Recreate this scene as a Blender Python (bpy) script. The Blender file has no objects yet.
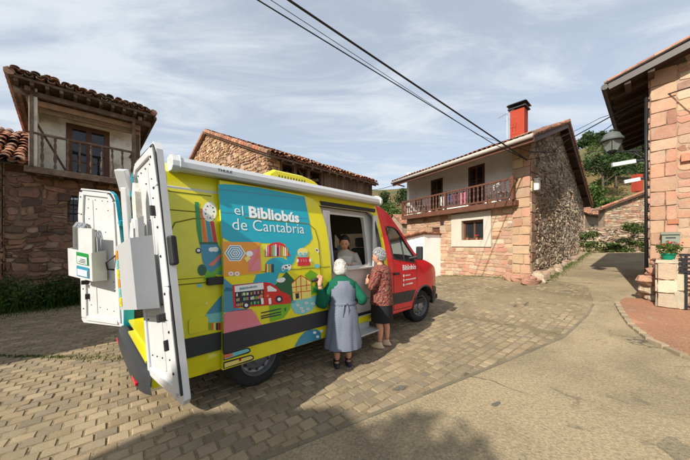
import bpy, math, random
from mathutils import Vector, Matrix, noise, geometry
R = math.radians
F, CX, HY, CH = 268.0, 345.0, 245.0, 1.65
scene = bpy.context.scene
COL = scene.collection
def at(px, py, Y):
    return Vector(((px-CX)/F*Y, Y, CH+(HY-py)/F*Y))
def V(*a): return Vector(a)
def lin(r, g, b):
    f = lambda c: (c/255/12.92) if c/255 <= .04045 else ((c/255+.055)/1.055)**2.4
    return (f(r), f(g), f(b), 1.0)
def clamp(x, a=0., b=1.): return max(a, min(b, x))
def sstep(x, a, b):
    t = clamp((x-a)/(b-a)); return t*t*(3-2*t)
def fbm(x, y, z=0.): return noise.fractal(Vector((x, y, z)), 1.0, 2.0, 3)

# ---------------------------------------------------------------- mesh builder
class MB:
    def __init__(s): s.v=[]; s.f=[]; s.m=[]; s.c=[]; s.M=None
    def add(s, vs, fs, mi=0, col=None):
        n = len(s.v)
        if s.M is not None: vs = [s.M @ Vector(p) for p in vs]
        s.v.extend([tuple(p) for p in vs])
        for i, f in enumerate(fs):
            s.f.append(tuple(n+k for k in f)); s.m.append(mi)
            s.c.append(col if col is not None else (1, 1, 1))
        return n
    def box(s, c, d, mi=0, rot=None, col=None, taper=1.0):
        hx, hy, hz = d[0]/2, d[1]/2, d[2]/2
        vs = [Vector((x*hx*(taper if z > 0 else 1), y*hy*(taper if z > 0 else 1), z*hz)) for z in (-1, 1) for y in (-1, 1) for x in (-1, 1)]
        if rot is not None: vs = [rot @ p for p in vs]
        vs = [p+Vector(c) for p in vs]
        s.add(vs, [(0,2,3,1),(4,5,7,6),(0,1,5,4),(2,6,7,3),(0,4,6,2),(1,3,7,5)], mi, col)
    def bar(s, a, b, w, h, mi=0, up=(0,0,1), col=None):
        a = Vector(a); b = Vector(b); d = (b-a)
        if d.length < 1e-6: return
        d.normalize(); u = Vector(up)
        x = d.cross(u)
        if x.length < 1e-4: x = d.cross(Vector((1,0,0)))
        x.normalize(); z = x.cross(d)
        vs = []
        for p in (a, b):
            for (i, j) in ((-1,-1),(1,-1),(1,1),(-1,1)):
                vs.append(p+x*w/2*i+z*h/2*j)
        s.add(vs, [(0,3,2,1),(4,5,6,7),(0,1,5,4),(1,2,6,5),(2,3,7,6),(3,0,4,7)], mi, col)
    def tube(s, pts, rad, n=8, mi=0, caps=True, col=None):
        pts = [Vector(p) for p in pts]
        if not isinstance(rad, (list, tuple)): rad = [rad]*len(pts)
        vs = []; prev = None
        for i, p in enumerate(pts):
            d = (pts[min(i+1, len(pts)-1)]-pts[max(i-1, 0)])
            if d.length < 1e-9: d = Vector((0,0,1))
            d.normalize()
            if prev is None:
                x = d.cross(Vector((0,0,1)))
                if x.length < .05: x = d.cross(Vector((1,0,0)))
            else: x = prev - d*prev.dot(d)
            x.normalize(); prev = x; y = d.cross(x)
            for k in range(n):
                a = 2*math.pi*k/n
                vs.append(p+(x*math.cos(a)+y*math.sin(a))*rad[i])
        fs = []
        for i in range(len(pts)-1):
            for k in range(n):
                k2 = (k+1) % n
                fs.append((i*n+k, i*n+k2, (i+1)*n+k2, (i+1)*n+k))
        if caps:
            fs.append(tuple(reversed(range(n)))); fs.append(tuple((len(pts)-1)*n+k for k in range(n)))
        s.add(vs, fs, mi, col)
    def lathe(s, prof, c=(0,0,0), n=16, axis='Z', mi=0, cap=True):
        vs = []
        for (r, h) in prof:
            for k in range(n):
                a = 2*math.pi*k/n
                p = (r*math.cos(a), r*math.sin(a), h)
                if axis == 'Y': p = (p[0], p[2], p[1])
                if axis == 'X': p = (p[2], p[0], p[1])
                vs.append(Vector(p)+Vector(c))
        fs = []
        for i in range(len(prof)-1):
            for k in range(n):
                k2 = (k+1) % n
                fs.append((i*n+k, i*n+k2, (i+1)*n+k2, (i+1)*n+k))
        if cap:
            fs.append(tuple(reversed(range(n)))); fs.append(tuple((len(prof)-1)*n+k for k in range(n)))
        s.add(vs, fs, mi)
    def ell(s, c, r, n=12, m=8, mi=0, col=None, rot=None, fn=None):
        vs = []; c = Vector(c)
        for i in range(m+1):
            th = math.pi*i/m
            for k in range(n):
                a = 2*math.pi*k/n
                p = Vector((math.sin(th)*math.cos(a), math.sin(th)*math.sin(a), math.cos(th)))
                if fn: p = fn(p)
                p = Vector((p.x*r[0], p.y*r[1], p.z*r[2]))
                if rot is not None: p = rot @ p
                vs.append(p+c)
        fs = []
        for i in range(m):
            for k in range(n):
                k2 = (k+1) % n
                fs.append((i*n+k, (i+1)*n+k, (i+1)*n+k2, i*n+k2))
        s.add(vs, fs, mi, col)
    def build(s, name, mats, parent=None, smooth=False, loc=None, rotz=0, bevel=0, angle=None):
        me = bpy.data.meshes.new(name)
        me.from_pydata(s.v, [], s.f)
        if not isinstance(mats, (list, tuple)): mats = [mats]
        for m in mats: me.materials.append(m)
        me.polygons.foreach_set('material_index', s.m)
        at_ = me.color_attributes.new('Col', 'FLOAT_COLOR', 'CORNER')
        buf = []
        for p, c in zip(me.polygons, s.c):
            buf.extend((c[0], c[1], c[2], 1.0)*p.loop_total)
        at_.data.foreach_set('color', buf)
        if smooth: me.polygons.foreach_set('use_smooth', [True]*len(me.polygons))
        me.update()
        if smooth and angle is not None:
            try: me.set_sharp_from_angle(angle=R(angle))
            except Exception: pass
        o = bpy.data.objects.new(name, me); COL.objects.link(o)
        if loc is not None: o.location = loc
        o.rotation_euler.z = rotz
        if parent is not None: o.parent = parent
        if bevel:
            b = o.modifiers.new('bevel', 'BEVEL'); b.width = bevel; b.segments = 2; b.limit_method = 'ANGLE'; b.angle_limit = R(40)
        return o
def tag(o, label=None, cat=None, group=None, kind=None):
    if label: o['label'] = label
    if cat: o['category'] = cat
    if group: o['group'] = group
    if kind: o['kind'] = kind
    return o
def empty(name, loc=(0,0,0), rz=0, label=None, cat=None, group=None):
    o = bpy.data.objects.new(name, None); COL.objects.link(o)
    o.location = loc; o.rotation_euler.z = rz; o.empty_display_size = .2
    return tag(o, label, cat, group)
def copy_tree(o, parent=None):
    c = o.copy(); COL.objects.link(c); c.parent = parent
    for ch in list(o.children): copy_tree(ch, c)
    return c

# ---------------------------------------------------------------- 2D fill
def pip(p, poly):
    x, y = p; ins = False; j = len(poly)-1
    for i in range(len(poly)):
        xi, yi = poly[i]; xj, yj = poly[j]
        if (yi > y) != (yj > y) and x < (xj-xi)*(y-yi)/(yj-yi)+xi: ins = not ins
        j = i
    return ins
def subdiv(poly, step):
    out = []
    for i in range(len(poly)):
        a = poly[i]; b = poly[(i+1) % len(poly)]
        n = max(1, int(math.hypot(b[0]-a[0], b[1]-a[1])/step+.5))
        for k in range(n): out.append((a[0]+(b[0]-a[0])*k/n, a[1]+(b[1]-a[1])*k/n))
    return out
def fill2d(poly, holes=(), step=None):
    loops = [list(poly)]+[list(h) for h in holes]
    if step: loops = [subdiv(l, step) for l in loops]
    pts = []; ed = []
    for l in loops:
        n = len(pts)
        pts += l; ed += [(n+i, n+(i+1) % len(l)) for i in range(len(l))]
    if step:
        x0 = min(p[0] for p in poly); x1 = max(p[0] for p in poly); y0 = min(p[1] for p in poly); y1 = max(p[1] for p in poly)
        nx = int((x1-x0)/step); ny = int((y1-y0)/step)
        for i in range(1, nx+1):
            for j in range(1, ny+1):
                p = (x0+i*(x1-x0)/(nx+1), y0+j*(y1-y0)/(ny+1))
                if pip(p, poly) and not any(pip(p, h) for h in holes): pts.append(p)
    r = geometry.delaunay_2d_cdt([Vector(p) for p in pts], ed, [], 0, 1e-5)
    vs = [(v.x, v.y) for v in r[0]]
    fs = []
    for f in r[2]:
        c = (sum(vs[k][0] for k in f)/len(f), sum(vs[k][1] for k in f)/len(f))
        if pip(c, poly) and not any(pip(c, h) for h in holes):
            a, b, d = vs[f[0]], vs[f[1]], vs[f[2]]
            ar = (b[0]-a[0])*(d[1]-a[1])-(d[0]-a[0])*(b[1]-a[1])
            fs.append(tuple(f) if ar > 0 else tuple(reversed(f)))
    return vs, fs
def rect(x0, x1, y0, y1): return [(x0,y0),(x1,y0),(x1,y1),(x0,y1)]
def rrect(x0, x1, y0, y1, r, n=5):
    o = []
    for cx, cy, a0 in ((x1-r, y0+r, -90), (x1-r, y1-r, 0), (x0+r, y1-r, 90), (x0+r, y0+r, 180)):
        for k in range(n+1):
            a = R(a0+90*k/n); o.append((cx+r*math.cos(a), cy+r*math.sin(a)))
    return o
def circ(cx, cy, r, n=20, ry=None, a0=0, a1=360):
    ry = ry or r
    m = n if a1-a0 >= 360 else n+1
    return [(cx+r*math.cos(R(a0+(a1-a0)*k/n)), cy+ry*math.sin(R(a0+(a1-a0)*k/n))) for k in range(m)]

# ---------------------------------------------------------------- materials
def nodes(name):
    m = bpy.data.materials.new(name); m.use_nodes = True
    nt = m.node_tree; b = nt.nodes['Principled BSDF']
    return m, nt, b
def N(nt, typ, **kw):
    n = nt.nodes.new(typ)
    for k, v in kw.items():
        if k in n.inputs.keys(): n.inputs[k].default_value = v
        else: setattr(n, k, v)
    return n
def mat(name, col, rough=.8, var=.25, scale=4., fine=60., bump=.3, attr=False, metal=0., spec=.35, col2=None, c2scale=1.5, c2amt=.5, bdist=.01, coat=0., trans=0., stretch=None, emis=None):
    m, nt, b = nodes(name); L = nt.links.new
    b.inputs['Roughness'].default_value = rough
    b.inputs['Metallic'].default_value = metal
    b.inputs['Specular IOR Level'].default_value = spec
    if coat: b.inputs['Coat Weight'].default_value = coat; b.inputs['Coat Roughness'].default_value = .08
    tc = N(nt, 'ShaderNodeTexCoord')
    src = tc.outputs['Object']
    if stretch:
        mp = N(nt, 'ShaderNodeMapping'); mp.inputs['Scale'].default_value = stretch; L(src, mp.inputs[0]); src = mp.outputs[0]
    n1 = N(nt, 'ShaderNodeTexNoise', Scale=scale, Detail=6., Roughness=.6); L(src, n1.inputs['Vector'])
    n2 = N(nt, 'ShaderNodeTexNoise', Scale=fine, Detail=4., Roughness=.6); L(src, n2.inputs['Vector'])
    base = None
    rgb = N(nt, 'ShaderNodeRGB'); rgb.outputs[0].default_value = col if len(col) == 4 else (*col, 1)
    base = rgb.outputs[0]
    if attr:
        va = N(nt, 'ShaderNodeVertexColor', layer_name='Col')
        mx = N(nt, 'ShaderNodeMix', data_type='RGBA', blend_type='MULTIPLY'); mx.inputs[0].default_value = 1
        L(base, mx.inputs[6]); L(va.outputs[0], mx.inputs[7]); base = mx.outputs[2]
    if col2:
        n3 = N(nt, 'ShaderNodeTexNoise', Scale=c2scale, Detail=5., Roughness=.65); L(src, n3.inputs['Vector'])
        r3 = N(nt, 'ShaderNodeMapRange'); r3.inputs[1].default_value = .48; r3.inputs[2].default_value = .62; r3.inputs[4].default_value = c2amt
        L(n3.outputs[0], r3.inputs[0])
        mx = N(nt, 'ShaderNodeMix', data_type='RGBA'); L(r3.outputs[0], mx.inputs[0]); L(base, mx.inputs[6]); mx.inputs[7].default_value = col2 if len(col2) == 4 else (*col2, 1)
        base = mx.outputs[2]
    # value modulation
    ad = N(nt, 'ShaderNodeMath', operation='ADD'); L(n1.outputs[0], ad.inputs[0]); L(n2.outputs[0], ad.inputs[1])
    mr = N(nt, 'ShaderNodeMapRange'); mr.inputs[1].default_value = .6; mr.inputs[2].default_value = 1.4; mr.inputs[3].default_value = 1-var; mr.inputs[4].default_value = 1+var
    L(ad.outputs[0], mr.inputs[0])
    mx = N(nt, 'ShaderNodeMix', data_type='RGBA', blend_type='MULTIPLY'); mx.inputs[0].default_value = 1
    L(base, mx.inputs[6]); L(mr.outputs[0], mx.inputs[7])
    L(mx.outputs[2], b.inputs['Base Color'])
    if bump:
        bp = N(nt, 'ShaderNodeBump', Strength=bump, Distance=bdist); L(n2.outputs[0], bp.inputs['Height']); L(bp.outputs[0], b.inputs['Normal'])
    if trans: b.inputs['Transmission Weight'].default_value = trans
    if emis:
        b.inputs['Emission Color'].default_value = emis[0]; b.inputs['Emission Strength'].default_value = emis[1]
    return m
def leafmat(name, col, trans=.35):
    m, nt, b = nodes(name); L = nt.links.new
    va = N(nt, 'ShaderNodeVertexColor', layer_name='Col')
    mx = N(nt, 'ShaderNodeMix', data_type='RGBA', blend_type='MULTIPLY'); mx.inputs[0].default_value = 1
    mx.inputs[6].default_value = col; L(va.outputs[0], mx.inputs[7])
    L(mx.outputs[2], b.inputs['Base Color']); b.inputs['Roughness'].default_value = .6; b.inputs['Specular IOR Level'].default_value = .25
    tr = N(nt, 'ShaderNodeBsdfTranslucent'); L(mx.outputs[2], tr.inputs[0])
    ms = N(nt, 'ShaderNodeMixShader'); ms.inputs[0].default_value = trans
    out = nt.nodes['Material Output']
    L(b.outputs[0], ms.inputs[1]); L(tr.outputs[0], ms.inputs[2]); L(ms.outputs[0], out.inputs[0])
    return m
def paint(name, col, rough=.3, var=.04, coat=.5, dirt=None):
    return mat(name, col, rough=rough, var=var, scale=1.3, fine=9., bump=0, coat=coat, spec=.5, col2=dirt, c2scale=3, c2amt=.25)
def glassmat(name, tint=(.05,.06,.06,1), see=.5, rough=.03):
    m, nt, b = nodes(name); L = nt.links.new
    b.inputs['Base Color'].default_value = tint; b.inputs['Roughness'].default_value = rough; b.inputs['Specular IOR Level'].default_value = .8
    tr = N(nt, 'ShaderNodeBsdfTransparent'); tr.inputs[0].default_value = (.75,.8,.78,1)
    ms = N(nt, 'ShaderNodeMixShader'); ms.inputs[0].default_value = see
    L(b.outputs[0], ms.inputs[1]); L(tr.outputs[0], ms.inputs[2]); L(ms.outputs[0], nt.nodes['Material Output'].inputs[0])
    return m
M = {}
M['yellow'] = paint('yellow_paint', lin(226,216,20), dirt=lin(196,186,40))
M['lemon'] = paint('bright_yellow_paint', lin(226,214,20))
M['cyan'] = paint('cyan_vinyl', lin(10,160,182), coat=.3)
M['red'] = paint('red_paint', lin(214,14,38), dirt=lin(190,20,36))
M['white'] = paint('white_paint', (.62,.63,.64,1), rough=.35, coat=.3, dirt=(.42,.42,.40,1))
M['offwhite'] = mat('white_laminate', (.62,.61,.58,1), rough=.5, var=.06, bump=0)
M['grey'] = mat('grey_laminate', (.42,.43,.44,1), rough=.5, var=.06, bump=0)
M['alu'] = mat('aluminium', (.5,.51,.53,1), rough=.35, metal=.8, var=.08, bump=0)
M['awning'] = mat('awning_case', (.62,.63,.64,1), rough=.35, metal=.25, var=.05, bump=0)
M['blackp'] = mat('black_plastic', (.025,.025,.027,1), rough=.55, var=.2, bump=.15)
M['rub'] = mat('charcoal_plastic', (.035,.037,.042,1), rough=.5, var=.25, scale=2, bump=.1)
M['rubber'] = mat('tyre_rubber', (.022,.022,.023,1), rough=.85, var=.3, bump=.3)
M['rim'] = mat('wheel_steel', (.26,.27,.29,1), rough=.4, metal=.7, var=.15, bump=0)
M['darkin'] = mat('dark_interior', (.03,.03,.033,1), rough=.8, var=.2, bump=0)
M['glass'] = glassmat('van_glass', see=.55)
M['wglass'] = glassmat('window_glass', tint=(.03,.035,.04,1), see=.35)
M['lampglass'] = glassmat('lamp_glass', tint=(.5,.53,.52,1), see=.6, rough=.15)
def vin(name, c, **k): return paint('vinyl_'+name, c, coat=.2, **k)
VC = dict(cyan=lin(14,166,188), white=lin(235,238,236), orange=lin(232,150,24), pink=lin(222,128,142), green=lin(108,176,30), dgreen=lin(10,92,60),
          red=lin(206,28,36), navy=lin(14,30,62), lcyan=lin(120,196,196), salmon=lin(226,120,90), cream=lin(240,222,120), yellow=lin(230,214,24), mgreen=lin(40,140,70), steel=lin(60,140,170), stripe=lin(228,110,40))
for k_, c_ in VC.items(): M['v_'+k_] = vin(k_, c_)
M['stone_pink'] = mat('pink_sandstone', (1,1,1,1), rough=.9, var=.22, scale=5, fine=45, bump=.6, attr=True, bdist=.02, col2=(.36,.30,.22,1), c2scale=2.2, c2amt=.45)
M['stone_rub'] = mat('rubble_stone', (1,1,1,1), rough=.95, var=.32, scale=6, fine=40, bump=.8, attr=True, bdist=.03, col2=(.10,.10,.075,1), c2scale=2.5, c2amt=.4)
M['mortar'] = mat('lime_mortar', (.38,.275,.19,1), rough=.95, var=.3, bump=.8, fine=50, bdist=.02)
M['mortar_d'] = mat('earth_mortar', (.235,.165,.115,1), rough=.95, var=.35, bump=.8, fine=50, bdist=.02)
M['plaster'] = mat('white_plaster', (.88,.87,.84,1), rough=.9, var=.06, bump=.3, col2=(.6,.57,.5,1), c2scale=1.6, c2amt=.25)
M['oldplaster'] = mat('old_limewash', (.82,.79,.70,1), rough=.9, var=.16, bump=.5, col2=(.33,.27,.19,1), c2scale=1.6, c2amt=.6)
M['tile'] = mat('clay_tile', (1,1,1,1), rough=.9, var=.35, scale=9, fine=50, bump=.5, attr=True, col2=(.12,.12,.07,1), c2scale=3, c2amt=.5)
M['wood'] = mat('brown_wood', (.12,.050,.030,1), rough=.6, var=.35, scale=3, fine=30, bump=.4, attr=True)
M['oldwood'] = mat('weathered_wood', (.135,.085,.058,1), rough=.85, var=.45, scale=4, fine=40, bump=.6, attr=True, col2=(.22,.18,.13,1), c2scale=6, c2amt=.6)
M['boards'] = mat('grey_boards', (.17,.12,.085,1), rough=.9, var=.4, scale=2, fine=30, bump=.5, attr=True, stretch=(3,3,.4))
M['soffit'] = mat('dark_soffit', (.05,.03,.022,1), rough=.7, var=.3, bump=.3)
M['trim'] = mat('stone_surround', (.50,.46,.39,1), rough=.9, var=.12, bump=.4)
M['chim'] = mat('red_render', lin(158,60,40), rough=.85, var=.15, bump=.4)
M['iron'] = mat('black_iron', (.018,.018,.02,1), rough=.5, var=.3, bump=.2, metal=.3)
M['cable'] = mat('black_cable', (.012,.012,.014,1), rough=.6, var=.1, bump=0)
M['gutter'] = mat('brown_gutter', (.05,.045,.045,1), rough=.45, var=.2, bump=0, metal=.3)
M['zinc'] = mat('pale_gutter', (.42,.38,.34,1), rough=.5, var=.15, bump=0)
M['leaf'] = leafmat('leaves', (.07,.12,.028,1))
M['leafd'] = leafmat('dark_leaves', (.035,.07,.02,1))
M['leaf_far'] = leafmat('far_leaves', (.06,.10,.035,1), .2)
M['bark'] = mat('bark', (.09,.07,.05,1), rough=.95, var=.4, bump=.8)

# ---------------------------------------------------------------- camera, sun, world
cam = bpy.data.cameras.new('camera'); co = bpy.data.objects.new('camera', cam); COL.objects.link(co)
co.location = (0, 0, CH); co.rotation_euler = (R(90), 0, 0)
cam.sensor_width = 36; cam.lens = 36*F/690; cam.shift_y = 15/690; cam.clip_start = .05; cam.clip_end = 2500
scene.camera = co
SUN = Vector((-.65, -.76, 0)).normalized(); EL = R(37)
SV = Vector((SUN.x*math.cos(EL), SUN.y*math.cos(EL), math.sin(EL)))
sl = bpy.data.lights.new('sun', 'SUN'); sl.energy = 4.9; sl.angle = R(.6); sl.color = (1, .93, .82)
so = bpy.data.objects.new('sun', sl); COL.objects.link(so)
so.rotation_euler = (-SV).to_track_quat('-Z', 'Y').to_euler()
w = bpy.data.worlds.new('World'); scene.world = w; w.use_nodes = True
nt = w.node_tree; L = nt.links.new
bg = nt.nodes['Background']; bg.inputs[1].default_value = .118
sky = N(nt, 'ShaderNodeTexSky', sky_type='NISHITA'); sky.sun_disc = False; sky.sun_elevation = EL
sky.sun_rotation = math.atan2(SUN.x, SUN.y) % (2*math.pi); sky.air_density = 1.1; sky.dust_density = 1.5; sky.ozone_density = 1.3
tc = N(nt, 'ShaderNodeTexCoord')
sep = N(nt, 'ShaderNodeSeparateXYZ'); L(tc.outputs['Generated'], sep.inputs[0])
mz = N(nt, 'ShaderNodeMath', operation='MAXIMUM'); mz.inputs[1].default_value = .08; L(sep.outputs[2], mz.inputs[0])
dx = N(nt, 'ShaderNodeMath', operation='DIVIDE'); L(sep.outputs[0], dx.inputs[0]); L(mz.outputs[0], dx.inputs[1])
dy = N(nt, 'ShaderNodeMath', operation='DIVIDE'); L(sep.outputs[1], dy.inputs[0]); L(mz.outputs[0], dy.inputs[1])
cb = N(nt, 'ShaderNodeCombineXYZ'); L(dx.outputs[0], cb.inputs[0]); L(dy.outputs[0], cb.inputs[1])
mp = N(nt, 'ShaderNodeMapping'); mp.inputs['Rotation'].default_value = (0, 0, R(32)); mp.inputs['Scale'].default_value = (.8, 1.7, 1); L(cb.outputs[0], mp.inputs[0])
c1 = N(nt, 'ShaderNodeTexNoise', Scale=1.1, Detail=9., Roughness=.62, Distortion=.7); L(mp.outputs[0], c1.inputs['Vector'])
c2 = N(nt, 'ShaderNodeTexNoise', Scale=.35, Detail=3., Roughness=.5); L(mp.outputs[0], c2.inputs['Vector'])
am = N(nt, 'ShaderNodeMath', operation='MULTIPLY_ADD'); am.inputs[1].default_value = .55; L(c2.outputs[0], am.inputs[0]); L(c1.outputs[0], am.inputs[2])
mr = N(nt, 'ShaderNodeMapRange', interpolation_type='SMOOTHSTEP'); mr.inputs[1].default_value = .66; mr.inputs[2].default_value = .98; mr.inputs[3].default_value = .50; mr.inputs[4].default_value = .98; L(am.outputs[0], mr.inputs[0])
mx = N(nt, 'ShaderNodeMix', data_type='RGBA'); L(mr.outputs[0], mx.inputs[0]); L(sky.outputs[0], mx.inputs[6]); mx.inputs[7].default_value = (4.9, 5.25, 5.65, 1)
L(mx.outputs[2], bg.inputs[0])
vs_ = scene.view_settings; vs_.view_transform = 'Standard'; vs_.look = 'None'; vs_.gamma = 1; vs_.exposure = .42
try: vs_.use_curve_mapping = False
except Exception: pass
# ---------------------------------------------------------------- ground
def gz(x, y):
    s = .747*x+.665*y; c = .665*x-.747*y
    up = max(0., s-6.2); wgt = sstep(c, -8.5, -3.4)
    z = .071*up*wgt
    z += .06*max(0., s-25)*wgt
    if s > 26: z = min(z, 3.0)
    return z
def sheet(name, poly, off, step, m, kind='structure', edge=0.):
    vs, fs = fill2d(poly, step=step)
    mb = MB(); P = [(x, y, gz(x, y)+off) for x, y in vs]
    mb.add(P, fs)
    if edge:
        pl = subdiv(poly, step); n = len(pl)
        q = [(x, y, gz(x, y)+off) for x, y in pl]+[(x, y, gz(x, y)+off-edge) for x, y in pl]
        mb.add(q, [(i, i+n, (i+1) % n+n, (i+1) % n) for i in range(n)])
    o = mb.build(name, m, smooth=True)
    if kind: o['kind'] = kind
    return o
def groundmat(name, col, col2, col3, specks=.75, big=.6, bumpd=.02):
    m, nt, b = nodes(name); L = nt.links.new
    tc = N(nt, 'ShaderNodeTexCoord'); src = tc.outputs['Object']
    n1 = N(nt, 'ShaderNodeTexNoise', Scale=.55, Detail=8., Roughness=.65, Distortion=.4); L(src, n1.inputs['Vector'])
    n2 = N(nt, 'ShaderNodeTexNoise', Scale=38., Detail=5., Roughness=.7); L(src, n2.inputs['Vector'])
    n3 = N(nt, 'ShaderNodeTexNoise', Scale=2.3, Detail=7., Roughness=.7, Distortion=.8); L(src, n3.inputs['Vector'])
    vo = N(nt, 'ShaderNodeTexVoronoi', Scale=52.); L(src, vo.inputs['Vector'])
    def ramp(inp, a, c, lo, hi):
        r = N(nt, 'ShaderNodeMapRange', interpolation_type='SMOOTHSTEP'); r.inputs[1].default_value = a; r.inputs[2].default_value = c; r.inputs[3].default_value = lo; r.inputs[4].default_value = hi
        L(inp, r.inputs[0]); return r.outputs[0]
    def mixc(f, a, c, bt='MIX'):
        x = N(nt, 'ShaderNodeMix', data_type='RGBA', blend_type=bt)
        if isinstance(f, float): x.inputs[0].default_value = f
        else: L(f, x.inputs[0])
        for s_, v in ((6, a), (7, c)):
            if isinstance(v, tuple): x.inputs[s_].default_value = v
            else: L(v, x.inputs[s_])
        return x.outputs[2]
    c = mixc(ramp(n1.outputs[0], .38, .64, 0., 1.), col, col2)
    c = mixc(ramp(n3.outputs[0], .58, .68, 0., big), c, col3)
    c = mixc(ramp(n3.outputs[0], .26, .38, .35, 0.), c, (.10,.105,.05,1))
    sp = ramp(vo.outputs['Distance'], .0, .34, specks, 0.)
    sx = N(nt, 'ShaderNodeSeparateColor'); L(vo.outputs['Color'], sx.inputs[0])
    gate = ramp(sx.outputs[0], .55, .6, 0., 1.)
    mm = N(nt, 'ShaderNodeMath', operation='MULTIPLY'); L(sp, mm.inputs[0]); L(gate, mm.inputs[1])
    c = mixc(mm.outputs[0], c, (.62,.56,.44,1))
    gate2 = ramp(sx.outputs[1], .7, .75, 0., 1.)
    mm2 = N(nt, 'ShaderNodeMath', operation='MULTIPLY'); L(sp, mm2.inputs[0]); L(gate2, mm2.inputs[1])
    c = mixc(mm2.outputs[0], c, (.06,.055,.045,1))
    c = mixc(1.0, c, ramp(n2.outputs[0], .3, .7, .72, 1.25), 'MULTIPLY')
    nd = N(nt, 'ShaderNodeTexNoise', Scale=1.8, Detail=5.); L(src, nd.inputs['Vector'])
    vm = N(nt, 'ShaderNodeVectorMath', operation='MULTIPLY_ADD'); vm.inputs[1].default_value = (.9,.9,.9); L(nd.outputs['Color'], vm.inputs[0]); L(src, vm.inputs[2])
    ve = N(nt, 'ShaderNodeTexVoronoi', feature='DISTANCE_TO_EDGE', Scale=.42); L(vm.outputs[0], ve.inputs['Vector'])
    nm = N(nt, 'ShaderNodeTexNoise', Scale=.7, Detail=2.); L(src, nm.inputs['Vector'])
    ck = N(nt, 'ShaderNodeMath', operation='MULTIPLY'); L(ramp(ve.outputs['Distance'], .002, .011, .75, 0.), ck.inputs[0]); L(ramp(nm.outputs[0], .48, .58, 0., 1.), ck.inputs[1])
    c = mixc(ck.outputs[0], c, (.06,.055,.04,1))
    L(c, b.inputs['Base Color']); b.inputs['Roughness'].default_value = .9; b.inputs['Specular IOR Level'].default_value = .25
    ad = N(nt, 'ShaderNodeMath', operation='ADD'); L(n2.outputs[0], ad.inputs[0]); L(mm.outputs[0], ad.inputs[1])
    bp = N(nt, 'ShaderNodeBump', Strength=.7, Distance=bumpd); L(ad.outputs[0], bp.inputs['Height']); L(bp.outputs[0], b.inputs['Normal'])
    return m
M['earth'] = mat('green_earth', (.09,.085,.045,1), rough=.95, var=.35, col2=(.05,.075,.025,1), c2scale=.3, c2amt=.7, bump=.6)
M['road'] = groundmat('worn_concrete', (.36,.285,.175,1), (.25,.20,.125,1), (.125,.115,.085,1), specks=.8, big=.6)
M['jointfill'] = groundmat('paver_joint_fill', (.27,.21,.125,1), (.19,.15,.09,1), (.09,.085,.04,1), specks=.2)
M['redpave'] = groundmat('red_paving', (.34,.17,.10,1), (.27,.15,.09,1), (.30,.24,.15,1), specks=.2)
M['stream'] = groundmat('smooth_concrete', (.36,.29,.18,1), (.27,.225,.145,1), (.17,.155,.11,1), specks=.2)
# far ground
g = MB(); n_ = 44
vs = []; fs = []
xs = [-600+1200*i/n_ for i in range(n_+1)]; ys = [-400+1400*i/n_ for i in range(n_+1)]
import bisect
xs = sorted(set([-900,-500,-250,-120,-60,-30]+[-15+1.5*i for i in range(32)]+[40,60,120,250,500,900])); ys = sorted(set([-500,-200,-80,-30]+[-15+1.5*i for i in range(36)]+[45,60,120,250,500,900]))
for y in ys:
    for x in xs: vs.append((x, y, gz(x, y)-.06))
nx = len(xs)
g.add(vs, [(j*nx+i, j*nx+i+1, (j+1)*nx+i+1, (j+1)*nx+i) for j in range(len(ys)-1) for i in range(nx-1)])
o = g.build('ground', M['earth'], smooth=True); o['kind'] = 'structure'
# gutter line joints: G0 -> G1 -> along the street
GL = [(-6.5,-1.75), (-.713,2.056), (.52,2.79), (1.786,3.545), (3.86,4.8), (5.3,5.9), (6.4,6.9)]
road = [(-9,-8), (14,-8), (14,2.5), (9.5,4.6), (8.2,6.6), (21,18.4), (19,22), (12,22), (12,16.5), (7.2,12), (5.2,11), (4.3,8.5)]
paved = GL+[(7.6,8.4), (7.2,11.5), (6.4,14), (3,17), (-4,13), (-12,10), (-12,-3)]
road2 = [(GL[0][0],GL[0][1]),(-6.5,-8),(14,-8),(14,2.5),(9.5,4.6),(8.2,6.6),(21,18.4),(19.5,22),(13,22),(8.0,13.2),(7.2,11.5),(7.6,8.4)]+list(reversed(GL[1:]))
sheet('road', road2, -.004, .5, M['road'])
sheet('paving_bed', paved, -.0065, .6, M['jointfill'])
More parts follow.
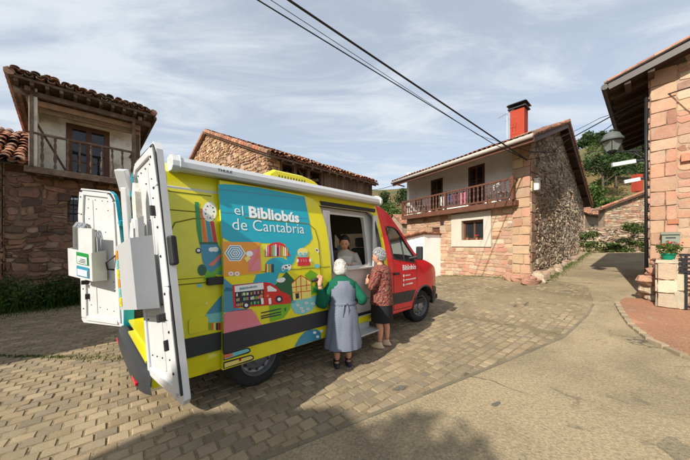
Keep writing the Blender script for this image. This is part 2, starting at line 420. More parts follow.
# pavers: individually laid blocks, bevelled, in running bond
pv = MB(); rnd = random.Random(5)
pd = Vector((.77,.638)); pn = Vector((-.638,.77))
org = Vector((-.713,2.056))
PW, PH = .158, .128
cols_p = [(.345,.265,.16),(.31,.24,.15),(.37,.29,.18),(.28,.22,.145),(.33,.25,.15),(.26,.21,.145),(.355,.275,.175),(.30,.225,.135)]
def wear(x, y): return sstep(.747*x+.665*y+.5*noise.noise(Vector((x,y,7))), 4.0, 9.8)
for j in range(-34, 112):
    for i in range(-100, 100):
        u = (i+(.5 if j % 2 else 0.))*PW; v = j*PH+.02
        c = org+pd*(u+PW/2)+pn*(v+PH/2)
        if c.y < 1.0 or c.x < -8.5 or c.y > 15 : continue
        if abs(c.x) > 1.45*c.y+.6: continue
        if not pip((c.x, c.y), paved): continue
        wr = wear(c.x, c.y)
        g_ = .0025+.003*rnd.random()+.001*wr
        dz = rnd.uniform(-.004,.0035)-.008*wr+.0055*noise.noise(Vector((c.x*1.5,c.y*1.5,0)))
        if rnd.random() < .06*wr: continue
        t1, t2 = rnd.uniform(-.002,.002), rnd.uniform(-.002,.002)
        P = []
        for (a, b_, ins, h) in [(0,0,0,-.03),(1,0,0,-.03),(1,1,0,-.03),(0,1,0,-.03)]:
            P.append((a, b_, g_, -.018))
        for (a, b_) in ((0,0),(1,0),(1,1),(0,1)): P.append((a, b_, g_+.010, .0))
        vs = []
        for k, (a, b_, ins, h) in enumerate(P):
            jx, jy = (rnd.uniform(-.005,.005), rnd.uniform(-.005,.005))
            q = org+pd*(u+(ins if a == 0 else PW-ins)+jx)+pn*(v+(ins if b_ == 0 else PH-ins)+jy)
            z = gz(q.x, q.y)+h+(dz+t1*(a-.5)*2+t2*(b_-.5)*2 if k > 3 else 0)
            vs.append((q.x, q.y, z))
        cc = rnd.choice(cols_p); k_ = .88*rnd.uniform(.82,1.14)*(1-.12*max(0, noise.noise(Vector((c.x*.7, c.y*.7, 3)))))
        cc = tuple(q_*k_ for q_ in cc)
        pv.add(vs, [(4,5,6,7),(0,1,5,4),(1,2,6,5),(2,3,7,6),(3,0,4,7)], 0, cc)
M['paver'] = mat('block_paver', (1,1,1,1), rough=.9, var=.22, scale=3, fine=70, bump=.6, attr=True, col2=(.19,.165,.11,1), c2scale=.9, c2amt=.35, bdist=.006)
o = pv.build('block_paving', M['paver']); o['kind'] = 'structure'
# concrete channel along the edge of the paving
ch = MB(); rnd = random.Random(8)
pts = []
for a, b_ in zip(GL[:-1], GL[1:]):
    n_ = max(1, int(math.hypot(b_[0]-a[0], b_[1]-a[1])/.3))
    for k in range(n_): pts.append(Vector((a[0]+(b_[0]-a[0])*k/n_, a[1]+(b_[1]-a[1])*k/n_)))
for a, b_ in zip(pts[:-1], pts[1:]):
    if a.y < .5: continue
    d = (b_-a).normalized(); nn = Vector((-d.y, d.x))
    q = [a+d*.004-nn*.005, b_-d*.004-nn*.005, b_-d*.004-nn*.05, a+d*.004-nn*.05]
    k_ = rnd.uniform(.7,1.05)
    ch.add([(p.x, p.y, gz(p.x, p.y)-.03) for p in q]+[(p.x, p.y, gz(p.x, p.y)+.004) for p in q], [(4,7,6,5),(0,1,5,4),(1,2,6,5),(2,3,7,6),(3,0,4,7)], 0, (.20*k_,.17*k_,.115*k_))
o = ch.build('kerb_strip', M['paver']); o['kind'] = 'structure'
# raised red paved apron in front of right-hand house
ap = [(4.9+.0, 4.55),(5.35,5.0),(6.0,5.6),(6.75,6.05),(7.3,6.35),(7.75,6.2),(12,2.0),(12,-2),(7,1.2),(5.3,3.2),(4.85,4.0)]
ap = [(5.5,5.15),(6.05,5.85),(6.6,6.5),(7.2,6.9),(7.45,6.75),(7.6,6.45),(12,2.0),(12,-2),(8,.3),(5.6,1.6),(4.95,3.1),(4.95,3.9),(5.12,4.5)]
sheet('red_pavement', ap, .03, .3, M['redpave'], edge=.08)
# worn edge stones of the apron
es = MB(); rnd = random.Random(3)
el = subdiv(ap[9:]+ap[:4], .26)[:-22]
for i in range(len(el)-1):
    a = Vector(el[i]); b_ = Vector(el[i+1])
    if (b_-a).length > .6: continue
    m_ = (a+b_)/2; d = (b_-a).normalized()
    k_ = rnd.uniform(.7,1.1)
    rot = Matrix.Rotation(math.atan2(d.y, d.x), 3, 'Z')
    es.box((m_.x, m_.y, gz(m_.x, m_.y)-.01), ((b_-a).length-.012, .10, .11), 0, rot, (.33*k_,.26*k_,.17*k_), taper=.93)
o = es.build('kerb', M['paver']); o['kind'] = 'structure'
# iron drain cover and patched spots in the concrete
def patch(name, px, py, rx, ry, m, seed, off=.001):
    rnd = random.Random(seed); d = py-HY; Y = F*CH/d; X = (px-CX)/F*Y
    for _ in range(3):
        Y = F*(CH-gz(X, Y))/d; X = (px-CX)/F*Y
    pl = []
    for k in range(26):
        a = 2*math.pi*k/26; r = 1+.35*noise.noise(Vector((math.cos(a)*1.6+seed, math.sin(a)*1.6, 0)))+rnd.uniform(-.06,.06)
        pl.append((X+rx*r*math.cos(a)*.85+ry*r*math.sin(a)*-.5, Y+rx*r*math.cos(a)*.53+ry*r*math.sin(a)*.85))
    return sheet(name, pl, off, .15, m)
M['patchd'] = groundmat('dark_patch', (.13,.125,.105,1), (.17,.15,.11,1), (.08,.085,.07,1), specks=.35)
M['patchm'] = groundmat('mid_patch', (.22,.185,.12,1), (.25,.205,.13,1), (.13,.12,.085,1), specks=.4)
for i, (px, py, rx, ry, k_) in enumerate([(496,404,.10,.03,1),(571,355,.33,.14,0),(592,342,.2,.08,0),(535,360,.16,.06,0),(676,448,.22,.12,1),(650,425,.12,.05,0),(645,372,.3,.12,0),(400,388,.14,.05,1),(520,372,.12,.05,0),(610,410,.2,.06,0),(470,392,.3,.05,0),(440,430,.25,.07,0),(668,395,.26,.07,0)]):
    if k_: patch('road_patch', px, py, rx*.7, ry*.8, M['patchm' if px > 640 else 'patchd'], i+1, .0005+i*.0003)

# ---------------------------------------------------------------- masonry / tiles
def stones(mb, O, U, poly, holes=(), rh=(.18,.3), rw=(.25,.6), cols=((.4,.25,.18),), depth=.03, jit=.008, warp=.0, seed=1, gap=.010, Nn=None, mi=0, ins=.014, zw=1.0, Z=Vector((0,0,1))):
    """coursed stones standing proud of a wall plane: O origin, U unit along, poly in (u,z)"""
    rnd = random.Random(seed); O = Vector(O); U = Vector(U).normalized()
    Nn = Nn or Vector((U.y, -U.x, 0))
    z0 = min(p[1] for p in poly); z1 = max(p[1] for p in poly); u0 = min(p[0] for p in poly); u1 = max(p[0] for p in poly)
    def wp(u, z):
        if not warp: return u, z
        return u+warp*noise.noise(Vector((u*1.7, z*1.7, seed))), z+warp*zw*noise.noise(Vector((u*1.3+9, z*1.3, seed+4)))
    def emit(ua, ub, za, zb):
        cr = [(ua+gap, za+gap), (ub-gap, za+gap), (ub-gap, zb-gap), (ua+gap, zb-gap)]
        # extra vertices on the long sides to round the stone
        um = (ua+ub)/2
        ring = [cr[0], (um, za+gap*.4), cr[1], (ub-gap*.4, (za+zb)/2), cr[2], (um, zb-gap*.4), cr[3], (ua+gap*.4, (za+zb)/2)]
        c0 = (um, (za+zb)/2)
        o_ = []; f_ = []
        dd = depth*rnd.uniform(.45, 1.25); tilt = rnd.uniform(-.3,.3)*depth; tz = rnd.uniform(-.3,.3)*depth
        for k, (a, b_) in enumerate(ring):
            rr = jit*(1.6 if k % 2 == 0 else 1.)
            if k % 2 == 0: a += (c0[0]-a)*rnd.uniform(0,.10)*min(1, jit*60); b_ += (c0[1]-b_)*rnd.uniform(0,.22)*min(1, jit*60)
            a += rnd.uniform(-rr, rr); b_ += rnd.uniform(-rr, rr)
            a2, b2 = wp(a, b_); o_.append((a2, b2, 0))
            sx = (c0[0]-a); sz = (c0[1]-b_); l = math.hypot(sx, sz) or 1
            a3, b3 = wp(a+sx/l*ins*1.2, b_+sz/l*ins)
            f_.append((a3, b3, dd+tilt*(a-c0[0])/(ub-ua)*2+tz*(b_-c0[1])/(zb-za)*2))
        cw = wp(*c0)
        vs = o_+f_+[(cw[0]+rnd.uniform(-.2,.2)*(ub-ua), cw[1]+rnd.uniform(-.15,.15)*(zb-za), dd*rnd.uniform(.95,1.2))]
        P = [O+U*a+Z*b_+Nn*h for a, b_, h in vs]
        fs = []
        for k in range(8):
            k2 = (k+1) % 8
            fs.append((k, k2, 8+k2, 8+k)); fs.append((8+k, 8+k2, 16))
        c = rnd.choice(cols); v = rnd.uniform(.78, 1.2)
        mb.add(P, fs, mi, (c[0]*v, c[1]*v*rnd.uniform(.96,1.04), c[2]*v*rnd.uniform(.93,1.05)))
    def ok(ua, ub, za, zb):
        for p in ((ua, za), (ub, za), (ub, zb), (ua, zb), ((ua+ub)/2, (za+zb)/2)):
            q = (p[0]+((ua+ub)/2-p[0])*.05, p[1]+((za+zb)/2-p[1])*.05)
            if not pip(q, poly): return False
        for h in holes:
            hx0 = min(p[0] for p in h); hx1 = max(p[0] for p in h); hz0 = min(p[1] for p in h); hz1 = max(p[1] for p in h)
            if ua < hx1-.005 and ub > hx0+.005 and za < hz1-.005 and zb > hz0+.005: return False
        return True
    z = z0
    while z < z1-.03:
        h = min(rnd.uniform(*rh), z1-z)
        if z1-(z+h) < rh[0]*.4: h = z1-z
        u = u0-rnd.uniform(0, rw[0]*.5)
        brk = sorted([q for hh in holes for q in (min(p[0] for p in hh), max(p[0] for p in hh)) if min(p[1] for p in hh) < z+h and max(p[1] for p in hh) > z])
        while u < u1-.02:
            w_ = rnd.uniform(*rw); un = u+w_
            for q in brk:
                if u < q-.04 and un > q-.06: un = q; break
            if u1-un < rw[0]*.4: un = u1
            un = min(un, u1); a = max(u, u0)
            if h > rh[0]*1.5 and rnd.random() < .18:
                zz = [z, z+h*rnd.uniform(.4,.6), z+h]
            else: zz = [z, z+h]
            for za, zb in zip(zz[:-1], zz[1:]):
                if ok(a, un, za, zb): emit(a, un, za, zb)
                else:
                    n_ = 3
                    for k in range(n_):
                        for l in range(2):
                            aa, ab = a+(un-a)*k/n_, a+(un-a)*(k+1)/n_
                            ba, bb = za+(zb-za)*l/2, za+(zb-za)*(l+1)/2
                            if ab-aa > .03 and bb-ba > .03 and ok(aa, ab, ba, bb): emit(aa, ab, ba, bb)
            u = un
        z += h
def wallplane(mb, O, U, poly, holes=(), mi=0, thick=.35, step=None, Nn=None, col=None, reveal_mi=None):
    O = Vector(O); U = Vector(U).normalized(); Nn = Nn or Vector((U.y, -U.x, 0)); Z = Vector((0,0,1))
    vs, fs = fill2d(poly, holes, step)
    mb.add([O+U*a+Z*b_ for a, b_ in vs], fs, mi, col)
    mb.add([O+U*a+Z*b_-Nn*thick for a, b_ in vs], [tuple(reversed(f)) for f in fs], mi, col)
    for lp in [poly]+list(holes):
        n = len(lp)
        q = [O+U*a+Z*b_ for a, b_ in lp]+[O+U*a+Z*b_-Nn*thick for a, b_ in lp]
        mb.add(q, [(i, (i+1) % n, (i+1) % n+n, i+n) for i in range(n)], mi if reveal_mi is None else reveal_mi, col)
TILEC = [(.42,.17,.095),(.36,.14,.08),(.30,.12,.075),(.46,.21,.12),(.24,.11,.075),(.38,.2,.13),(.28,.16,.11)]
def tiles(mb, O, U, W, lu, lv, w=.19, l=.36, jit=.01, seed=1, cols=TILEC, sag=0., mi=0, clip=None):
    """barrel tiles. O lower-left eave corner, U along the eave, W up the slope (units)."""
    rnd = random.Random(seed); O = Vector(O); U = Vector(U).normalized(); W = Vector(W).normalized(); Nn = U.cross(W)
    if Nn.z < 0: Nn = -Nn
    step = l*.74
    nu = int(lu/w); nv = int(lv/step)+1
    for i in range(nu):
        for kind in (0, 1):
            for j in range(nv):
                u = (i+.5)*w+(w/2 if kind else 0)+rnd.uniform(-jit, jit); v = j*step-.05+rnd.uniform(-jit, jit)*1.5
                if v+l > lv+.12: continue
                if clip and not clip(u, v+l/2): continue
                r1, r2 = (w*.50, w*.40) if kind == 0 else (w*.42, w*.50)
                ang = rnd.uniform(-jit, jit)*2.5
                dz = rnd.uniform(0, jit)+sag*noise.noise(Vector((u*.8, v*.8, seed)))
                vs = []
                nseg = 5
                front = (j == 0)
                for (vv, rr, hh) in ((v, r1, .055 if kind == 0 else .0), (v+l, r2, .03 if kind == 0 else -.02)):
                    for t in ((0, .014) if front else (0,)):
                        for k in range(nseg+1):
                            a = math.pi*k/nseg
                            x = math.cos(a)*(rr-t); y = math.sin(a)*(rr-t)*.8
                            if kind: y = (rr*.8-y)-rr*.35
                            vs.append(O+U*(u+x+ang*(vv-v))+W*vv+Nn*(y+hh+dz))
                fs = []
                m_ = nseg+1
                if front:
                    for k in range(nseg):
                        fs += [(k, k+1, 2*m_+k+1, 2*m_+k), (m_+k, 3*m_+k, 3*m_+k+1, m_+k+1), (k, m_+k, m_+k+1, k+1)]
                else:
                    for k in range(nseg): fs.append((k, k+1, m_+k+1, m_+k))
                c = rnd.choice(cols); q = rnd.uniform(.75, 1.2)
                mb.add(vs, fs, mi, (c[0]*q, c[1]*q, c[2]*q))
def baluster(mb, p, h, r, seed=0):
    prof = [(r*.8,0),(r*.8,h*.1),(r*.45,h*.14),(r*.95,h*.28),(r*1.0,h*.34),(r*.5,h*.5),(r*.8,h*.56),(r*.5,h*.6),(r*.9,h*.74),(r*.45,h*.86),(r*.8,h*.9),(r*.8,h)]
    mb.lathe(prof, p, n=8)
def window_unit(parent, O, U, w, h, nv=2, nh=2, depth=.12, fm='wood', fw=.07, name='window', bars=False, Nn=None, mull=True):
    """a framed window whose lower-left corner of the opening is O; set back by depth"""
    O = Vector(O); U = Vector(U).normalized(); Nn = Nn or Vector((U.y, -U.x, 0)); Z = Vector((0,0,1))
    B = O-Nn*depth
    gl = MB(); gl.add([B+U*0, B+U*w, B+U*w+Z*h, B+Z*h], [(0,1,2,3)])
    g2 = gl.build(name, M['wglass'], parent)
    f = MB(); B2 = B+Nn*.005
    def b(a, c): f.bar(a, c, .05, fw, up=(0,0,1), col=(1,1,1))
    f.bar(B2+Z*fw/2, B2+U*w+Z*fw/2, .06, fw); f.bar(B2+Z*(h-fw/2), B2+U*w+Z*(h-fw/2), .06, fw)
    for u in (fw/2, w-fw/2): f.bar(B2+U*u+Z*fw, B2+U*u+Z*(h-fw), .055, fw, up=U)
    if mull:
        for k in range(1, nv): f.bar(B2+U*w*k/nv+Z*fw, B2+U*w*k/nv+Z*(h-fw), .05, fw*.9, up=U)
    for k in range(1, nh):
        f.bar(B2+Z*(h*k/nh)+U*fw, B2+Z*(h*k/nh)+U*(w-fw), .03, .03)
    f.build('frame', M[fm], g2)
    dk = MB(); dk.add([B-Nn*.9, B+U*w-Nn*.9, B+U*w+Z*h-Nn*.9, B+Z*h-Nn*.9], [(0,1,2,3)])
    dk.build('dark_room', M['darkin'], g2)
    if bars:
        br = MB()
        n = 4
        for k in range(1, n): br.bar(O+U*w*k/n, O+U*w*k/n+Z*h, .022, .022, up=U)
        for k in range(1, 3): br.bar(O+Z*h*k/3, O+U*w+Z*h*k/3, .022, .022)
        br.build('iron_bars', M['iron'], g2)
    return g2
Z = Vector((0,0,1))
PINK = [(.43,.225,.15),(.46,.26,.175),(.39,.20,.135),(.47,.29,.195),(.44,.265,.175),(.33,.165,.115),(.49,.335,.24)]
RUB = [(.42,.31,.21),(.38,.26,.18),(.46,.36,.25),(.32,.22,.16),(.50,.39,.28),(.36,.30,.22)]
REDR = [(.32,.17,.115),(.36,.20,.135),(.26,.135,.095),(.40,.24,.165),(.31,.18,.125),(.22,.13,.095)]
OCH = [(.42,.28,.17),(.45,.32,.20),(.38,.25,.15),(.43,.27,.17)]
BARN = [(.44,.26,.15),(.50,.32,.19),(.38,.22,.13),(.54,.37,.23),(.33,.2,.13)]
# ================================================================= BALCONY HOUSE
A = Vector((6.67, 9.67, 0)); Lf = Vector((-.452,.892,0)).normalized(); S = Vector((.746,.666,0)).normalized()
nin = Vector((Lf.y, -Lf.x, 0))          # into the house from the front facade
out = -nin; sout = Vector((S.y, -S.x, 0))
H1 = empty('stone_house', A, 0, 'two storey stone house with long brown wooden balcony, white upper wall and red chimney', 'house')
def loc(mb): mb.M = Matrix.Translation(-A)
FL = 6.74; SL = 12.4
ZE, ZR, ZF = 5.55, 7.25, 4.45
slope = .385
# front wall: ground storey, runs from left end to the corner; U pointing from the left end to the corner so that its normal faces out
Uf = -Lf; Of = A+Lf*FL
def uf(t): return FL-t                  # t measured from the corner
win = rect(uf(2.91), uf(1.81), 1.87, 2.74); dr = rect(uf(4.76), uf(4.23), -.3, 2.55)
mb = MB(); loc(mb)
pier0 = uf(.62)
lowpoly = rect(0, pier0, -.6, 3.25)
sur = rect(uf(3.5), uf(1.45), 1.55, 3.1)
wallplane(mb, Of, Uf, lowpoly, [win, dr], 0, .4, Nn=out)
stones(mb, Of, Uf, lowpoly, [sur, dr], rh=(.12,.28), rw=(.16,.5), cols=PINK+OCH+[(.52,.41,.30)], depth=.022, warp=.05, jit=.012, seed=11, Nn=out, mi=1, gap=.012)
# ashlar pier, full height
pp = [(pier0,-.1),(FL,-.1),(FL,5.75),(pier0,5.75)]
wallplane(mb, Of, Uf, pp, (), 0, .05, Nn=out)
mb2 = mb
stones(mb, Of+out*.01, Uf, [(pier0,-.1),(FL+.02,-.1),(FL+.02,5.7),(pier0,5.7)], (), rh=(.28,.42), rw=(.38,.68), cols=PINK[:5]+OCH*2, depth=.03, jit=.006, seed=5, Nn=out, mi=1)
# left return wall (white) upstairs + far walls
mb.build('front_wall', [M['mortar'], M['stone_pink']], H1)
mb = MB(); loc(mb)
rec = .60
Ow = Of+nin*rec
d1 = rect(uf(5.45), uf(4.6), 3.3, 5.2); d2 = rect(uf(3.05), uf(2.2), 3.3, 5.3)
wallplane(mb, Ow, Uf, rect(0, pier0+.02, 3.25, 5.95), [d1, d2], 0, .3, Nn=out)
mb.box(Of+nin*rec/2+Uf*.1+Z*4.55, (.2, rec+.0, 2.6), 0, Matrix.Rotation(math.atan2(Uf.y, Uf.x), 3, 'Z'))
mb.build('upper_wall', M['plaster'], H1)
# side gable wall
mb = MB(); loc(mb)
rt = 4.7
sp = [(0,-.1),(SL,.6),(SL,ZF+.0),(rt,ZR),(0,ZE)]
w1 = rect(4.66,5.05,3.86,4.78); w2 = rect(7.7,8.2,3.68,4.6); w3 = rect(5.65,6.2,2.12,2.79); w4 = rect(3.7,4.0,5.6,6.0)
wallplane(mb, A, S, sp, [w1, w2, w3, w4], 0, .06, Nn=sout, reveal_mi=0)
stones(mb, A, S, sp, [w1, w2, w3, w4], rh=(.06,.20), rw=(.09,.36), cols=RUB+[(.48,.40,.30),(.52,.45,.36),(.20,.15,.11),(.40,.26,.18)], depth=.045, jit=.018, warp=.22, seed=23, Nn=sout, mi=1, gap=.008)
# quoins at the corner on this side
stones(mb, A+sout*.03, S, rect(-.02,.5,-.05,5.45), (), rh=(.28,.42), rw=(.5,.6), cols=PINK+OCH, depth=.03, jit=.006, seed=6, Nn=sout, mi=1)
mb.build('gable_wall', [M['mortar_d'], M['stone_rub']], H1)
for (ww, O_, U_, N_) in ((w1, A, S, sout), (w2, A, S, sout), (w4, A, S, sout)):
    d = MB(); loc(d); q = O_+U_*ww[0][0]+Z*ww[0][1]-N_*.05; wd = ww[1][0]-ww[0][0]; hh = ww[2][1]-ww[0][1]
    d.add([q, q+U_*wd, q+U_*wd+Z*hh, q+Z*hh], [(0,1,2,3)]); d.build('window_opening', M['darkin'], H1)
wp = empty('side_window', (0,0,0)); wp.parent = H1
q = A+S*w3[0][0]+Z*w3[0][1]-A
window_unit(wp, q, S, .55, .67, 2, 1, .06, 'plaster', .09, 'pane', Nn=sout)
# back walls
mb = MB(); loc(mb)
D_ = A+S*SL; E_ = Of+S*SL*.98
for a, b_, za, zb in ((D_, E_, ZF, ZF), (E_, Of+nin*.3, ZF, ZE)):
    mb.add([a-Z*.6, b_-Z*.6, b_+Z*zb, a+Z*za], [(0,1,2,3)])
mb.add([E_+Z*ZF, Of+Z*ZE, (Of+S*rt)+Z*ZR], [(0,1,2)])
mb.build('back_wall', M['mortar'], H1)
# roof
ov = 1.05
ca = S.dot(nin)
def roof_pt(t, s, dz=0):               # t along Lf from A, s along S
    if s <= rt: z = 5.17+(s*ca+ov)*slope if s*ca > -ov-.01 else 5.17
    else:
        zr = 5.17+(rt*ca+ov)*slope
        z = zr-(s-rt)*ca*.375
    return A+Lf*t+S*s+Z*(z+dz)
s0 = -ov/ca
mb = MB(); loc(mb)
ta, tb = -.42, FL+.25
for (sa, sb) in ((s0, rt), (rt, SL+.6)):
    q = [roof_pt(ta, sa), roof_pt(tb, sa), roof_pt(tb, sb), roof_pt(ta, sb)]
    q2 = [p-Z*.10 for p in q]
    mb.add(q+q2, [(0,3,2,1),(4,5,6,7),(0,1,5,4),(2,3,7,6),(1,2,6,5),(3,0,4,7)])
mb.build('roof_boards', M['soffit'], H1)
mb = MB(); loc(mb)
Wd = (roof_pt(0, rt)-roof_pt(0, s0)); lv = Wd.length
# eave must be perpendicular to U for the tile frame: project
tiles(mb, roof_pt(tb+.0, s0)+Z*.02, -Lf, Wd, tb-ta, lv, w=.2, seed=4, jit=.010, sag=.03)
Wd2 = (roof_pt(0, rt)-roof_pt(0, SL+.6))
tiles(mb, roof_pt(ta, SL+.6)+Z*.02, Lf, Wd2, tb-ta, Wd2.length, w=.2, seed=9, jit=.012, sag=.03)
mb.tube([roof_pt(ta-.05, rt)+Z*.06, roof_pt(tb, rt)+Z*.06], .11, 8, col=(.4,.18,.1))
for sa, sb, n in ((s0, rt, 16), (rt, SL+.6, 22)):   # verge tiles along the gable
    for k in range(n):
        p = roof_pt(ta+.02, sa+(sb-sa)*k/n, .05); q = roof_pt(ta+.02, sa+(sb-sa)*(k+1.15)/n, .07)
        c = random.Random(k).choice(TILEC); mb.tube([p, q], [.10,.085], 7, col=c)
mb.build('roof_tiles', M['tile'], H1)
mb = MB(); loc(mb)   # gutter, brackets
g0 = roof_pt(ta, s0)+out*.06-Z*.02; g1 = roof_pt(tb, s0)+out*.06-Z*.02
mb.tube([g0, g1], .075, 10); mb.tube([g1, g1+nin*.9-Z*.1], .04, 8)
mb.build('rain_gutter', M['zinc'], H1, smooth=True)
mb = MB(); loc(mb)   # rafters and fascia
mb.bar(roof_pt(ta, s0, -.12)+nin*.02, roof_pt(tb, s0, -.12)+nin*.02, .05, .16)
for k in range(12):
    t = .1+k*(FL-.2)/11
    mb.bar(roof_pt(t, s0+.1, -.16), roof_pt(t, 1.0, -.16), .09, .11)
for s_ in (s0, rt-.1, rt+.1, SL):
    pass
mb.bar(roof_pt(ta+.03, s0, -.14), roof_pt(ta+.03, rt, -.14), .05, .16); mb.bar(roof_pt(ta+.03, rt, -.14), roof_pt(ta+.03, SL+.6, -.14), .05, .16)
for k in range(8):
    s_ = .3+k*1.6
    mb.bar(roof_pt(ta+.05, s_, -.18), roof_pt(.3, s_, -.18), .10, .12)
mb.build('rafters', M['wood'], H1)
# chimney
c = at(519, 138, 11.3); c.z = 0
mb = MB(); loc(mb); rot = Matrix.Rotation(math.atan2(S.y, S.x), 3, 'Z')
mb.box((c.x, c.y, 6.55), (.52, .52, 1.5), 0, rot); chm = mb.build('chimney', M['chim'], H1, bevel=.01)
mb = MB(); loc(mb); mb.box((c.x, c.y, 7.36), (.66,.66,.05), 0, rot)
for a in (-.24,.24):
    for b_ in (-.24,.24): mb.box(Vector((c.x, c.y, 7.44))+rot@Vector((a,b_,0)), (.05,.05,.12), 0, rot)
mb.box((c.x, c.y, 7.53), (.74,.74,.06), 0, rot, taper=.85); mb.build('chimney_cap', M['iron'], chm)
# balcony
BT0, BT1 = .42, FL-.0
BO = .32
mb = MB(); loc(mb)
dk0 = A+Lf*BT0+out*BO; dk1 = A+Lf*BT1+out*BO
mb.bar((dk0+dk1)/2*1+Lf*((BT1-BT0)/2)-out*(BO+rec)/2+Z*3.30, (dk0+dk1)/2-Lf*((BT1-BT0)/2)-out*(BO+rec)/2+Z*3.30, BO+rec, .06)
mb.bar(dk0+Z*3.22, dk1+Z*3.22, .12, .22)
mb.bar(dk0+Z*3.22-out*.06, dk0-out*(BO-.02)+Z*3.22, .12, .20)
mb.build('balcony_floor', M['wood'], H1)
rl = MB(); loc(rl)
rl.bar(dk0+Z*4.12, dk1+Z*4.12, .08, .07); rl.bar(dk0+Z*3.42, dk1+Z*3.42, .07, .06)
rl.bar(dk0+Z*4.12, dk0-out*BO+Z*4.12, .07, .06)
rl.bar(dk1+Z*4.12, dk1-out*(BO+rec)+Z*4.12, .07, .06)
n = 33
for k in range(n):
    p = dk0.lerp(dk1, (k+.5)/n); baluster(rl, p+Z*3.45, .64, .042)
for k in range(6): baluster(rl, dk1-out*(.1+k*.19)+Z*3.45, .64, .032)
for p in (dk0, dk1, dk0.lerp(dk1, .5)): rl.bar(p+Z*3.33, p+Z*4.2, .09, .09, up=Lf)
rl.build('balcony_railing', M['wood'], H1)
# upper doors
for dd in (d1, d2):
    q = Ow+Uf*dd[0][0]+Z*dd[0][1]-A; wd = dd[1][0]-dd[0][0]; hh = dd[2][1]-dd[0][1]
    dp = empty('balcony_door'); dp.parent = H1
    window_unit(dp, q, Uf, wd, hh, 2, 3, .03, 'wood', .11, 'glazing', Nn=out)
# lower window with stone surround
mb = MB(); loc(mb)
t = .08
def sbar(ua, ub, za, zb, pr=.055): mb.box(Of+Uf*(ua+ub)/2+out*pr/2+Z*(za+zb)/2, (ub-ua, pr+.0, zb-za), 0, Matrix.Rotation(math.atan2(Uf.y, Uf.x), 3, 'Z'))
a0, a1 = sur[0][0]+.02, sur[1][0]-.02
sbar(a0, win[0][0], 1.57, 3.08); sbar(win[1][0], a1, 1.57, 3.08); sbar(win[0][0]+.002, win[1][0]-.002, 2.74, 3.08, .052); sbar(win[0][0]+.002, win[1][0]-.002, 1.57, 1.87, .052)
mb.build('window_surround', M['trim'], H1, bevel=.012)
wf = empty('front_window'); wf.parent = H1
window_unit(wf, Of+Uf*win[0][0]+Z*1.87-A, Uf, 1.1, .87, 2, 1, .16, 'wood', .09, 'pane', Nn=out)
mb = MB(); loc(mb)
q = Of+Uf*(dr[0][0])-out*.1
mb.box(q+Uf*.265+Z*1.1, (.53,.05,2.9), 0, Matrix.Rotation(math.atan2(Uf.y, Uf.x), 3, 'Z'))
for k in range(5): mb.box(q+Uf*(.06+.1*k)+out*.03+Z*1.1, (.085,.02,2.8), 0, Matrix.Rotation(math.atan2(Uf.y, Uf.x), 3, 'Z'))
mb.build('plank_door', M['wood'], H1)
mb = MB(); loc(mb); mb.box(Of+Uf*(uf(4.05))+out*.05+Z*2.75, (.2,.03,.17), 0, Matrix.Rotation(math.atan2(Uf.y, Uf.x), 3, 'Z')); mb.build('number_plate', M['gutter'], H1)
# meter box + antenna
mb = MB(); mb.box((0,0,0), (.26,.14,.4)); mb.box((0,-.075,.0), (.2,.01,.32)); mb.box((0,-.01,.21),(.3,.18,.03))
o = mb.build('meter_box', M['offwhite'], loc=A+S*.36+sout*.14+Z*3.85, rotz=math.atan2(S.y, S.x), bevel=.008); tag(o, 'small white meter box fixed to the rubble side wall near the corner', 'meter box')
an = MB(); b0 = at(507, 130, 10.9); an.M = Matrix.Translation(-b0)
top = at(507, 112, 10.9)
an.tube([b0-Z*.35, top], .012, 6); an.tube([top-Z*.1-Uf*.35, top-Z*.02+Uf*.25], .008, 5)
for k in range(6): p = (top-Z*.1-Uf*.35).lerp(top-Z*.02+Uf*.25, k/5); an.tube([p-S*.15-Z*.06, p+S*.15+Z*.06], .006, 4)
an.tube([top-Z*.35-Uf*.1, top-Z*.3+Uf*.3], .006, 5)
o = an.build('antenna', M['alu'], loc=b0); tag(o, 'thin metal television antenna on the roof beside the red chimney', 'antenna')
# clutter on the balcony: hung clothes, chairs, pots
def cloth(name, t, w_, h_, m, label, seed, grp=None):
    mb = MB(); rnd = random.Random(seed)
    nx, nz = 10, 8; vs = []
    for s_ in (0, 1):
        for j in range(nz+1):
            for i in range(nx+1):
                u = (i/nx-.5)*w_*(1-.12*j/nz); z = .02-h_*j/nz*(1-.07*math.sin(i*1.3+seed))
                d = .05+.028*math.sin(i*1.9+seed)*(.3+j/nz)
                vs.append(Uf*u+out*(d+(.012 if s_ else 0))+Z*z)
    k = (nx+1)*(nz+1)
    fs = [(j*(nx+1)+i, j*(nx+1)+i+1, (j+1)*(nx+1)+i+1, (j+1)*(nx+1)+i) for j in range(nz) for i in range(nx)]
    mb.add(vs, fs+[tuple(reversed([q+k for q in f])) for f in fs])
    p = A+Lf*t+out*(BO-.14)+Z*4.02
    o = mb.build(name, m, smooth=True, loc=p)
    tag(o, label, 'cloth', grp)
M['c_pink'] = mat('pink_cloth', lin(176,110,128), rough=.95, var=.2, bump=.2); M['c_white'] = mat('white_cloth', (.6,.6,.6,1), rough=.95, var=.1, bump=.2)
M['c_blue'] = mat('blue_cloth', lin(70,80,120), rough=.95, var=.2, bump=.2); M['c_purple'] = mat('purple_cloth', lin(96,60,80), rough=.95, var=.2, bump=.2)
cloth('hung_cloth', 2.62, .34, .62, M['c_pink'], 'pink cloth hanging behind the balcony balusters', 1)
cloth('hung_cloth', 3.05, .26, .5, M['c_purple'], 'purple cloth hanging behind the balcony balusters next to the pink one', 2)
cloth('hung_cloth', 3.45, .3, .45, M['c_blue'], 'dark blue cloth hanging behind the middle of the balcony railing', 3)
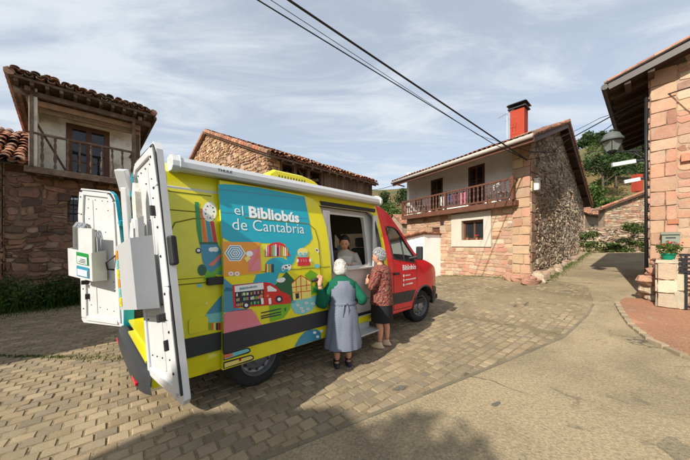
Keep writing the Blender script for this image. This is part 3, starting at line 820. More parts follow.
cloth('hung_cloth', 3.85, .28, .5, M['c_white'], 'white cloth hanging behind the balcony railing between the two doors', 4)
def plant_pot(name, p, r, h, potm, label, cat, seed, lr=.22, n=90, leafm='leaf', ls=.05, flowers=None):
    e = empty(name, p, 0, label, cat)
    mb = MB(); mb.lathe([(r*.7,0),(r*.95,h*.85),(r*1.08,h*.86),(r*1.08,h),(r*.9,h),(r*.85,h*.9)], n=16); mb.build('pot', potm, e, smooth=True, angle=40)
    mb = MB(); rnd = random.Random(seed)
    leaves(mb, (0,0,h+lr*.55), (lr,lr,lr*.75), n, ls, rnd); mb.build('leaves', M[leafm], e)
    if flowers:
        mb = MB()
        for k in range(14):
            a = rnd.uniform(0, 6.28); rr = lr*rnd.uniform(.2,.95)
            q = Vector((rr*math.cos(a), rr*math.sin(a), h+lr*rnd.uniform(.6,1.2)))
            mb.ell(q, (.018,.018,.014), 6, 4)
        mb.build('flowers', flowers, e)
    return e
def leaves(mb, c, r, n, size, rnd, cols=None, shell=.35, up=.2):
    c = Vector(c)
    for k in range(n):
        while True:
            p = Vector((rnd.uniform(-1,1), rnd.uniform(-1,1), rnd.uniform(-1,1)))
            l = p.length
            if l < 1 and (l > shell or rnd.random() < .35): break
        q = c+Vector((p.x*r[0], p.y*r[1], p.z*r[2]))
        nrm = (p+Vector((rnd.uniform(-.8,.8), rnd.uniform(-.8,.8), rnd.uniform(-.5,.9)+up))).normalized()
        t = nrm.cross(Vector((rnd.uniform(-1,1), rnd.uniform(-1,1), rnd.uniform(-1,1)))).normalized(); b_ = nrm.cross(t)
        s_ = size*rnd.uniform(.6,1.3); v = rnd.uniform(.55,1.5)
        cc = (v*rnd.uniform(.85,1.25), v, v*rnd.uniform(.7,1.1)) if not cols else tuple(x*v for x in rnd.choice(cols))
        mb.add([q-t*s_*.5, q-b_*s_*.28+t*0, q+t*s_*.55, q+b_*s_*.28+nrm*s_*.08], [(0,1,2,3)], 0, cc)
M['terra'] = mat('terracotta', (.36,.15,.08,1), rough=.9, var=.2, bump=.2); M['potgreen'] = mat('green_plastic_pot', lin(10,120,90), rough=.5, var=.05, bump=0)
M['flower'] = mat('red_petals', lin(200,20,40), rough=.7, var=.2, bump=0)
dk = lambda t, o_: A+Lf*t+out*o_+Z*3.335
for t_, lb in ((1.55, 'potted plant standing on the balcony right of the right door'), (4.35, 'potted plant on the balcony beside the left door')):
    plant_pot('potted_plant', dk(t_, .05), .11, .18, M['terra'], lb, 'plant', int(t_*10), lr=.17, n=70)
def chair(p, rz, label, m):
    e = empty('garden_chair', p, rz, label, 'chair')
    mb = MB(); mb.box((0,0,.42), (.42,.42,.04)); mb.build('seat', m, e, bevel=.01)
    mb = MB(); mb.bar((-.19,.2,.44), (-.19,.26,.86), .04,.03); mb.bar((.19,.2,.44), (.19,.26,.86), .04,.03)
    for z in (.55,.65,.75,.84): mb.bar((-.19,.215+(z-.44)*.12,z), (.19,.215+(z-.44)*.12,z), .02,.05)
    mb.build('backrest', m, e)
    for x in (-.18,.18):
        for y in (-.18,.18):
            mb = MB(); mb.bar((x,y,0), (x*.95,y*.95,.41), .035,.035); mb.build('leg', m, e)
chair(dk(5.7, -.15), 2.2, 'dark garden chair on the left end of the balcony', M['iron'])
chair(dk(1.15, -.2), 1.6, 'white garden chair near the stone pier end of the balcony', M['white'])
plant_pot('window_pot', Of+Uf*uf(2.62)+out*.0+Z*1.875, .06, .10, M['terra'], 'small flower pot on the left of the ground floor window sill', 'flower pot', 4, lr=.09, n=40, ls=.04)
plant_pot('window_pot', Of+Uf*uf(2.15)+out*.0+Z*1.875, .06, .10, M['terra'], 'small flower pot on the right of the ground floor window sill', 'flower pot', 7, lr=.09, n=40, ls=.04, flowers=M['flower'])
# boulders at the foot of the gable wall
def rock(p, r, seed, col, label, group, name='boulder'):
    mb = MB(); rnd = random.Random(seed)
    def fn(q): return q*(1+.5*noise.noise(q*1.5+Vector((seed,0,0)))+.3*noise.noise(q*3.1+Vector((0,seed,0))))
    mb.ell((0,0,0), r, 9, 7, col=col, fn=fn, rot=Matrix.Rotation(rnd.uniform(0,3), 3, 'Z'))
    o = mb.build(name, M['stone_rub'], loc=p, smooth=False); tag(o, label, 'rock', group); return o
for k in range(14):
    rnd = random.Random(k+40)
    t = -.15+k*.42 if k < 9 else 3.6+(k-9)*.8
    p = A+S*t+sout*(.18+rnd.uniform(0,.22)); sz = rnd.uniform(.11,.24) if k > 1 else .28
    p.z = gz(p.x, p.y)+sz*.3
    c = rnd.choice(RUB)
    rock(p, (sz*1.2, sz*.9, sz*.8), k+3, c, 'rough boulder in the row along the foot of the rubble gable wall', 'boulders along the gable wall')
for k, (t, o_) in enumerate([(.1,.35),(.55,.3),(-.3,.55)]):
    p = A+Lf*t+out*o_; p.z = gz(p.x, p.y)+.08
    rock(p, (.32,.22,.2), k+70, PINK[k], ['low pink boulder at the corner pier of the balcony house', 'flat pink boulder left of the corner pier', 'pink boulder lying out in front of the corner pier'][k], None)

# ================================================================= LEAN-TO
LT = empty('lean_to_shed', (3.4,12.6,0), 0, 'low white shed with sloping tiled roof built against the stone house', 'shed')
mb = MB(); mb.M = Matrix.Translation(-Vector((3.4,12.6,0)))
p0 = at(424, 245, 12.9); p1 = at(372, 245, 12.9)
p0.z = 0; p1.z = 0
zt0, zt1 = 2.15, 1.55
mb.add([p1-Z*.2, p0-Z*.2, p0+Z*zt0, p1+Z*zt1], [(0,1,2,3)])
q0 = p0+nin*2.2; q1 = p1+nin*2.2
mb.add([p1-Z*.2, p1+Z*zt1, q1+Z*zt1, q1-Z*.2], [(0,1,2,3)]); mb.add([p0-Z*.2, q0-Z*.2, q0+Z*zt0, p0+Z*zt0], [(0,1,2,3)])
mb.build('wall', M['plaster'], LT)
mb = MB(); mb.M = Matrix.Translation(-Vector((3.4,12.6,0)))
hw_ = (p0-p1).normalized()
sl = ((p0+Z*zt0)-(p1+Z*zt1)).normalized(); ll = ((p0+Z*zt0)-(p1+Z*zt1)).length
e0 = p1+Z*(zt1+.06)-sl*.25-nin*.28
mb.add([e0-Z*.05, e0-Z*.05+sl*(ll+.5), e0-Z*.05+sl*(ll+.5)+nin*2.6, e0-Z*.05+nin*2.6], [(0,1,2,3)], 0, (.3,.14,.09))
side = nin
tiles(mb, e0, nin, sl, 2.7, ll+.45, w=.2, seed=12, jit=.01)
# rake tiles seen from the front
for k in range(13):
    a = e0+sl*((ll+.45)*k/13)+Z*.05; mb.tube([a, a+sl*.3+Z*.02], [.085,.075], 7, col=TILEC[k % 7])
mb.build('roof_tiles', M['tile'], LT)

# ================================================================= LEFT HOUSE
P0 = Vector((-8.15,7,0)); Vd = Vector((.70,.714,0)).normalized(); lin_ = Vector((-Vd.y, Vd.x, 0)); lout = -lin_
W0 = P0+lin_*.7
H2 = empty('old_house', W0, 0, 'old reddish stone house with a wooden balcony and sagging tiled roof behind the van doors', 'house')
def loc2(mb): mb.M = Matrix.Translation(-W0)
mb = MB(); loc2(mb)
bw = rect(.62,1.12,2.33,3.13)
lp = rect(-.55,4.2,-.2,3.62)
wallplane(mb, W0, Vd, lp, [bw], 0, .5, Nn=lout)
stones(mb, W0, Vd, lp, [bw], rh=(.08,.24), rw=(.12,.48), cols=REDR+[(.36,.25,.18),(.16,.10,.08)], depth=.045, jit=.022, warp=.18, seed=31, Nn=lout, mi=1, gap=.012)
mb.build('stone_wall', [M['mortar_d'], M['stone_rub']], H2)
wb = empty('barred_window'); wb.parent = H2
window_unit(wb, W0+Vd*.62+Z*2.33-W0, Vd, .5, .8, 2, 2, .14, 'oldwood', .05, 'pane', bars=True, Nn=lout)
mb = MB(); loc2(mb)
ddr = rect(.59,1.56,3.62,5.27)
wallplane(mb, W0, Vd, rect(0,2.35,3.6,6.0), [ddr], 0, .25, Nn=lout)
mb.build('limewashed_wall', M['oldplaster'], H2)
mb = MB(); loc2(mb)
mb.bar(P0+Z*3.66-Vd*.0+lin_*.05, P0+Z*5.75+lin_*.05, .15, .15, up=Vd)
mb.box(P0+lin_*.42+Z*4.7, (.14,.62,2.1), 0, Matrix.Rotation(math.atan2(Vd.y, Vd.x), 3, 'Z'))
mb.build('side_wall', M['oldplaster'], H2)
mb = MB(); loc2(mb)
mb.box(W0-Vd*.07+lin_*1.3+Z*4.9, (.12,2.6,2.4), 0, Matrix.Rotation(math.atan2(Vd.y, Vd.x), 3, 'Z'))
mb.box(W0+Vd*2.28+lin_*1.3+Z*4.9, (.12,2.6,2.4), 0, Matrix.Rotation(math.atan2(Vd.y, Vd.x), 3, 'Z'))
mb.box(W0+Vd*1.1+lin_*2.6+Z*4.9, (2.4,.12,2.4), 0, Matrix.Rotation(math.atan2(Vd.y, Vd.x), 3, 'Z'))
mb.build('rear_walls', M['mortar_d'], H2)
mb = MB(); loc2(mb)
mb.bar(P0-Vd*.15+Z*3.62, P0+Vd*2.15+Z*3.58, .14, .17)
mb.bar(P0-Vd*.15+lin_*.35+Z*3.66, P0+Vd*2.15+lin_*.35+Z*3.66, .72, .06)
for k in range(6): mb.bar(P0+Vd*(.1+k*.4)+Z*3.55+lin_*.02, P0+Vd*(.1+k*.4)+lin_*.7+Z*3.55, .09, .11)
mb.build('balcony_floor', M['oldwood'], H2, bevel=.006)
rl = MB(); loc2(rl)
rl.bar(P0-Vd*.08+Z*4.58, P0+Vd*2.12+Z*4.58, .06,.055)
for k in range(9): baluster(rl, P0+Vd*(.16+k*.235)+Z*3.72, .84, .037)
rl.bar(P0+Vd*2.08+Z*3.7, P0+Vd*2.08+Z*5.75, .08,.08, up=Vd); rl.bar(P0+Vd*-.02+lout*.06+Z*3.7, P0-Vd*.02+lout*.06+Z*5.7, .07,.07, up=Vd)
rl.bar(P0+Vd*2.08+Z*4.58, P0+Vd*2.08+lin_*.7+Z*4.58, .06,.055)
rl.bar(P0+Vd*.05+lin_*.1+Z*4.9, P0+Vd*.62+lin_*.6+Z*3.75, .035,.04)
rl.build('balcony_railing', M['oldwood'], H2)
dp = empty('balcony_door'); dp.parent = H2
window_unit(dp, Vd*.59+Z*3.62, Vd, .97, 1.65, 2, 3, .02, 'wood', .13, 'glazing', Nn=lout)
# roof
rs = Vector((lin_.x, lin_.y, -.10)).normalized()
R0 = P0+lout*.30-Vd*.38+Z*5.85
mb = MB(); loc2(mb)
rw_ = 2.95
def rp(a, b_, dz=0): return R0+Vd*a+rs*b_+Z*(dz-.22*(a/3.15)**2*0)
q = [rp(0,0), rp(rw_,0), rp(rw_,3.9), rp(0,3.9)]
mb.add(q+[p-Z*.06 for p in q], [(0,1,2,3),(4,7,6,5),(0,4,5,1),(1,5,6,2),(2,6,7,3),(3,7,4,0)], 0, (.8,.8,.8))
for k in range(12): mb.bar(rp(.12+k*.26, .0, -.11), rp(.12+k*.26, 3.8, -.11), .07,.08, col=(.8,.8,.8))
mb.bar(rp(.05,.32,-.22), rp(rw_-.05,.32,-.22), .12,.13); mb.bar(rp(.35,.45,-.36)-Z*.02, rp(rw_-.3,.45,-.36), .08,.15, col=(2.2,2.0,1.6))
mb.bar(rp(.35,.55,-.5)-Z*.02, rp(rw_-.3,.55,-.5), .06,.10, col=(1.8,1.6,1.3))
for a in (.3, rw_-.35): mb.bar(rp(a,.1,-.2), rp(a,1.1,-.28), .10,.12)
mb.build('roof_timbers', M['oldwood'], H2)
mb = MB(); loc2(mb)
dc = [(.22,.11,.08),(.27,.13,.09),(.17,.09,.07),(.3,.16,.1),(.13,.09,.07),(.20,.15,.10)]
tiles(mb, R0+Z*.02, Vd, rs, rw_, 3.9, w=.175, l=.34, jit=.022, seed=77, cols=dc, sag=.08)
tiles(mb, R0+Z*.075+rs*.09, Vd, rs, rw_, .5, w=.18, l=.34, jit=.035, seed=78, cols=dc, sag=.10)
for sgn, a in ((0, .02), (1, rw_-.02)):
    for k in range(15):
        p = rp(a, k*.26-.03, .05); c = random.Random(k+sgn).choice(TILEC if sgn == 0 else dc); mb.tube([p, p+rs*.34-Z*.012], [.10,.085], 7, col=c)
mb.build('roof_tiles', M['tile'], H2)

# annex on the far left, tiled roof sloping to the square
H3 = empty('stone_annex', W0-Vd*3, 0, 'low stone annex with a tiled roof at the left edge beside the old house', 'house')
mb = MB(); mb.M = Matrix.Translation(-(W0-Vd*3))
X0 = W0-Vd*4.6+lout*.15
wallplane(mb, X0, Vd, rect(0,4.03,-.2,3.95), (), 0, .5, Nn=lout)
stones(mb, X0, Vd, rect(0,4.03,-.2,3.95), (), rh=(.12,.28), rw=(.16,.55), cols=REDR, depth=.06, jit=.022, warp=.12, seed=33, Nn=lout, mi=1)
stones(mb, X0+Vd*4.05, lin_, rect(0,.15,0,3.9), (), rh=(.2,.3), rw=(.15,.2), cols=REDR, depth=.02, seed=3, Nn=Vd, mi=1)
mb.build('stone_wall', [M['mortar_d'], M['stone_rub']], H3)
mb = MB(); mb.M = Matrix.Translation(-(W0-Vd*3))
ws = (lin_*1+Z*.52).normalized()
X1 = X0+lout*.2+Z*3.86
tiles(mb, X1, Vd, ws, 4.45, 3.3, w=.2, jit=.03, seed=44, sag=.12)
mb.add([X1-Z*.1, X1+Vd*4.4-Z*.1, X1+Vd*4.4+ws*3.3-Z*.1, X1+ws*3.3-Z*.1], [(0,1,2,3)], 0, (.15,.09,.07))
mb.add([X1+ws*3.3, X1+Vd*4.4+ws*3.3, X1+Vd*4.4+lin_*4.4-Z*.2, X1+lin_*4.4-Z*.2], [(0,1,2,3)], 0, (.3,.14,.09))
mb.build('roof_tiles', M['tile'], H3)

# ================================================================= BARN
Q = Vector((-2.91,10,0)); Bd = Vector((.69,.724,0)).normalized(); Gd = Vector((-.724,.69,0)).normalized()
bo = Vector((Bd.y, -Bd.x, 0))      # outwards from the long side
go = -Bd                            # outwards from the gable
H4 = empty('stone_barn', Q, 0, 'tall stone barn with open loft and boarded upper storey behind the van', 'barn')
def loc4(mb): mb.M = Matrix.Translation(-Q)
GW = 12.1
mb = MB(); loc4(mb)
OG = Q+Gd*GW
gp = [(0,-.2),(GW,-.2),(GW,5.05),(GW/2,7.55),(0,5.05)]
wallplane(mb, OG, -Gd, gp, (), 0, .5, Nn=go)
gup = [(0,3.4),(GW,3.4),(GW,5.05),(GW/2,7.5),(0,5.05)]
stones(mb, OG, -Gd, gup, [rect(8.6,8.95,5.5,5.75), rect(9.9,10.15,4.9,5.1)], rh=(.09,.2), rw=(.12,.36), cols=BARN, depth=.05, jit=.018, warp=.10, seed=51, Nn=go, mi=1)
# corner return on the long side
wallplane(mb, Q, Bd, rect(0,.55,-.2,5.0), (), 0, .5, Nn=bo)
stones(mb, Q, Bd, rect(0,.55,3.2,5.0), (), rh=(.15,.28), rw=(.25,.4), cols=BARN, depth=.04, jit=.012, seed=52, Nn=bo, mi=1)
BL = 6.25
wallplane(mb, Q, Bd, rect(.55,BL,-.2,3.7), (), 0, .5, Nn=bo)
stones(mb, Q, Bd, rect(.55,BL,2.6,3.7), (), rh=(.15,.28), rw=(.25,.5), cols=BARN, depth=.04, jit=.012, seed=53, Nn=bo, mi=1)
wallplane(mb, Q+Bd*BL, Gd, [(0,-.2),(GW,-.2),(GW,5.0),(GW/2,7.5),(0,5.0)], (), 0, .4, Nn=Bd)
mb.build('stone_walls', [M['mortar'], M['stone_rub']], H4)
mb = MB(); loc4(mb); rnd = random.Random(9)
u = 2.85
while u < BL-.02:
    w_ = rnd.uniform(.11,.2); k_ = rnd.uniform(.7,1.3)
    mb.bar(Q+Bd*(u+w_/2)+Z*3.68+bo*rnd.uniform(0,.02), Q+Bd*(u+w_/2)+Z*(4.98+rnd.uniform(-.03,.0)), .03, w_-.012, up=Bd, col=(k_,k_,k_)); u += w_
mb.build('loft_boards', M['boards'], H4)
mb = MB(); loc4(mb)
for u in (.62,1.3,2.0,2.78,4.5,BL-.08): mb.bar(Q+Bd*u-bo*.1+Z*3.7, Q+Bd*u-bo*.1+Z*5.0, .15,.15, up=Bd)
mb.bar(Q+Bd*.5-bo*.1+Z*4.97, Q+Bd*BL-bo*.1+Z*4.97, .16,.16)
mb.bar(Q+Bd*1.32+Z*3.75, Q+Bd*1.98+Z*4.85-bo*.4, .09,.09, up=Bd)
for a in range(9): mb.bar(Q+Bd*(.7+a*.25)-bo*(1.0)+Z*4.95, Q+Bd*(.7+a*.25)-bo*.1+Z*4.9, .05,.07)
for k in range(26):
    r_ = random.Random(k+200); u = r_.uniform(.6,2.7); dd = r_.uniform(.15,.9); z0 = r_.uniform(3.7,4.6)
    mb.bar(Q+Bd*u-bo*dd+Z*z0, Q+Bd*(u+r_.uniform(-.5,.5))-bo*(dd+.1)+Z*(z0+r_.uniform(.0,.6)), .04,.07, col=(r_.uniform(.7,1.6),)*3)
mb.build('loft_timbers', M['oldwood'], H4)
mb = MB(); loc4(mb)
mb.add([Q+Bd*.5-bo*1.6+Z*3.6, Q+Bd*3-bo*1.6+Z*3.6, Q+Bd*3-bo*1.6+Z*5.3, Q+Bd*.5-bo*1.6+Z*5.3], [(0,1,2,3)]); mb.build('loft_back', M['darkin'], H4)
hh = MB(); loc4(hh)
for k in range(60):
    r_ = random.Random(k+500); hh.ell(Q+Bd*r_.uniform(.7,2.8)-bo*r_.uniform(.3,1.2)+Z*r_.uniform(3.75,4.75), (r_.uniform(.06,.2),r_.uniform(.06,.2),r_.uniform(.05,.12)), 7, 5, col=(r_.choice(BARN)))
hh.build('stored_rubble', M['stone_rub'], H4)
mb = MB(); loc4(mb)
bslope = 2.5/(GW/2)
Wb = (Gd+Z*bslope).normalized(); ln = math.hypot(GW/2, 2.5)
E0 = Q+bo*.35-Bd*.12+Z*(5.08-.35*bslope)
q = [E0, E0+Bd*(BL+.35), E0+Bd*(BL+.35)+Wb*(ln+.4), E0+Wb*(ln+.4)]
for side_ in (0, 1):
    if side_:
        Wb2 = (-Gd+Z*bslope).normalized(); F0 = Q+Gd*(GW+.35)-Bd*.12+Z*(5.08-.35*bslope)
        q = [F0, F0+Wb2*(ln+.4), F0+Wb2*(ln+.4)+Bd*(BL+.35), F0+Bd*(BL+.35)]
    mb.add(q+[p-Z*.08 for p in q], [(0,1,2,3),(7,6,5,4),(0,4,5,1),(1,5,6,2),(2,6,7,3),(3,7,4,0)])
for k in range(14): mb.bar(E0+Bd*(.1+k*.48)-Z*.12, E0+Bd*(.1+k*.48)+Wb*1.2-Z*.12, .07,.09)
mb.build('roof_boards', M['oldwood'], H4)
mb = MB(); loc4(mb)
tiles(mb, E0+Z*.03, Bd, Wb, BL+.35, ln+.35, w=.2, jit=.025, seed=61, sag=.08)
tiles(mb, F0+Z*.03+Bd*(BL+.35), -Bd, Wb2, BL+.35, ln+.35, w=.2, jit=.025, seed=62, sag=.08)
for k in range(27):
    for (O_, W_) in ((E0, Wb), (F0, Wb2)):
        p = O_+W_*(k*.25)+Z*.06; mb.tube([p, p+W_*.32], [.10,.085], 7, col=random.Random(k).choice(TILEC))
mb.tube([E0+Wb*(ln+.38)+Z*.08, E0+Wb*(ln+.38)+Bd*(BL+.35)+Z*.08], .12, 8, col=(.35,.16,.1))
mb.build('roof_tiles', M['tile'], H4)
# small tiled roof glimpsed between the old house and the barn
c = at(172, 172, 13)
H5 = empty('outbuilding', (c.x, c.y, 0), 0, 'low outbuilding whose clay tiled roof shows above the open van door', 'house')
mb = MB(); a0 = Vector((-.5*3,0,0))
T0 = Vector((0,0,4.55))-Vd*2.6+lout*.3
tiles(mb, T0, Vd, (lin_+Z*.42).normalized(), 4.6, 2.6, w=.2, jit=.02, seed=91, sag=.06); mb.build('roof_tiles', M['tile'], H5)
mb = MB(); rt_ = Matrix.Rotation(math.atan2(Vd.y, Vd.x), 3, 'Z')
mb.box(Vector((0,0,2.25))-Vd*.3+lin_*1.1, (4.4,2.4,4.5), 0, rt_); mb.build('wall', M['mortar_d'], H5)

# ================================================================= RIGHT HOUSE
C = Vector((7.51,6.6,0)); Rs = Vector((.751,.660,0)).normalized(); Rf = Vector((.66,-.751,0)).normalized()
rso = Vector((-Rs.y, Rs.x, 0)); rfo = Vector((Rf.y, -Rf.x, 0))
H6 = empty('sandstone_house', C, 0, 'pink sandstone house at the right edge with wide dark eaves', 'house')
def loc6(mb): mb.M = Matrix.Translation(-C)
mb = MB(); loc6(mb)
wz = .29
ww = rect(.66,1.5,2.85,3.55)
fp = [(0,.1),(5,-.2),(5,5.95+wz*5),(0,5.95)]
wallplane(mb, C, Rf, fp, [ww], 0, .45, Nn=rfo)
stones(mb, C+rfo*.012, Rf, rect(0,.42,.1,5.9), (), rh=(.26,.40), rw=(.36,.42), cols=PINK[:5], depth=.012, jit=.005, seed=71, Nn=rfo, mi=1, gap=.006)
stones(mb, C, Rf, [(.42,.1),(5,-.2),(5,5.9+wz*5),(.42,5.9)], [ww], rh=(.17,.30), rw=(.25,.62), cols=PINK, depth=.014, jit=.014, warp=.04, seed=72, Nn=rfo, mi=1, gap=.016)
wallplane(mb, C+Rs*6, -Rs, rect(0,6,.1,6.0), (), 0, .4, Nn=rso)
stones(mb, C+Rs*6, -Rs, rect(0,6,.1,5.9), (), rh=(.17,.32), rw=(.25,.6), cols=PINK, depth=.026, jit=.010, warp=.03, seed=73, Nn=rso, mi=1, gap=.016)
mb.add([C+Rs*6, C+Rs*6+Rf*5, C+Rs*6+Rf*5+Z*7.4, C+Rs*6+Z*5.95], [(0,1,2,3)]); mb.add([C+Rf*5, C+Rf*5+Z*7.4, C+Rf*5+Rs*6+Z*7.4, C+Rf*5+Rs*6], [(0,1,2,3)])
mb.build('stone_walls', [M['mortar'], M['stone_pink']], H6)
wf = empty('upper_window'); wf.parent = H6
window_unit(wf, Rf*.66+Z*2.85, Rf, .84, .7, 2, 1, .15, 'wood', .07, 'pane', Nn=rfo)
mb = MB(); loc6(mb); mb.box(C+Rf*1.05+rfo*.05+Z*3.66, (1.15,.1,.17), 0, Matrix.Rotation(math.atan2(Rf.y, Rf.x), 3, 'Z'), (.46,.20,.12)); mb.build('window_lintel', M['stone_pink'], H6)
# roof
e0 = C+rso*.70+rfo*.5+Z*5.66
up6 = (Rf+Z*wz).normalized()
mb = MB(); loc6(mb)
q = [e0, e0+up6*6, e0+up6*6+Rs*7, e0+Rs*7]
mb.add(q+[p+Z*.06 for p in q], [(0,1,2,3),(7,6,5,4),(0,4,5,1),(1,5,6,2),(2,6,7,3),(3,7,4,0)])
for k in range(9): mb.bar(e0+Rs*(.55+k*.75)-Z*.07, e0+Rs*(.55+k*.75)+up6*1.3-Z*.07, .1,.13)
for a in (.35, .75, 2.2): mb.bar(e0+up6*a-Z*.09+Rs*.02, e0+up6*a+Rs*.62-Z*.09, .11,.15)
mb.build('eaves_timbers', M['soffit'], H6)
mb = MB(); loc6(mb)
mb.bar(e0+Z*.0-rfo*-.015, e0+up6*6-rfo*-.015, .03, .17, up=Z); mb.tube([e0+rso*.06+Z*.02-Rs*.03, e0+rso*.06+Rs*7+Z*.02], .075, 10)
mb.tube([e0+rso*.02+rfo*.04+Z*.1, e0+up6*6+rfo*.04+Z*.1], .03, 8)
mb.build('rain_gutter', M['gutter'], H6)
mb = MB(); loc6(mb)
pp_ = [C+rso*.06+Rs*.05+Z*5.5, C+rso*.06+Rs*.05+Z*.35]
mb.tube(pp_, .034, 10); mb.build('drain_pipe', M['iron'], H6, smooth=True)
mb = MB(); loc6(mb)
tiles(mb, e0+Z*.08, Rs, up6, 7, 5.9, w=.2, jit=.008, seed=81)
for k in range(22): p = e0+up6*(.27*k)+Z*.12+Rs*.03; mb.tube([p, p+up6*.33], [.085,.075], 7, col=TILEC[k % 4])
mb.build('roof_tiles', M['tile'], H6)
# street lamp on a scroll bracket
Lb = C+Rs*.35+rso*.03+Z*4.08
Lp = at(612, 153, 7.42)
LS = .84
sl_ = empty('wall_lantern', Lb, 0, 'grey street lantern on a wrought iron bracket at the sandstone house corner', 'street lamp')
r0 = Lp-Lb
mb = MB()
mb.tube([(0,0,0), r0*.5+Z*.02, r0], .018, 8)
mb.tube([Z*-.28, r0*.35-Z*.06], .014, 8)
for s_, c_ in ((.10, r0*.20), (.07, r0*.40)):
    pts = []
    dirh = Vector((r0.x, r0.y, 0)).normalized()
    for k in range(22):
        a = k*.55; rr = s_*(1-k/26); pts.append(c_+dirh*(rr*math.cos(a))+Z*(rr*math.sin(a)-.02))
    mb.tube(pts, .011, 6)
mb.box((0,0,-.1), (.06,.06,.5), 0, rt_)
mb.build('bracket', M['iron'], sl_)
mb = MB(); mb.M = Matrix.Translation(r0) @ Matrix.Scale(LS, 4)
hd = [(.10,0),(.24,.42)]
for k in range(4):
    a = math.pi/4+k*math.pi/2; a2 = a+math.pi/2
    f_ = lambda an, r, z: Vector((r*math.cos(an), r*math.sin(an), z))
    mb.bar(f_(a,.12,.05), f_(a,.27,.40), .02,.02); mb.bar(f_(a,.27,.40), f_(a2,.27,.40), .03,.03); mb.bar(f_(a,.12,.05), f_(a2,.12,.05), .025,.025)
mb.lathe([(.03,-.04),(.10,.0),(.13,.05),(.10,.09)], n=12)
mb.build('lantern_frame', M['iron'], sl_)
mb = MB(); mb.M = Matrix.Translation(r0) @ Matrix.Scale(LS, 4)
mb.lathe([(.29,.40),(.30,.44),(.24,.52),(.19,.63),(.10,.68),(.05,.70),(.05,.73),(.08,.74),(.05,.78),(.01,.79)], n=16); M['lampcap'] = mat('grey_lamp_metal', (.13,.14,.14,1), rough=.55, metal=.3, var=.15, bump=.05)
mb.build('lantern_cap', M['lampcap'], sl_, smooth=True, angle=40)
mb = MB(); mb.M = Matrix.Translation(r0) @ Matrix.Scale(LS, 4)
for k in range(4):
    a = math.pi/4+k*math.pi/2; a2 = a+math.pi/2
    mb.add([f_(a,.115,.06), f_(a2,.115,.06), f_(a2,.262,.39), f_(a,.262,.39)], [(0,1,2,3)])
mb.build('glass_panes', M['lampglass'], sl_)
mb = MB(); mb.M = Matrix.Translation(r0) @ Matrix.Scale(LS, 4); mb.ell((0,0,.3), (.055,.055,.09)); mb.build('bulb', M['offwhite'], sl_, smooth=True)
for i, (pa, pb, Y0, Y1) in enumerate((((612,165),(650,158.5),12.4,12.0), ((624,182),(650,177),13.4,13.0))):
    a = at(*pa, Y0); b_ = at(*pb, Y1)
    e = empty('wall_bar', b_, 0, ['upper white tipped bar sticking out of the dark eaves below the street lantern', 'lower white tipped bar sticking out of the dark eaves above the far red chimney'][i], 'bar')
    mb = MB(); mb.bar(a-b_, (a-b_)*.38, .10, .17); mb.build('white_tube', M['white'], e, smooth=True, angle=40)
    mb = MB(); mb.tube([(a-b_)*.38, Vector((.35,.3,.05))], .05, 8); mb.build('mounting_arm', M['gutter'], e)
# mailbox, plaque
def onf(u, z, o_=.03): return C+Rf*u+rfo*o_+Z*z
rz6 = math.atan2(Rf.y, Rf.x)
e = empty('mailbox', onf(.32,1.66,.04), rz6, 'grey green metal mailbox on the sandstone wall above the flower pot', 'mailbox')
M['mail'] = mat('grey_green_metal', lin(128,134,120), rough=.5, var=.08, bump=0, metal=.2)
mb = MB(); mb.box((0,-.06,.12), (.27,.12,.25)); mb.build('box', M['mail'], e, bevel=.006)
mb = MB(); mb.add([(-.15,-.15,.235),(.15,-.15,.235),(.15,.01,.285),(-.15,.01,.285),(-.15,-.15,.25),(.15,-.15,.25),(.15,.01,.30),(-.15,.01,.30)], [(0,3,2,1),(4,5,6,7),(0,1,5,4),(1,2,6,5),(2,3,7,6),(3,0,4,7)]); mb.build('lid', M['mail'], e)
mb = MB(); mb.box((0,-.124,.16), (.15,.008,.022)); mb.build('slot', M['iron'], e)
mb = MB(); mb.box((0,0,0), (.18,.02,.11)); o = mb.build('house_plaque', M['terra'], loc=onf(.36,2.2,.045), rotz=rz6, bevel=.005); tag(o, 'small terracotta coloured plaque on the sandstone wall above the mailbox', 'plaque')
# stone gate pier and stump wall
def pierstone(name, p, w_, d_, h_, label, cat, seed, cols):
    e = empty(name, p, rz6, label, cat)
    mb = MB(); rnd = random.Random(seed)
    mb.box((0,0,h_/2), (w_-.03,d_-.03,h_-.02)); mb.build('core', M['mortar'], e)
    mb = MB()
    for (O_, U_, ln_) in ((Vector((-w_/2,-d_/2,0)), Vector((1,0,0)), w_), (Vector((w_/2,-d_/2,0)), Vector((0,1,0)), d_), (Vector((-w_/2,d_/2,0)), Vector((0,-1,0)), d_), (Vector((w_/2,d_/2,0)), Vector((-1,0,0)), w_)):
        stones(mb, O_, U_, rect(0,ln_,0,h_), (), rh=(h_*.28,h_*.45), rw=(ln_*.9,ln_*1.1), cols=cols, depth=.02, jit=.008, seed=seed)
    mb.box((0,0,h_+.03), (w_+.05,d_+.05,.07), 0, None, cols[0], taper=.93); mb.build('stones', M['stone_pink'], e)
    return e
pb = at(667, 303, 6.05); pb.z = gz(pb.x, pb.y)+.02
pierstone('stone_pier', pb, .30, .30, 1.0, 'squat stone pier of pale blocks carrying the flower pot', 'pier', 3, [(.46,.38,.27),(.5,.42,.3),(.4,.31,.22)])
p2 = at(679.5, 303, 5.9); p2.z = gz(p2.x, p2.y)+.02
pierstone('gate_post', p2, .17, .24, 1.02, 'narrow grey stone gate post between the pale pier and the black gate', 'post', 5, [(.38,.33,.25),(.33,.29,.22)])
plant_pot('flower_pot', pb+Z*1.04+Rf*.02, .12, .17, M['potgreen'], 'green pot of leafy plants with red flowers on the stone pier under the mailbox', 'flower pot', 21, lr=.215, n=330, ls=.06, flowers=M['flower'])
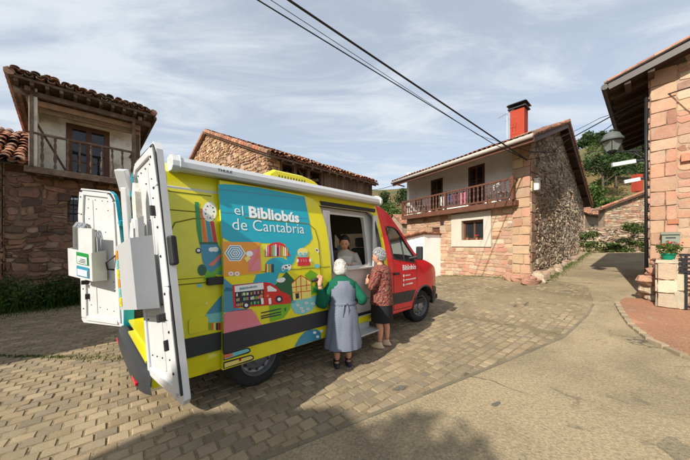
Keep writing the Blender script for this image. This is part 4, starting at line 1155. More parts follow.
# tumbled stones left of the pier
for k in range(9):
    rnd = random.Random(k+300); px = 644+rnd.uniform(0,14); Y = 6.5+rnd.uniform(-.15,.3)
    p = at(px, 300, Y); p.z = gz(p.x, p.y)+[.08,.12,.35,.1,.55,.3,.1,.72,.5][k]
    sz = rnd.uniform(.11,.19)
    rock(p, (sz,sz*.8,sz*.75), k+90, rnd.choice(RUB+PINK), 'rough stone in the tumbled stub wall at the corner of the sandstone house', 'stones of the stub wall')
# iron gate
gp_ = at(686, 305, 5.75); gp_.z = gz(gp_.x, gp_.y)+.06
e = empty('iron_gate', gp_, rz6, 'black iron gate with a mesh topped panel at the right edge beside the stone post', 'gate')
mb = MB()
for x in (0, 1.0): mb.bar((x,0,0), (x,0,1.15), .045,.045, up=(1,0,0))
for z in (.05,.75): mb.bar((0,0,z), (1,0,z), .03,.035)
mb.build('gate_frame', M['iron'], e)
mb = MB()
for k in range(1, 10): mb.bar((k*.1,0,.05), (k*.1,0,.76), .016,.016, up=(1,0,0))
mb.build('bars', M['iron'], e)
mb = MB()
for k in range(9): mb.bar((-.08+k*.14,-.03,.80), (.02+k*.14,-.03,1.16), .03,.05, up=(0,1,0))
for k in range(9): mb.bar((.02+k*.14,-.03,.80), (-.08+k*.14,-.03,1.16), .02,.03, up=(0,1,0))
for k in range(5): mb.bar((-.1,-.04,.80+k*.09), (1.1,-.04,.80+k*.09), .012,.05)
mb.build('mesh_panel', M['iron'], e)
# ================================================================= BOOKMOBILE
VO = Vector((-1.649, 3.788, 0)); TH = math.atan2(.7057, .7085)
vd = Vector((math.cos(TH), math.sin(TH), 0)); vn = Vector((-math.sin(TH), math.cos(TH), 0))
VAN = empty('library_van', VO, TH, 'yellow and red mobile library van with illustrated sliding door and both rear doors open', 'van')
WB = 3.716
def hw(x, z):
    h = 1.0-.165*clamp((z-1.25)/1.1, 0, 1.2)**1.55-.03*clamp((.6-z)/.3)**2
    h -= .26*clamp((x-3.8)/.9)**2.3
    h -= .10*clamp((x-2.6)/1.0)*clamp((z-1.2)/.5)
    return h
def sp_(x, z, off=0., side=-1): return (x, side*(hw(x, z)+off), z)
def ray_xz(px, py, off):
    r = Vector(((px-CX)/F, 1, 0)); rz = (HY-py)/F; w_ = 1.0+off
    for _ in range(8):
        Y = (VO.dot(vn)-w_)/r.dot(vn); P = r*Y-VO; x = P.dot(vd); z = CH+rz*Y
        w_ = hw(x, z)+off
    return (x, z)
def panel(poly, mi, mb, off=0., holes=(), side=-1, step=.09, thick=0., edge_mi=None):
    vs, fs = fill2d(poly, holes, step)
    if side > 0: fs = [tuple(reversed(f)) for f in fs]
    mb.add([sp_(x, z, off, side) for x, z in vs], fs, mi)
    if thick:
        mb.add([sp_(x, z, off-thick, side) for x, z in vs], [tuple(reversed(f)) for f in fs], edge_mi if edge_mi is not None else mi)
        for lp in [poly]+list(holes):
            l2 = subdiv(lp, step); n = len(l2)
            q = [sp_(x, z, off, side) for x, z in l2]+[sp_(x, z, off-thick, side) for x, z in l2]
            mb.add(q, [(i, i+n, (i+1) % n+n, (i+1) % n) for i in range(n)], edge_mi if edge_mi is not None else mi)
def line_on(mb, pts, r, off=0., side=-1, n=5, mi=0):
    pts2 = []
    for a, b_ in zip(pts[:-1], pts[1:]):
        k_ = max(1, int(math.hypot(b_[0]-a[0], b_[1]-a[1])/.1))
        for k in range(k_): pts2.append((a[0]+(b_[0]-a[0])*k/k_, a[1]+(b_[1]-a[1])*k/k_))
    pts2.append(pts[-1])
    mb.tube([sp_(x, z, off, side) for x, z in pts2], r, n, mi)
ZT = 2.36
def arch(cx, r, a0=180, a1=0, n=12): return [(cx+r*math.cos(R(a0+(a1-a0)*k/n)), .34+r*math.sin(R(a0+(a1-a0)*k/n))) for k in range(n+1)]
def seam(z): return 2.50-.24*clamp((z-.4)/1.95)**1.2        # yellow / red join
seamp = [(seam(z), z) for z in (.38,.7,1.0,1.3,1.6,1.9,2.15,ZT)]
rear = [(-1.05,.38)]
body_out = [(-1.05,.40),(-.47,.38)]+arch(0,.43,172,8)+[(.47,.38)]+seamp+[(-1.0,ZT),(-1.02,1.9),(-1.05,1.2)]
opening = [(.90,.50),(2.36,.50),(2.34,1.2),(2.26,1.9),(2.16,2.16),(2.06,2.22),(.90,2.22)]
cab_out = list(reversed(seamp))+[(WB-.47,.38)]+arch(WB,.43,172,8)+[(WB+.47,.36),(4.60,.40),(4.64,.62),(4.60,.84),(4.52,1.0),(4.28,1.15),(3.95,1.27),(3.62,1.37),(3.42,1.50),(3.1,1.83),(2.83,2.06),(2.6,2.24),(2.4,2.34)]
cwin = [(2.60,1.40),(3.30,1.30),(3.38,1.33),(3.38,1.40),(3.02,1.79),(2.86,1.93),(2.76,1.97),(2.50,1.99),(2.47,1.95)]
# --- body shell
mb = MB()
lower_strip = 0
panel(body_out, 0, mb, holes=[opening], side=-1, thick=.05, edge_mi=1)
panel(body_out, 0, mb, side=1)
def roofgrid(mb, x0, x1, nx, mi, zfun=None, crown=.20):
    ny = 18; vs = []
    for i in range(nx+1):
        x = x0+(x1-x0)*i/nx
        for j in range(ny+1):
            s = -1+2*j/ny
            h = hw(x, ZT)
            prof = (1-abs(s)**3.2)
            z = ZT+crown*prof*(1 if zfun is None else zfun(x))
            vs.append((x, h*s, z))
    mb.add(vs, [(i*(ny+1)+j, (i+1)*(ny+1)+j, (i+1)*(ny+1)+j+1, i*(ny+1)+j+1) for i in range(nx) for j in range(ny)], mi)
roofgrid(mb, -1.0, seam(ZT), 12, 0)
# rear portal frame (cyan corner posts and header)
def post(side):
    vs = []
    for z in [.40+.0+k*(ZT-.40)/12 for k in range(13)]:
        h = hw(-1.05, z); xr = -1.05+.03*clamp((z-1.2)/1.1)
        vs += [(xr+.10, side*(h+.004), z), (xr-.012, side*(h-.004), z), (xr-.012, side*(h-.12), z), (xr+.10, side*(h-.12), z)]
    f_ = []
    for i in range(12):
        for k in range(4):
            k2 = (k+1) % 4; q = (i*4+k, i*4+k2, (i+1)*4+k2, (i+1)*4+k); f_.append(q if side < 0 else tuple(reversed(q)))
    mb.add(vs, f_, 2)
post(-1); post(1)
ny = 18
vs = []
for j in range(ny+1):
    s = -1+2*j/ny; h = hw(-1, ZT); vs += [(-1.035, h*s, 2.26), (-1.03, h*s, ZT+.20*(1-abs(s)**3.2))]
mb.add(vs, [(2*j, 2*j+1, 2*j+3, 2*j+2) for j in range(ny)], 2)
mb.build('body', [M['yellow'], M['offwhite'], M['cyan']], VAN, smooth=True, angle=35)
# --- pressed seams in the side panels
mb = MB()
for zz in (2.16, 1.98): line_on(mb, [(-1.0,zz),(-.52,zz)], .006, -.001)
line_on(mb, [(-.90,1.35),(-.93,1.7),(-.86,1.86),(-.70,1.91),(-.5,1.92)], .007, -.001)
line_on(mb, [(-.96,1.28),(-.5,1.28)], .006, -.001); line_on(mb, [(-.96,1.33),(-.5,1.33)], .004, -.001)
mb.build('panel_seam', M['v_mgreen'] if 0 else mat('seam_shadow', lin(120,120,20), rough=.5, var=.1, bump=0), VAN)
# --- cab
mb = MB()
panel(cab_out, 0, mb, holes=[cwin], side=-1, thick=.04, edge_mi=1)
panel(cab_out, 0, mb, holes=[cwin], side=1, thick=.04, edge_mi=1)
top = [(seam(ZT),ZT),(2.40,2.34),(2.6,2.24)]
nose = [(3.62,1.37),(3.95,1.27),(4.28,1.15),(4.52,1.0),(4.60,.84)]
def band(mb, prof, bulge, mi, cr, ny=16):
    vs = []
    for (x, z), bu, c_ in zip(prof, bulge, cr):
        for j in range(ny+1):
            s = -1+2*j/ny; h = hw(x, z)
            vs.append((x+bu*(1-s*s), h*s, z+c_*(1-abs(s)**2.6)))
    mb.add(vs, [(i*(ny+1)+j, (i+1)*(ny+1)+j, (i+1)*(ny+1)+j+1, i*(ny+1)+j+1) for i in range(len(prof)-1) for j in range(ny)], mi)
band(mb, top, (0,.05,.10), 0, (.20,.19,.16))
band(mb, nose, (.06,.10,.14,.16,.14), 0, (.08,.09,.09,.07,.03))
mb.build('cab', [M['red'], M['darkin']], VAN, smooth=True, angle=35)
mb = MB(); band(mb, [(2.6,2.24),(2.83,2.06),(3.1,1.83),(3.42,1.50),(3.62,1.37)], (.10,.14,.16,.13,.06), 0, (.16,.13,.10,.08,.08)); mb.build('windscreen', M['glass'], VAN, smooth=True)
mb = MB(); panel(cwin, 0, mb, off=-.02); mb.build('side_window', M['glass'], VAN, smooth=True)
mb = MB(); panel(cwin, 0, mb, off=-.02, side=1); mb.build('side_window', M['glass'], VAN, smooth=True)
mb = MB()
line_on(mb, cwin+[cwin[0]], .014, -.004, n=6); line_on(mb, [(2.98,1.36),(2.94,1.84)], .014, -.008)
mb.build('window_seal', M['blackp'], VAN)
# front grille, lamps, bumpers
mb = MB(); band(mb, [(4.595,.86),(4.63,.74),(4.64,.62)], (.145,.14,.13), 0, (.02,0,0)); mb.build('grille', M['blackp'], VAN, smooth=True)
mb = MB(); band(mb, [(4.64,.62),(4.68,.55),(4.68,.42),(4.60,.32)], (.13,.13,.13,.1), 0, (0,0,0,0))
for s_ in (-1, 1):
    vs, fs = fill2d([(4.19,.36),(4.60,.33),(4.66,.42),(4.66,.56),(4.62,.64),(4.22,.62),(4.16,.56)], step=.1)
    mb.add([(x, s_*(hw(x, z)+.02), z) for x, z in vs], fs)
mb.build('front_bumper', M['rub'], VAN, smooth=True, angle=40)
for s_ in (-1, 1):
    mb = MB(); vs, fs = fill2d([(4.42,.72),(4.61,.70),(4.585,.90),(4.50,1.0),(4.38,1.04)], step=.08)
    mb.add([(x, s_*(hw(x, z)+.006), z) for x, z in vs], fs); mb.build('headlight', M['lampglass'], VAN, smooth=True)
mb = MB()
vs = []; n_ = 24
for j in range(n_+1):
    s = -1+2*j/n_; x = -1.05-.085*(1-abs(s)**7)
    vs += [(x, s*1.02, .34), (x-.015, s*1.02, .44), (x+.0, s*1.02, .53), (-1.03, s*1.0, .545), (-.96, s*.99, .50)]
mb.add(vs, [(5*j+k, 5*j+k+1, 5*j+k+6, 5*j+k+5) for j in range(n_) for k in range(4)])
mb.add([(-.47,-1.0,.36),(-1.05,-1.02,.34),(-1.05,-1.02,.54),(-.60,-1.0,.54)][:0], [])
mb.build('rear_bumper', M['rub'], VAN, smooth=True, angle=40)
for s_ in (-1, 1):
    mb = MB(); mb.box((-1.135, s_*.72, .40), (.02,.22,.03)); mb.build('reflector', M['red'], VAN, bevel=.004)
# rub strips
sp1 = [(-1.05,.58),(-.47,.58),(-.44,.76),(-1.05,.77)]
mb = MB(); panel(sp1, 0, mb, off=.014, thick=.02); mb.build('rub_strip', M['rub'], VAN, smooth=True, angle=35)
mb = MB(); panel([(2.52,.56),(3.20,.54),(3.27,.64),(3.34,.75),(2.50,.76)], 0, mb, off=.014, thick=.02); mb.build('rub_strip', M['rub'], VAN, smooth=True, angle=35); mb = MB()
panel([(4.13,.66),(4.18,.56),(4.60,.56),(4.60,.66),(4.12,.74)], 0, mb, off=.012, thick=.018); mb.build('rub_strip', M['rub'], VAN, smooth=True, angle=35)
mb = MB(); panel([(.5,.56),(3.2,.54),(3.3,.75),(.44,.76)], 0, mb, off=.014, side=1); panel(sp1, 0, mb, off=.014, side=1); mb.build('rub_strip', M['rub'], VAN)
# wheel arch trim + wells
for cx in (0, WB):
    mb = MB(); a = arch(cx, .445, 178, 2, 18); line_on(mb, a, .022, .0, n=6); mb.build('arch_trim', M['rub'], VAN, smooth=True)
    for s_ in (-1, 1):
        mb = MB(); vs = []
        for k in range(15):
            an = R(180-180*k/14)
            for y in (.98, .55): vs.append((cx+.44*math.cos(an), s_*y, .34+.44*math.sin(an)))
        mb.add(vs, [(2*k, 2*k+1, 2*k+3, 2*k+2) for k in range(14)]+[tuple(range(1, 30, 2))]); mb.build('wheel_well', M['darkin'], VAN)
mb = MB(); mb.box((1.8,0,.46), (5.3,1.86,.10)); mb.box((1.8,0,.38),(3.0,1.2,.12)); mb.build('chassis', M['darkin'], VAN)
# wheels
def wheel(x, side, steer=0.):
    e = empty('wheel', (x, side*.795, .345), steer); e.parent = VAN
    def flip(m_): m_.M = Matrix.Scale(-1, 4, Vector((0,1,0))) if side > 0 else None
    mb = MB(); flip(mb)
    mb.lathe([(.225,.11),(.225,-.105),(.245,-.118),(.29,-.122),(.325,-.112),(.338,-.10),(.345,-.08),(.345,.09),(.33,.11),(.29,.122),(.225,.11)], n=40, axis='Y', cap=False)
    mb.build('tyre', M['rubber'], e, smooth=True, angle=30)
    mb = MB(); flip(mb)
    mb.lathe([(.226,-.100),(.222,-.118),(.212,-.120),(.205,-.10),(.195,-.055),(.17,-.05),(.15,-.065),(.13,-.085),(.10,-.09),(.085,-.105),(.08,-.125),(.06,-.135),(.0,-.137)], n=40, axis='Y', cap=False)
    mb.build('rim', M['rim'], e, smooth=True, angle=40)
    mb = MB(); flip(mb)
    for k in range(12):
        a = 2*math.pi*k/12; c = (.165*math.cos(a), -.054, .165*math.sin(a))
        mb.lathe([(.017,0),(.017,-.004)], (c[0], c[1]-.008, c[2]), n=8, axis='Y')
    mb.build('rim_holes', M['darkin'], e)
wheel(0, -1); wheel(0, 1); wheel(WB, -1, R(-9)); wheel(WB, 1, R(-9))
# mirror, door handle of the cab
mb = MB(); mb.bar((3.18,-.95,1.38), (3.28,-1.1,1.42), .06,.05); mb.box((3.30,-1.12,1.49), (.09,.13,.27)); mb.build('wing_mirror', M['blackp'], VAN, bevel=.035)
mb = MB(); mb.bar((3.18,.95,1.38), (3.28,1.1,1.42), .06,.05); mb.box((3.30,1.14,1.50), (.10,.17,.32)); mb.build('wing_mirror', M['blackp'], VAN, bevel=.025)
mb = MB(); mb.box((2.66,-1.02,1.12), (.17,.035,.045)); mb.build('door_handle', M['blackp'], VAN, bevel=.01)
mb = MB(); line_on(mb, [(2.60,.45),(2.58,1.3),(2.44,2.0)], .005, 0); line_on(mb, [(2.60,.45),(3.2,.43)], .005, 0); line_on(mb, [(3.40,.80),(3.40,1.3)], .005, 0); mb.build('door_seam', M['darkin'], VAN)
# yellow stripes of the join
mb = MB(); pz = [(seam(z)-.10, z) for z in (.40,.8,1.2,1.6,1.9,2.1,2.3)]; pz2 = [(seam(z)-.012, z) for z in (2.3,2.1,1.9,1.6,1.2,.8,.40)]
panel(pz+pz2, 0, mb, off=.003); mb.build('yellow_edge', M['lemon'], VAN, smooth=True)
mb = MB(); line_on(mb, [(seam(z)-.14, z) for z in (.52,1.2,1.6,1.9,2.1)], .022, .0, n=6); mb.build('door_rubber', M['blackp'], VAN)
mb = MB(); panel([(.52,.385),(2.46,.385),(2.46,.50),(.52,.50)], 0, mb, off=.004); mb.build('lower_sill', M['lemon'], VAN)
mb = MB(); panel([(.98,2.225),(2.20,2.225),(2.22,2.285),(.96,2.285)], 0, mb, off=.02, thick=.05); mb.build('door_rail', M['blackp'], VAN)
# --- roof AC unit and awning
mb = MB()
pr = [(.40,2.50),(.42,2.69),(.50,2.745),(1.0,2.745),(1.20,2.71),(1.42,2.60),(1.52,2.52)]
vs = [];
for y, k_ in ((-.42,1),(-.36,1.0),(.36,1.0),(.42,1)):
    for (x, z) in pr: vs.append((x if abs(y) < .4 else x*.98+.02, y, z if abs(y) < .4 else z-.04))
n_ = len(pr); fs = [(i*n_+k, i*n_+k+1, (i+1)*n_+k+1, (i+1)*n_+k) for i in range(3) for k in range(n_-1)]+[tuple(range(n_)), tuple(3*n_+k for k in reversed(range(n_)))]
mb.add(vs, fs); ac = mb.build('air_conditioner', M['lemon'], VAN, bevel=.01)
mb = MB()
for k in range(10): mb.box((.56+k*.05,-.425,2.64), (.010,.010,.05))
for k in range(9): mb.box((.405,-.3+k*.075,2.62), (.012,.02,.08))
mb.build('vent_slots', M['rub'], ac)
AX0, AX1 = -.86, 2.22
mb = MB(); pr = [(-.80,2.365),(-.97,2.355),(-1.00,2.38),(-1.00,2.43),(-.97,2.475),(-.90,2.495),(-.80,2.49)]
vs = [(x, y, z) for x in (AX0, AX1) for y, z in pr]; n_ = len(pr)
mb.add(vs, [(k, k+1, n_+k+1, n_+k) for k in range(n_-1)]+[(0, n_, 2*n_-1, n_-1)])
aw = mb.build('awning', M['awning'], VAN, smooth=True, angle=30)
for x in (AX0, AX1):
    mb = MB(); s_ = 1 if x > 0 else -1
    mb.add([(x+dx_*s_, y*(1 if dx_ < .03 else .995), z) for dx_ in (-.03, .035) for y, z in [(-.79,2.355),(-.98,2.345),(-1.01,2.38),(-1.01,2.43),(-.975,2.485),(-.90,2.505),(-.79,2.50)]],
           [(k, (k+1) % 7, 7+(k+1) % 7, 7+k) for k in range(7)]+[tuple(range(7)), tuple(range(7,14))]); mb.build('end_cap', M['white'], aw, bevel=.006)
# --- text helper
def text_mesh(body, size=1., bold=0., font_w=1.):
    cu = bpy.data.curves.new('lettering', 'FONT'); cu.body = body; cu.size = size; cu.offset = bold; cu.resolution_u = 3
    o = bpy.data.objects.new('tmp', cu); COL.objects.link(o); dg = bpy.context.evaluated_depsgraph_get(); dg.update()
    me = bpy.data.meshes.new_from_object(o.evaluated_get(dg))
    vs = [v.co.copy() for v in me.vertices]; fs = [tuple(p.vertices) for p in me.polygons]
    bpy.data.objects.remove(o); bpy.data.meshes.remove(me); bpy.data.curves.remove(cu)
    return vs, fs
def text_side(name, body, pl, pr_, ht, m, off, bold=0., parent=None):
    """lettering on the van's side from pixel pl to pr_ (baseline), height ht metres"""
    a = ray_xz(*pl, off) if isinstance(pl[0], (int, float)) and pl[0] > 20 else pl
    b_ = ray_xz(*pr_, off) if pr_[0] > 20 else pr_
    vs, fs = text_mesh(body, 1., bold)
    x0 = min(v.x for v in vs); x1 = max(v.x for v in vs); hh = max(v.y for v in vs)
    mb = MB(); P = []
    for v in vs:
        f_ = (v.x-x0)/(x1-x0); x = a[0]+(b_[0]-a[0])*f_; z = a[1]+(b_[1]-a[1])*f_+v.y/hh*ht
        P.append(sp_(x, z, off))
    mb.add(P, fs); return mb.build(name, m, parent or VAN)
# --- sliding door, slid back over the rear quarter
DO = .075
dx0, dx1 = -.471, .99
dpoly = [(dx0,.385),(dx1,.385),(dx1+.0,1.3),(dx1-.03,1.9),(dx1-.10,2.18),(dx1-.2,2.28),(dx1-.4,2.32),(dx0+.02,2.335),(dx0+.01,1.6)]
mb = MB(); panel(dpoly, 0, mb, off=DO, thick=.06); SD = mb.build('sliding_door', M['yellow'], VAN, smooth=True, angle=40)
mb = MB(); panel([(dx0-.004,.56),(dx1+.004,.56),(dx1+.004,.76),(dx0-.004,.76)], 0, mb, off=DO+.014, thick=.022); mb.build('rub_strip', M['rub'], SD, smooth=True, angle=35)
def A_(x, y): return (180+x/3.836, 160+y/3.836)       # crop frames used when measuring the artwork
def B_(x, y): return (180+x/3.536, 270+y/3.536)
def C_(x, y): return (215+x/9.2, 230+y/9.2)
def D_(x, y): return (265+x/7.67, 230+y/7.67)
def E_(x, y): return (220+x/9.2, 275+y/9.2)
def G_(x, y): return (270+x/6.567, 280+y/6.567)
def H_(x, y): return (180+x/7.07, 195+y/7.07)
def I_(x, y): return (180+x/6.13, 255+y/6.13)
decn = [0]
from collections import defaultdict
DEC = defaultdict(MB)
def dec(key, pts, fr, col, layer, off=DO, clampx=None, clip_z=None):
    pl = [ray_xz(*fr(*p), off+.002) for p in pts]
    lo, hi = clampx or (dx0+.004, dx1-.004)
    pl = [(clamp(x, lo, hi), z) for x, z in pl]
    if clip_z: pl = [(x, clamp(z, *clip_z)) for x, z in pl]
    key = (key, off)
    if col not in cmi[key]: cmi[key].append(col)
    mb = DEC[key]
    vs, fs = fill2d(pl, step=.09)
    mb.add([sp_(x, z, off+.0015+.0012*layer) for x, z in vs], fs, cmi[key].index(col))
cmi = defaultdict(list)
def ell_(cx, cy, rx, ry=None, n=20, a0=0, a1=360): return circ(cx, cy, rx, n, ry, a0, a1)
k1 = 'title_panel'
dec(k1, [(122,98),(135,93),(165,92),(230,96),(300,105),(478,140),(492,210),(508,300),(497,318),(450,352),(436,395),(415,415),(405,350),(402,320),(320,318),(230,322),(190,312),(160,296),(146,280),(133,190)], A_, 'cyan', 1)
dec(k1, [(118,104),(480,148),(481,152),(119,110)], A_, 'steel', 2)
dec(k1, [(135,196),(485,222),(486,226),(136,200)], A_, 'steel', 2)
k2 = 'beach_picture'
dec(k2, [(30,108),(410,112),(428,385),(395,398),(120,425),(60,430)], C_, 'orange', 2)
cx_, cy_ = 183, 213
for i, r in enumerate((98,86,74,62,50,38,27,16,7)):
    dec(k2, [(cx_+r*math.cos(R(a)), cy_+r*.86*math.sin(R(a))) for a in range(0,360,60)], C_, 'white' if i % 2 == 0 else 'steel', 3+i*.6)
dec(k2, [(300,190),(405,170),(415,370),(312,385)], C_, 'pink', 3)
for k in range(4): dec(k2, [(318+k*26,360-k*50),(412,185+k*48-60),(412,205+k*48-60),(318+k*26,380-k*50)], C_, 'salmon', 4)
dec(k2, ell_(315,218,32,26), C_, 'white', 5); dec(k2, [(265,262),(300,232),(325,262),(290,298)], C_, 'cream', 6)
for x in (145,202): dec(k2, ell_(x,402,24,20), C_, 'white', 4); dec(k2, ell_(x,402,9,8), C_, 'pink', 5)
k3 = 'bookshelf_picture'
dec(k3, [(0,205),(0,150),(20,120),(60,98),(100,92),(140,105),(170,140),(192,200)], D_, 'red', 3)
bc = ['white','pink','red','green','lcyan','white','navy','pink','green','cream','white','orange','red']
for k in range(12):
    x = 4+k*14.5; h_ = [120,110,125,118,112,108,130,115,120,125,132,140][k]
    dec(k3, [(x,200),(x+11,200),(x+10,h_+4),(x+1,h_)], D_, bc[k], 4)
dec(k3, ell_(98,275,95,65,24,180,360)+[(205,300),(150,330),(0,330)], D_, 'cyan', 3)
for k, c in enumerate(('red','cream','green','orange','navy','navy')): dec(k3, [(2+k*11,325),(12+k*11,325),(12+k*11,262),(3+k*11,262)], D_, c, 4)
dec(k3, [(125,290),(135,270),(190,262),(200,275),(195,300),(180,312),(172,298),(150,300),(142,315),(130,312)], D_, 'white', 4)
dec(k3, ell_(160,282,10,7), D_, 'navy', 5); dec(k3, ell_(183,272,7,6), D_, 'navy', 5); dec(k3, ell_(138,300,6,7), D_, 'navy', 5)
k4 = 'reader_picture'
dec(k4, ell_(287,178,43,42), D_, 'lcyan', 3); dec(k4, ell_(287,165,40,28), D_, 'cream', 4)
for x in (270,304):
    dec(k4, ell_(x,182,15,14), D_, 'white', 5); dec(k4, ell_(x,182,11,10), D_, 'lcyan', 6)
dec(k4, [(248,208),(338,208),(348,272),(252,278)], D_, 'red', 4); dec(k4, ell_(248,235,9,14), D_, 'white', 5); dec(k4, ell_(345,232,9,14), D_, 'white', 5)
for k in range(3): dec(k4, [(272+k*18,224),(280+k*18,224),(282+k*18,244),(274+k*18,244)], D_, 'pink', 5)
dec(k4, ell_(398,276,24,16), D_, 'lcyan', 3); dec(k4, [(382,145),(395,138),(415,165),(403,178)], D_, 'white', 3); dec(k4, [(388,150),(396,145),(405,158),(396,163)], D_, 'navy', 4)
k5 = 'mountain_picture'
dec(k5, [(0,330),(115,310),(80,420),(0,470),(-320,470),(-300,440),(-130,350)], D_, 'cyan', 2)
dec(k5, [(165,320),(255,420),(230,560),(100,560),(70,430)], D_, 'dgreen', 3)
dec(k5, [(305,345),(350,305),(405,340),(360,420),(420,470),(350,500)], D_, 'green', 3)
dec(k5, ell_(118,386,32,17), D_, 'white', 4); dec(k5, ell_(135,378,20,15), D_, 'white', 4.3)
dec(k5, [(285,432),(425,340),(425,500),(360,520),(290,520)][:0] or [(375,440),(398,400),(420,440),(440,400),(450,470),(360,480)], D_, 'mgreen', 4)
k6 = 'cottage_picture'
dec(k6, [(203,410),(272,348),(350,392),(352,520),(215,540)], D_, 'cream', 4)
for (a, b_) in (((203,410),(272,348)),((272,348),(352,395)),((272,348),(278,530)),((235,380),(240,470)),((315,370),(318,460)),((206,440),(352,420)),((208,480),(352,465))):
    dx_, dy_ = b_[0]-a[0], b_[1]-a[1]; l_ = math.hypot(dx_, dy_); ux, uy = -dy_/l_*2.6, dx_/l_*2.6
    dec(k6, [(a[0]+ux,a[1]+uy),(b_[0]+ux,b_[1]+uy),(b_[0]-ux,b_[1]-uy),(a[0]-ux,a[1]-uy)], D_, 'red', 5)
dec(k6, [(165,88),(188,85),(190,120),(168,125)], G_, 'navy', 5)
k7 = 'red_van_picture'
dec(k7, [(20,30),(105,90),(125,300),(300,320),(30,345)], E_, 'steel', 2)
dec(k7, [(-5,18),(30,20),(110,92),(250,80),(320,70),(400,60),(330,-50),(-5,-40)][:0] or [(25,22),(110,90),(300,72),(330,0),(120,10)], E_, 'yellow', 3)
dec(k7, [(110,95),(400,65),(470,75),(520,110),(560,150),(640,185),(652,240),(640,262),(125,303)], E_, 'red', 5)
dec(k7, [(130,102),(395,70),(400,130),(135,158)], E_, 'white', 6)
dec(k7, [(135,158),(400,130),(402,265),(145,295)], E_, 'navy', 6)
rb = random.Random(4)
for r_ in range(3):
    for k in range(15):
        if rb.random() < .2: continue
        x = 148+k*16.3; y = 166+r_*46-(k*1.9); dec(k7, [(x,y+30),(x+12,y+29),(x+12,y+rb.uniform(0,8)),(x,y+rb.uniform(0,8))], E_, rb.choice(['green','white','pink','lcyan','cream','dgreen','orange']), 7)
dec(k7, [(430,105),(455,95),(520,135),(515,150),(435,152)], E_, 'white', 7)
for x, y in ((238,277),(540,222),): dec(k7, ell_(x,y,33,33), E_, 'navy', 8); dec(k7, ell_(x,y,16,16), E_, 'white', 9)
for x in (385,455):
    dec(k7, [(x-14,215),(x+10,210),(x+14,262),(x+4,270),(x-8,268)], E_, 'white', 8); dec(k7, ell_(x-6 if x < 400 else x-20,190,13,14), E_, 'salmon', 8)
k8 = 'ground_picture'
dec(k8, [(5,365),(60,345),(130,325),(290,312),(330,370),(370,440),(395,470),(180,540),(5,560)], E_, 'pink', 2)
for k in range(16): dec(k8, [(20+k*20,350-k*2.0+8),(23+k*20,350-k*2.0+8),(28+k*22,450),(25+k*22,450)], E_, 'salmon', 3, clip_z=(.80,1.3))
dec(k8, [(-5,150),(138,125),(132,190),(90,250),(0,282)], G_, 'green', 3, clip_z=(.772,1.3))
for (x0,y0,x1,y1) in ((0,222,72,205),(0,200,72,184),): dec(k8, [(x0-60,y0+13),(x1,y1),(x1,y1+7),(x0-60,y0+21)], G_, 'navy', 5)
dec(k8, [(-60,248),(72,222),(72,229),(-60,256)], G_, 'navy', 5)
dec(k8, [(138,138),(310,98),(312,130),(300,165),(265,205),(215,230),(165,220),(140,180)], G_, 'lcyan', 3, clip_z=(.772,1.3))
for x, y in ((182,165),(238,150),(215,205),(248,190),(280,155),(205,185)): dec(k8, ell_(x,y,10,8), G_, 'white', 4); dec(k8, ell_(x,y,5,4), G_, 'pink', 5)
dec(k8, [(92,185),(105,180),(104,205),(95,205)], G_, 'dgreen', 4)
dec(k8, [(305,150),(318,138),(330,155),(316,170)], G_, 'white', 4); dec(k8, [(308,155),(316,147),(323,157),(315,164)], G_, 'navy', 5)
k9 = 'sea_picture'
dec(k9, [(158,458),(170,420),(195,375),(230,340),(270,325),(310,325),(335,350),(335,380),(335,405)], G_, 'steel', 2, clip_z=(.39,.555))
for x, y in ((292,345),(312,372),(338,335)): dec(k9, ell_(x,y,11,9), G_, 'white', 4, clip_z=(.39,.555))
k10 = 'stacked_books_picture'
for (ya, yb, x1, c) in ((297,278,250,'lcyan'),(326,304,262,'cream'),(357,330,250,'steel')):
    dec(k10, [(153,ya+0),(x1-12,yb-4),(x1-2,yb),(x1,yb+9),(x1-8,yb+16),(153,ya+24)], B_, 'navy', 2, clip_z=(.39,.557))
    dec(k10, [(157,ya+4),(x1-13,yb),(x1-5,yb+4),(x1-5,yb+8),(x1-12,yb+12),(157,ya+20)], B_, c, 3, clip_z=(.39,.557))
dec(k10, [(155,300),(185,293),(185,305),(155,314)], B_, 'salmon', 4, clip_z=(.39,.557))
dec(k10, [(208,315),(216,313),(216,321),(208,323)], B_, 'red', 4, clip_z=(.39,.557))
# artwork on the body behind the door
cl = (-1.04, dx0+.02)
kb = 'coloured_books_picture'
for pts, c in (([(104,48),(132,50),(160,335),(135,335),(118,240)],'mgreen'),([(140,95),(158,95),(196,332),(166,334)],'stripe'),([(180,180),(208,180),(232,332),(200,333)],'steel'),([(212,180),(240,190),(262,332),(236,333)],'red')):
    dec(kb, pts, H_, c, 2, off=.0, clampx=cl)
dec(kb, ell_(208,118,50,70,24), H_, 'white', 3, off=0, clampx=cl)
for a in range(0,360,40): dec(kb, ell_(208+30*math.cos(R(a)),118+44*math.sin(R(a)),5,6,8), H_, 'pink' if a % 80 else 'navy', 4, off=0, clampx=cl)
dec(kb, [(135,333),(265,333),(268,348),(140,348)], H_, 'dgreen', 3, off=0, clampx=cl)
kc = 'coast_picture'
dec(kc, [(140,348),(268,348),(320,400),(320,560),(200,560),(160,470)], H_, 'steel', 2, off=0, clampx=cl)
dec(kc, ell_(222,385,20,16), H_, 'white', 3, off=0, clampx=cl); dec(kc, ell_(250,384,22,18), H_, 'white', 3.3, off=0, clampx=cl)
dec(kc, ell_(130,394,20,20), H_, 'navy', 3, off=0, clampx=cl); dec(kc, ell_(130,392,12,10), H_, 'white', 4, off=0, clampx=cl)
dec(kc, [(170,62),(215,25),(240,-5),(260,0),(240,30),(200,68)], I_, 'salmon', 3, off=0, clampx=cl)
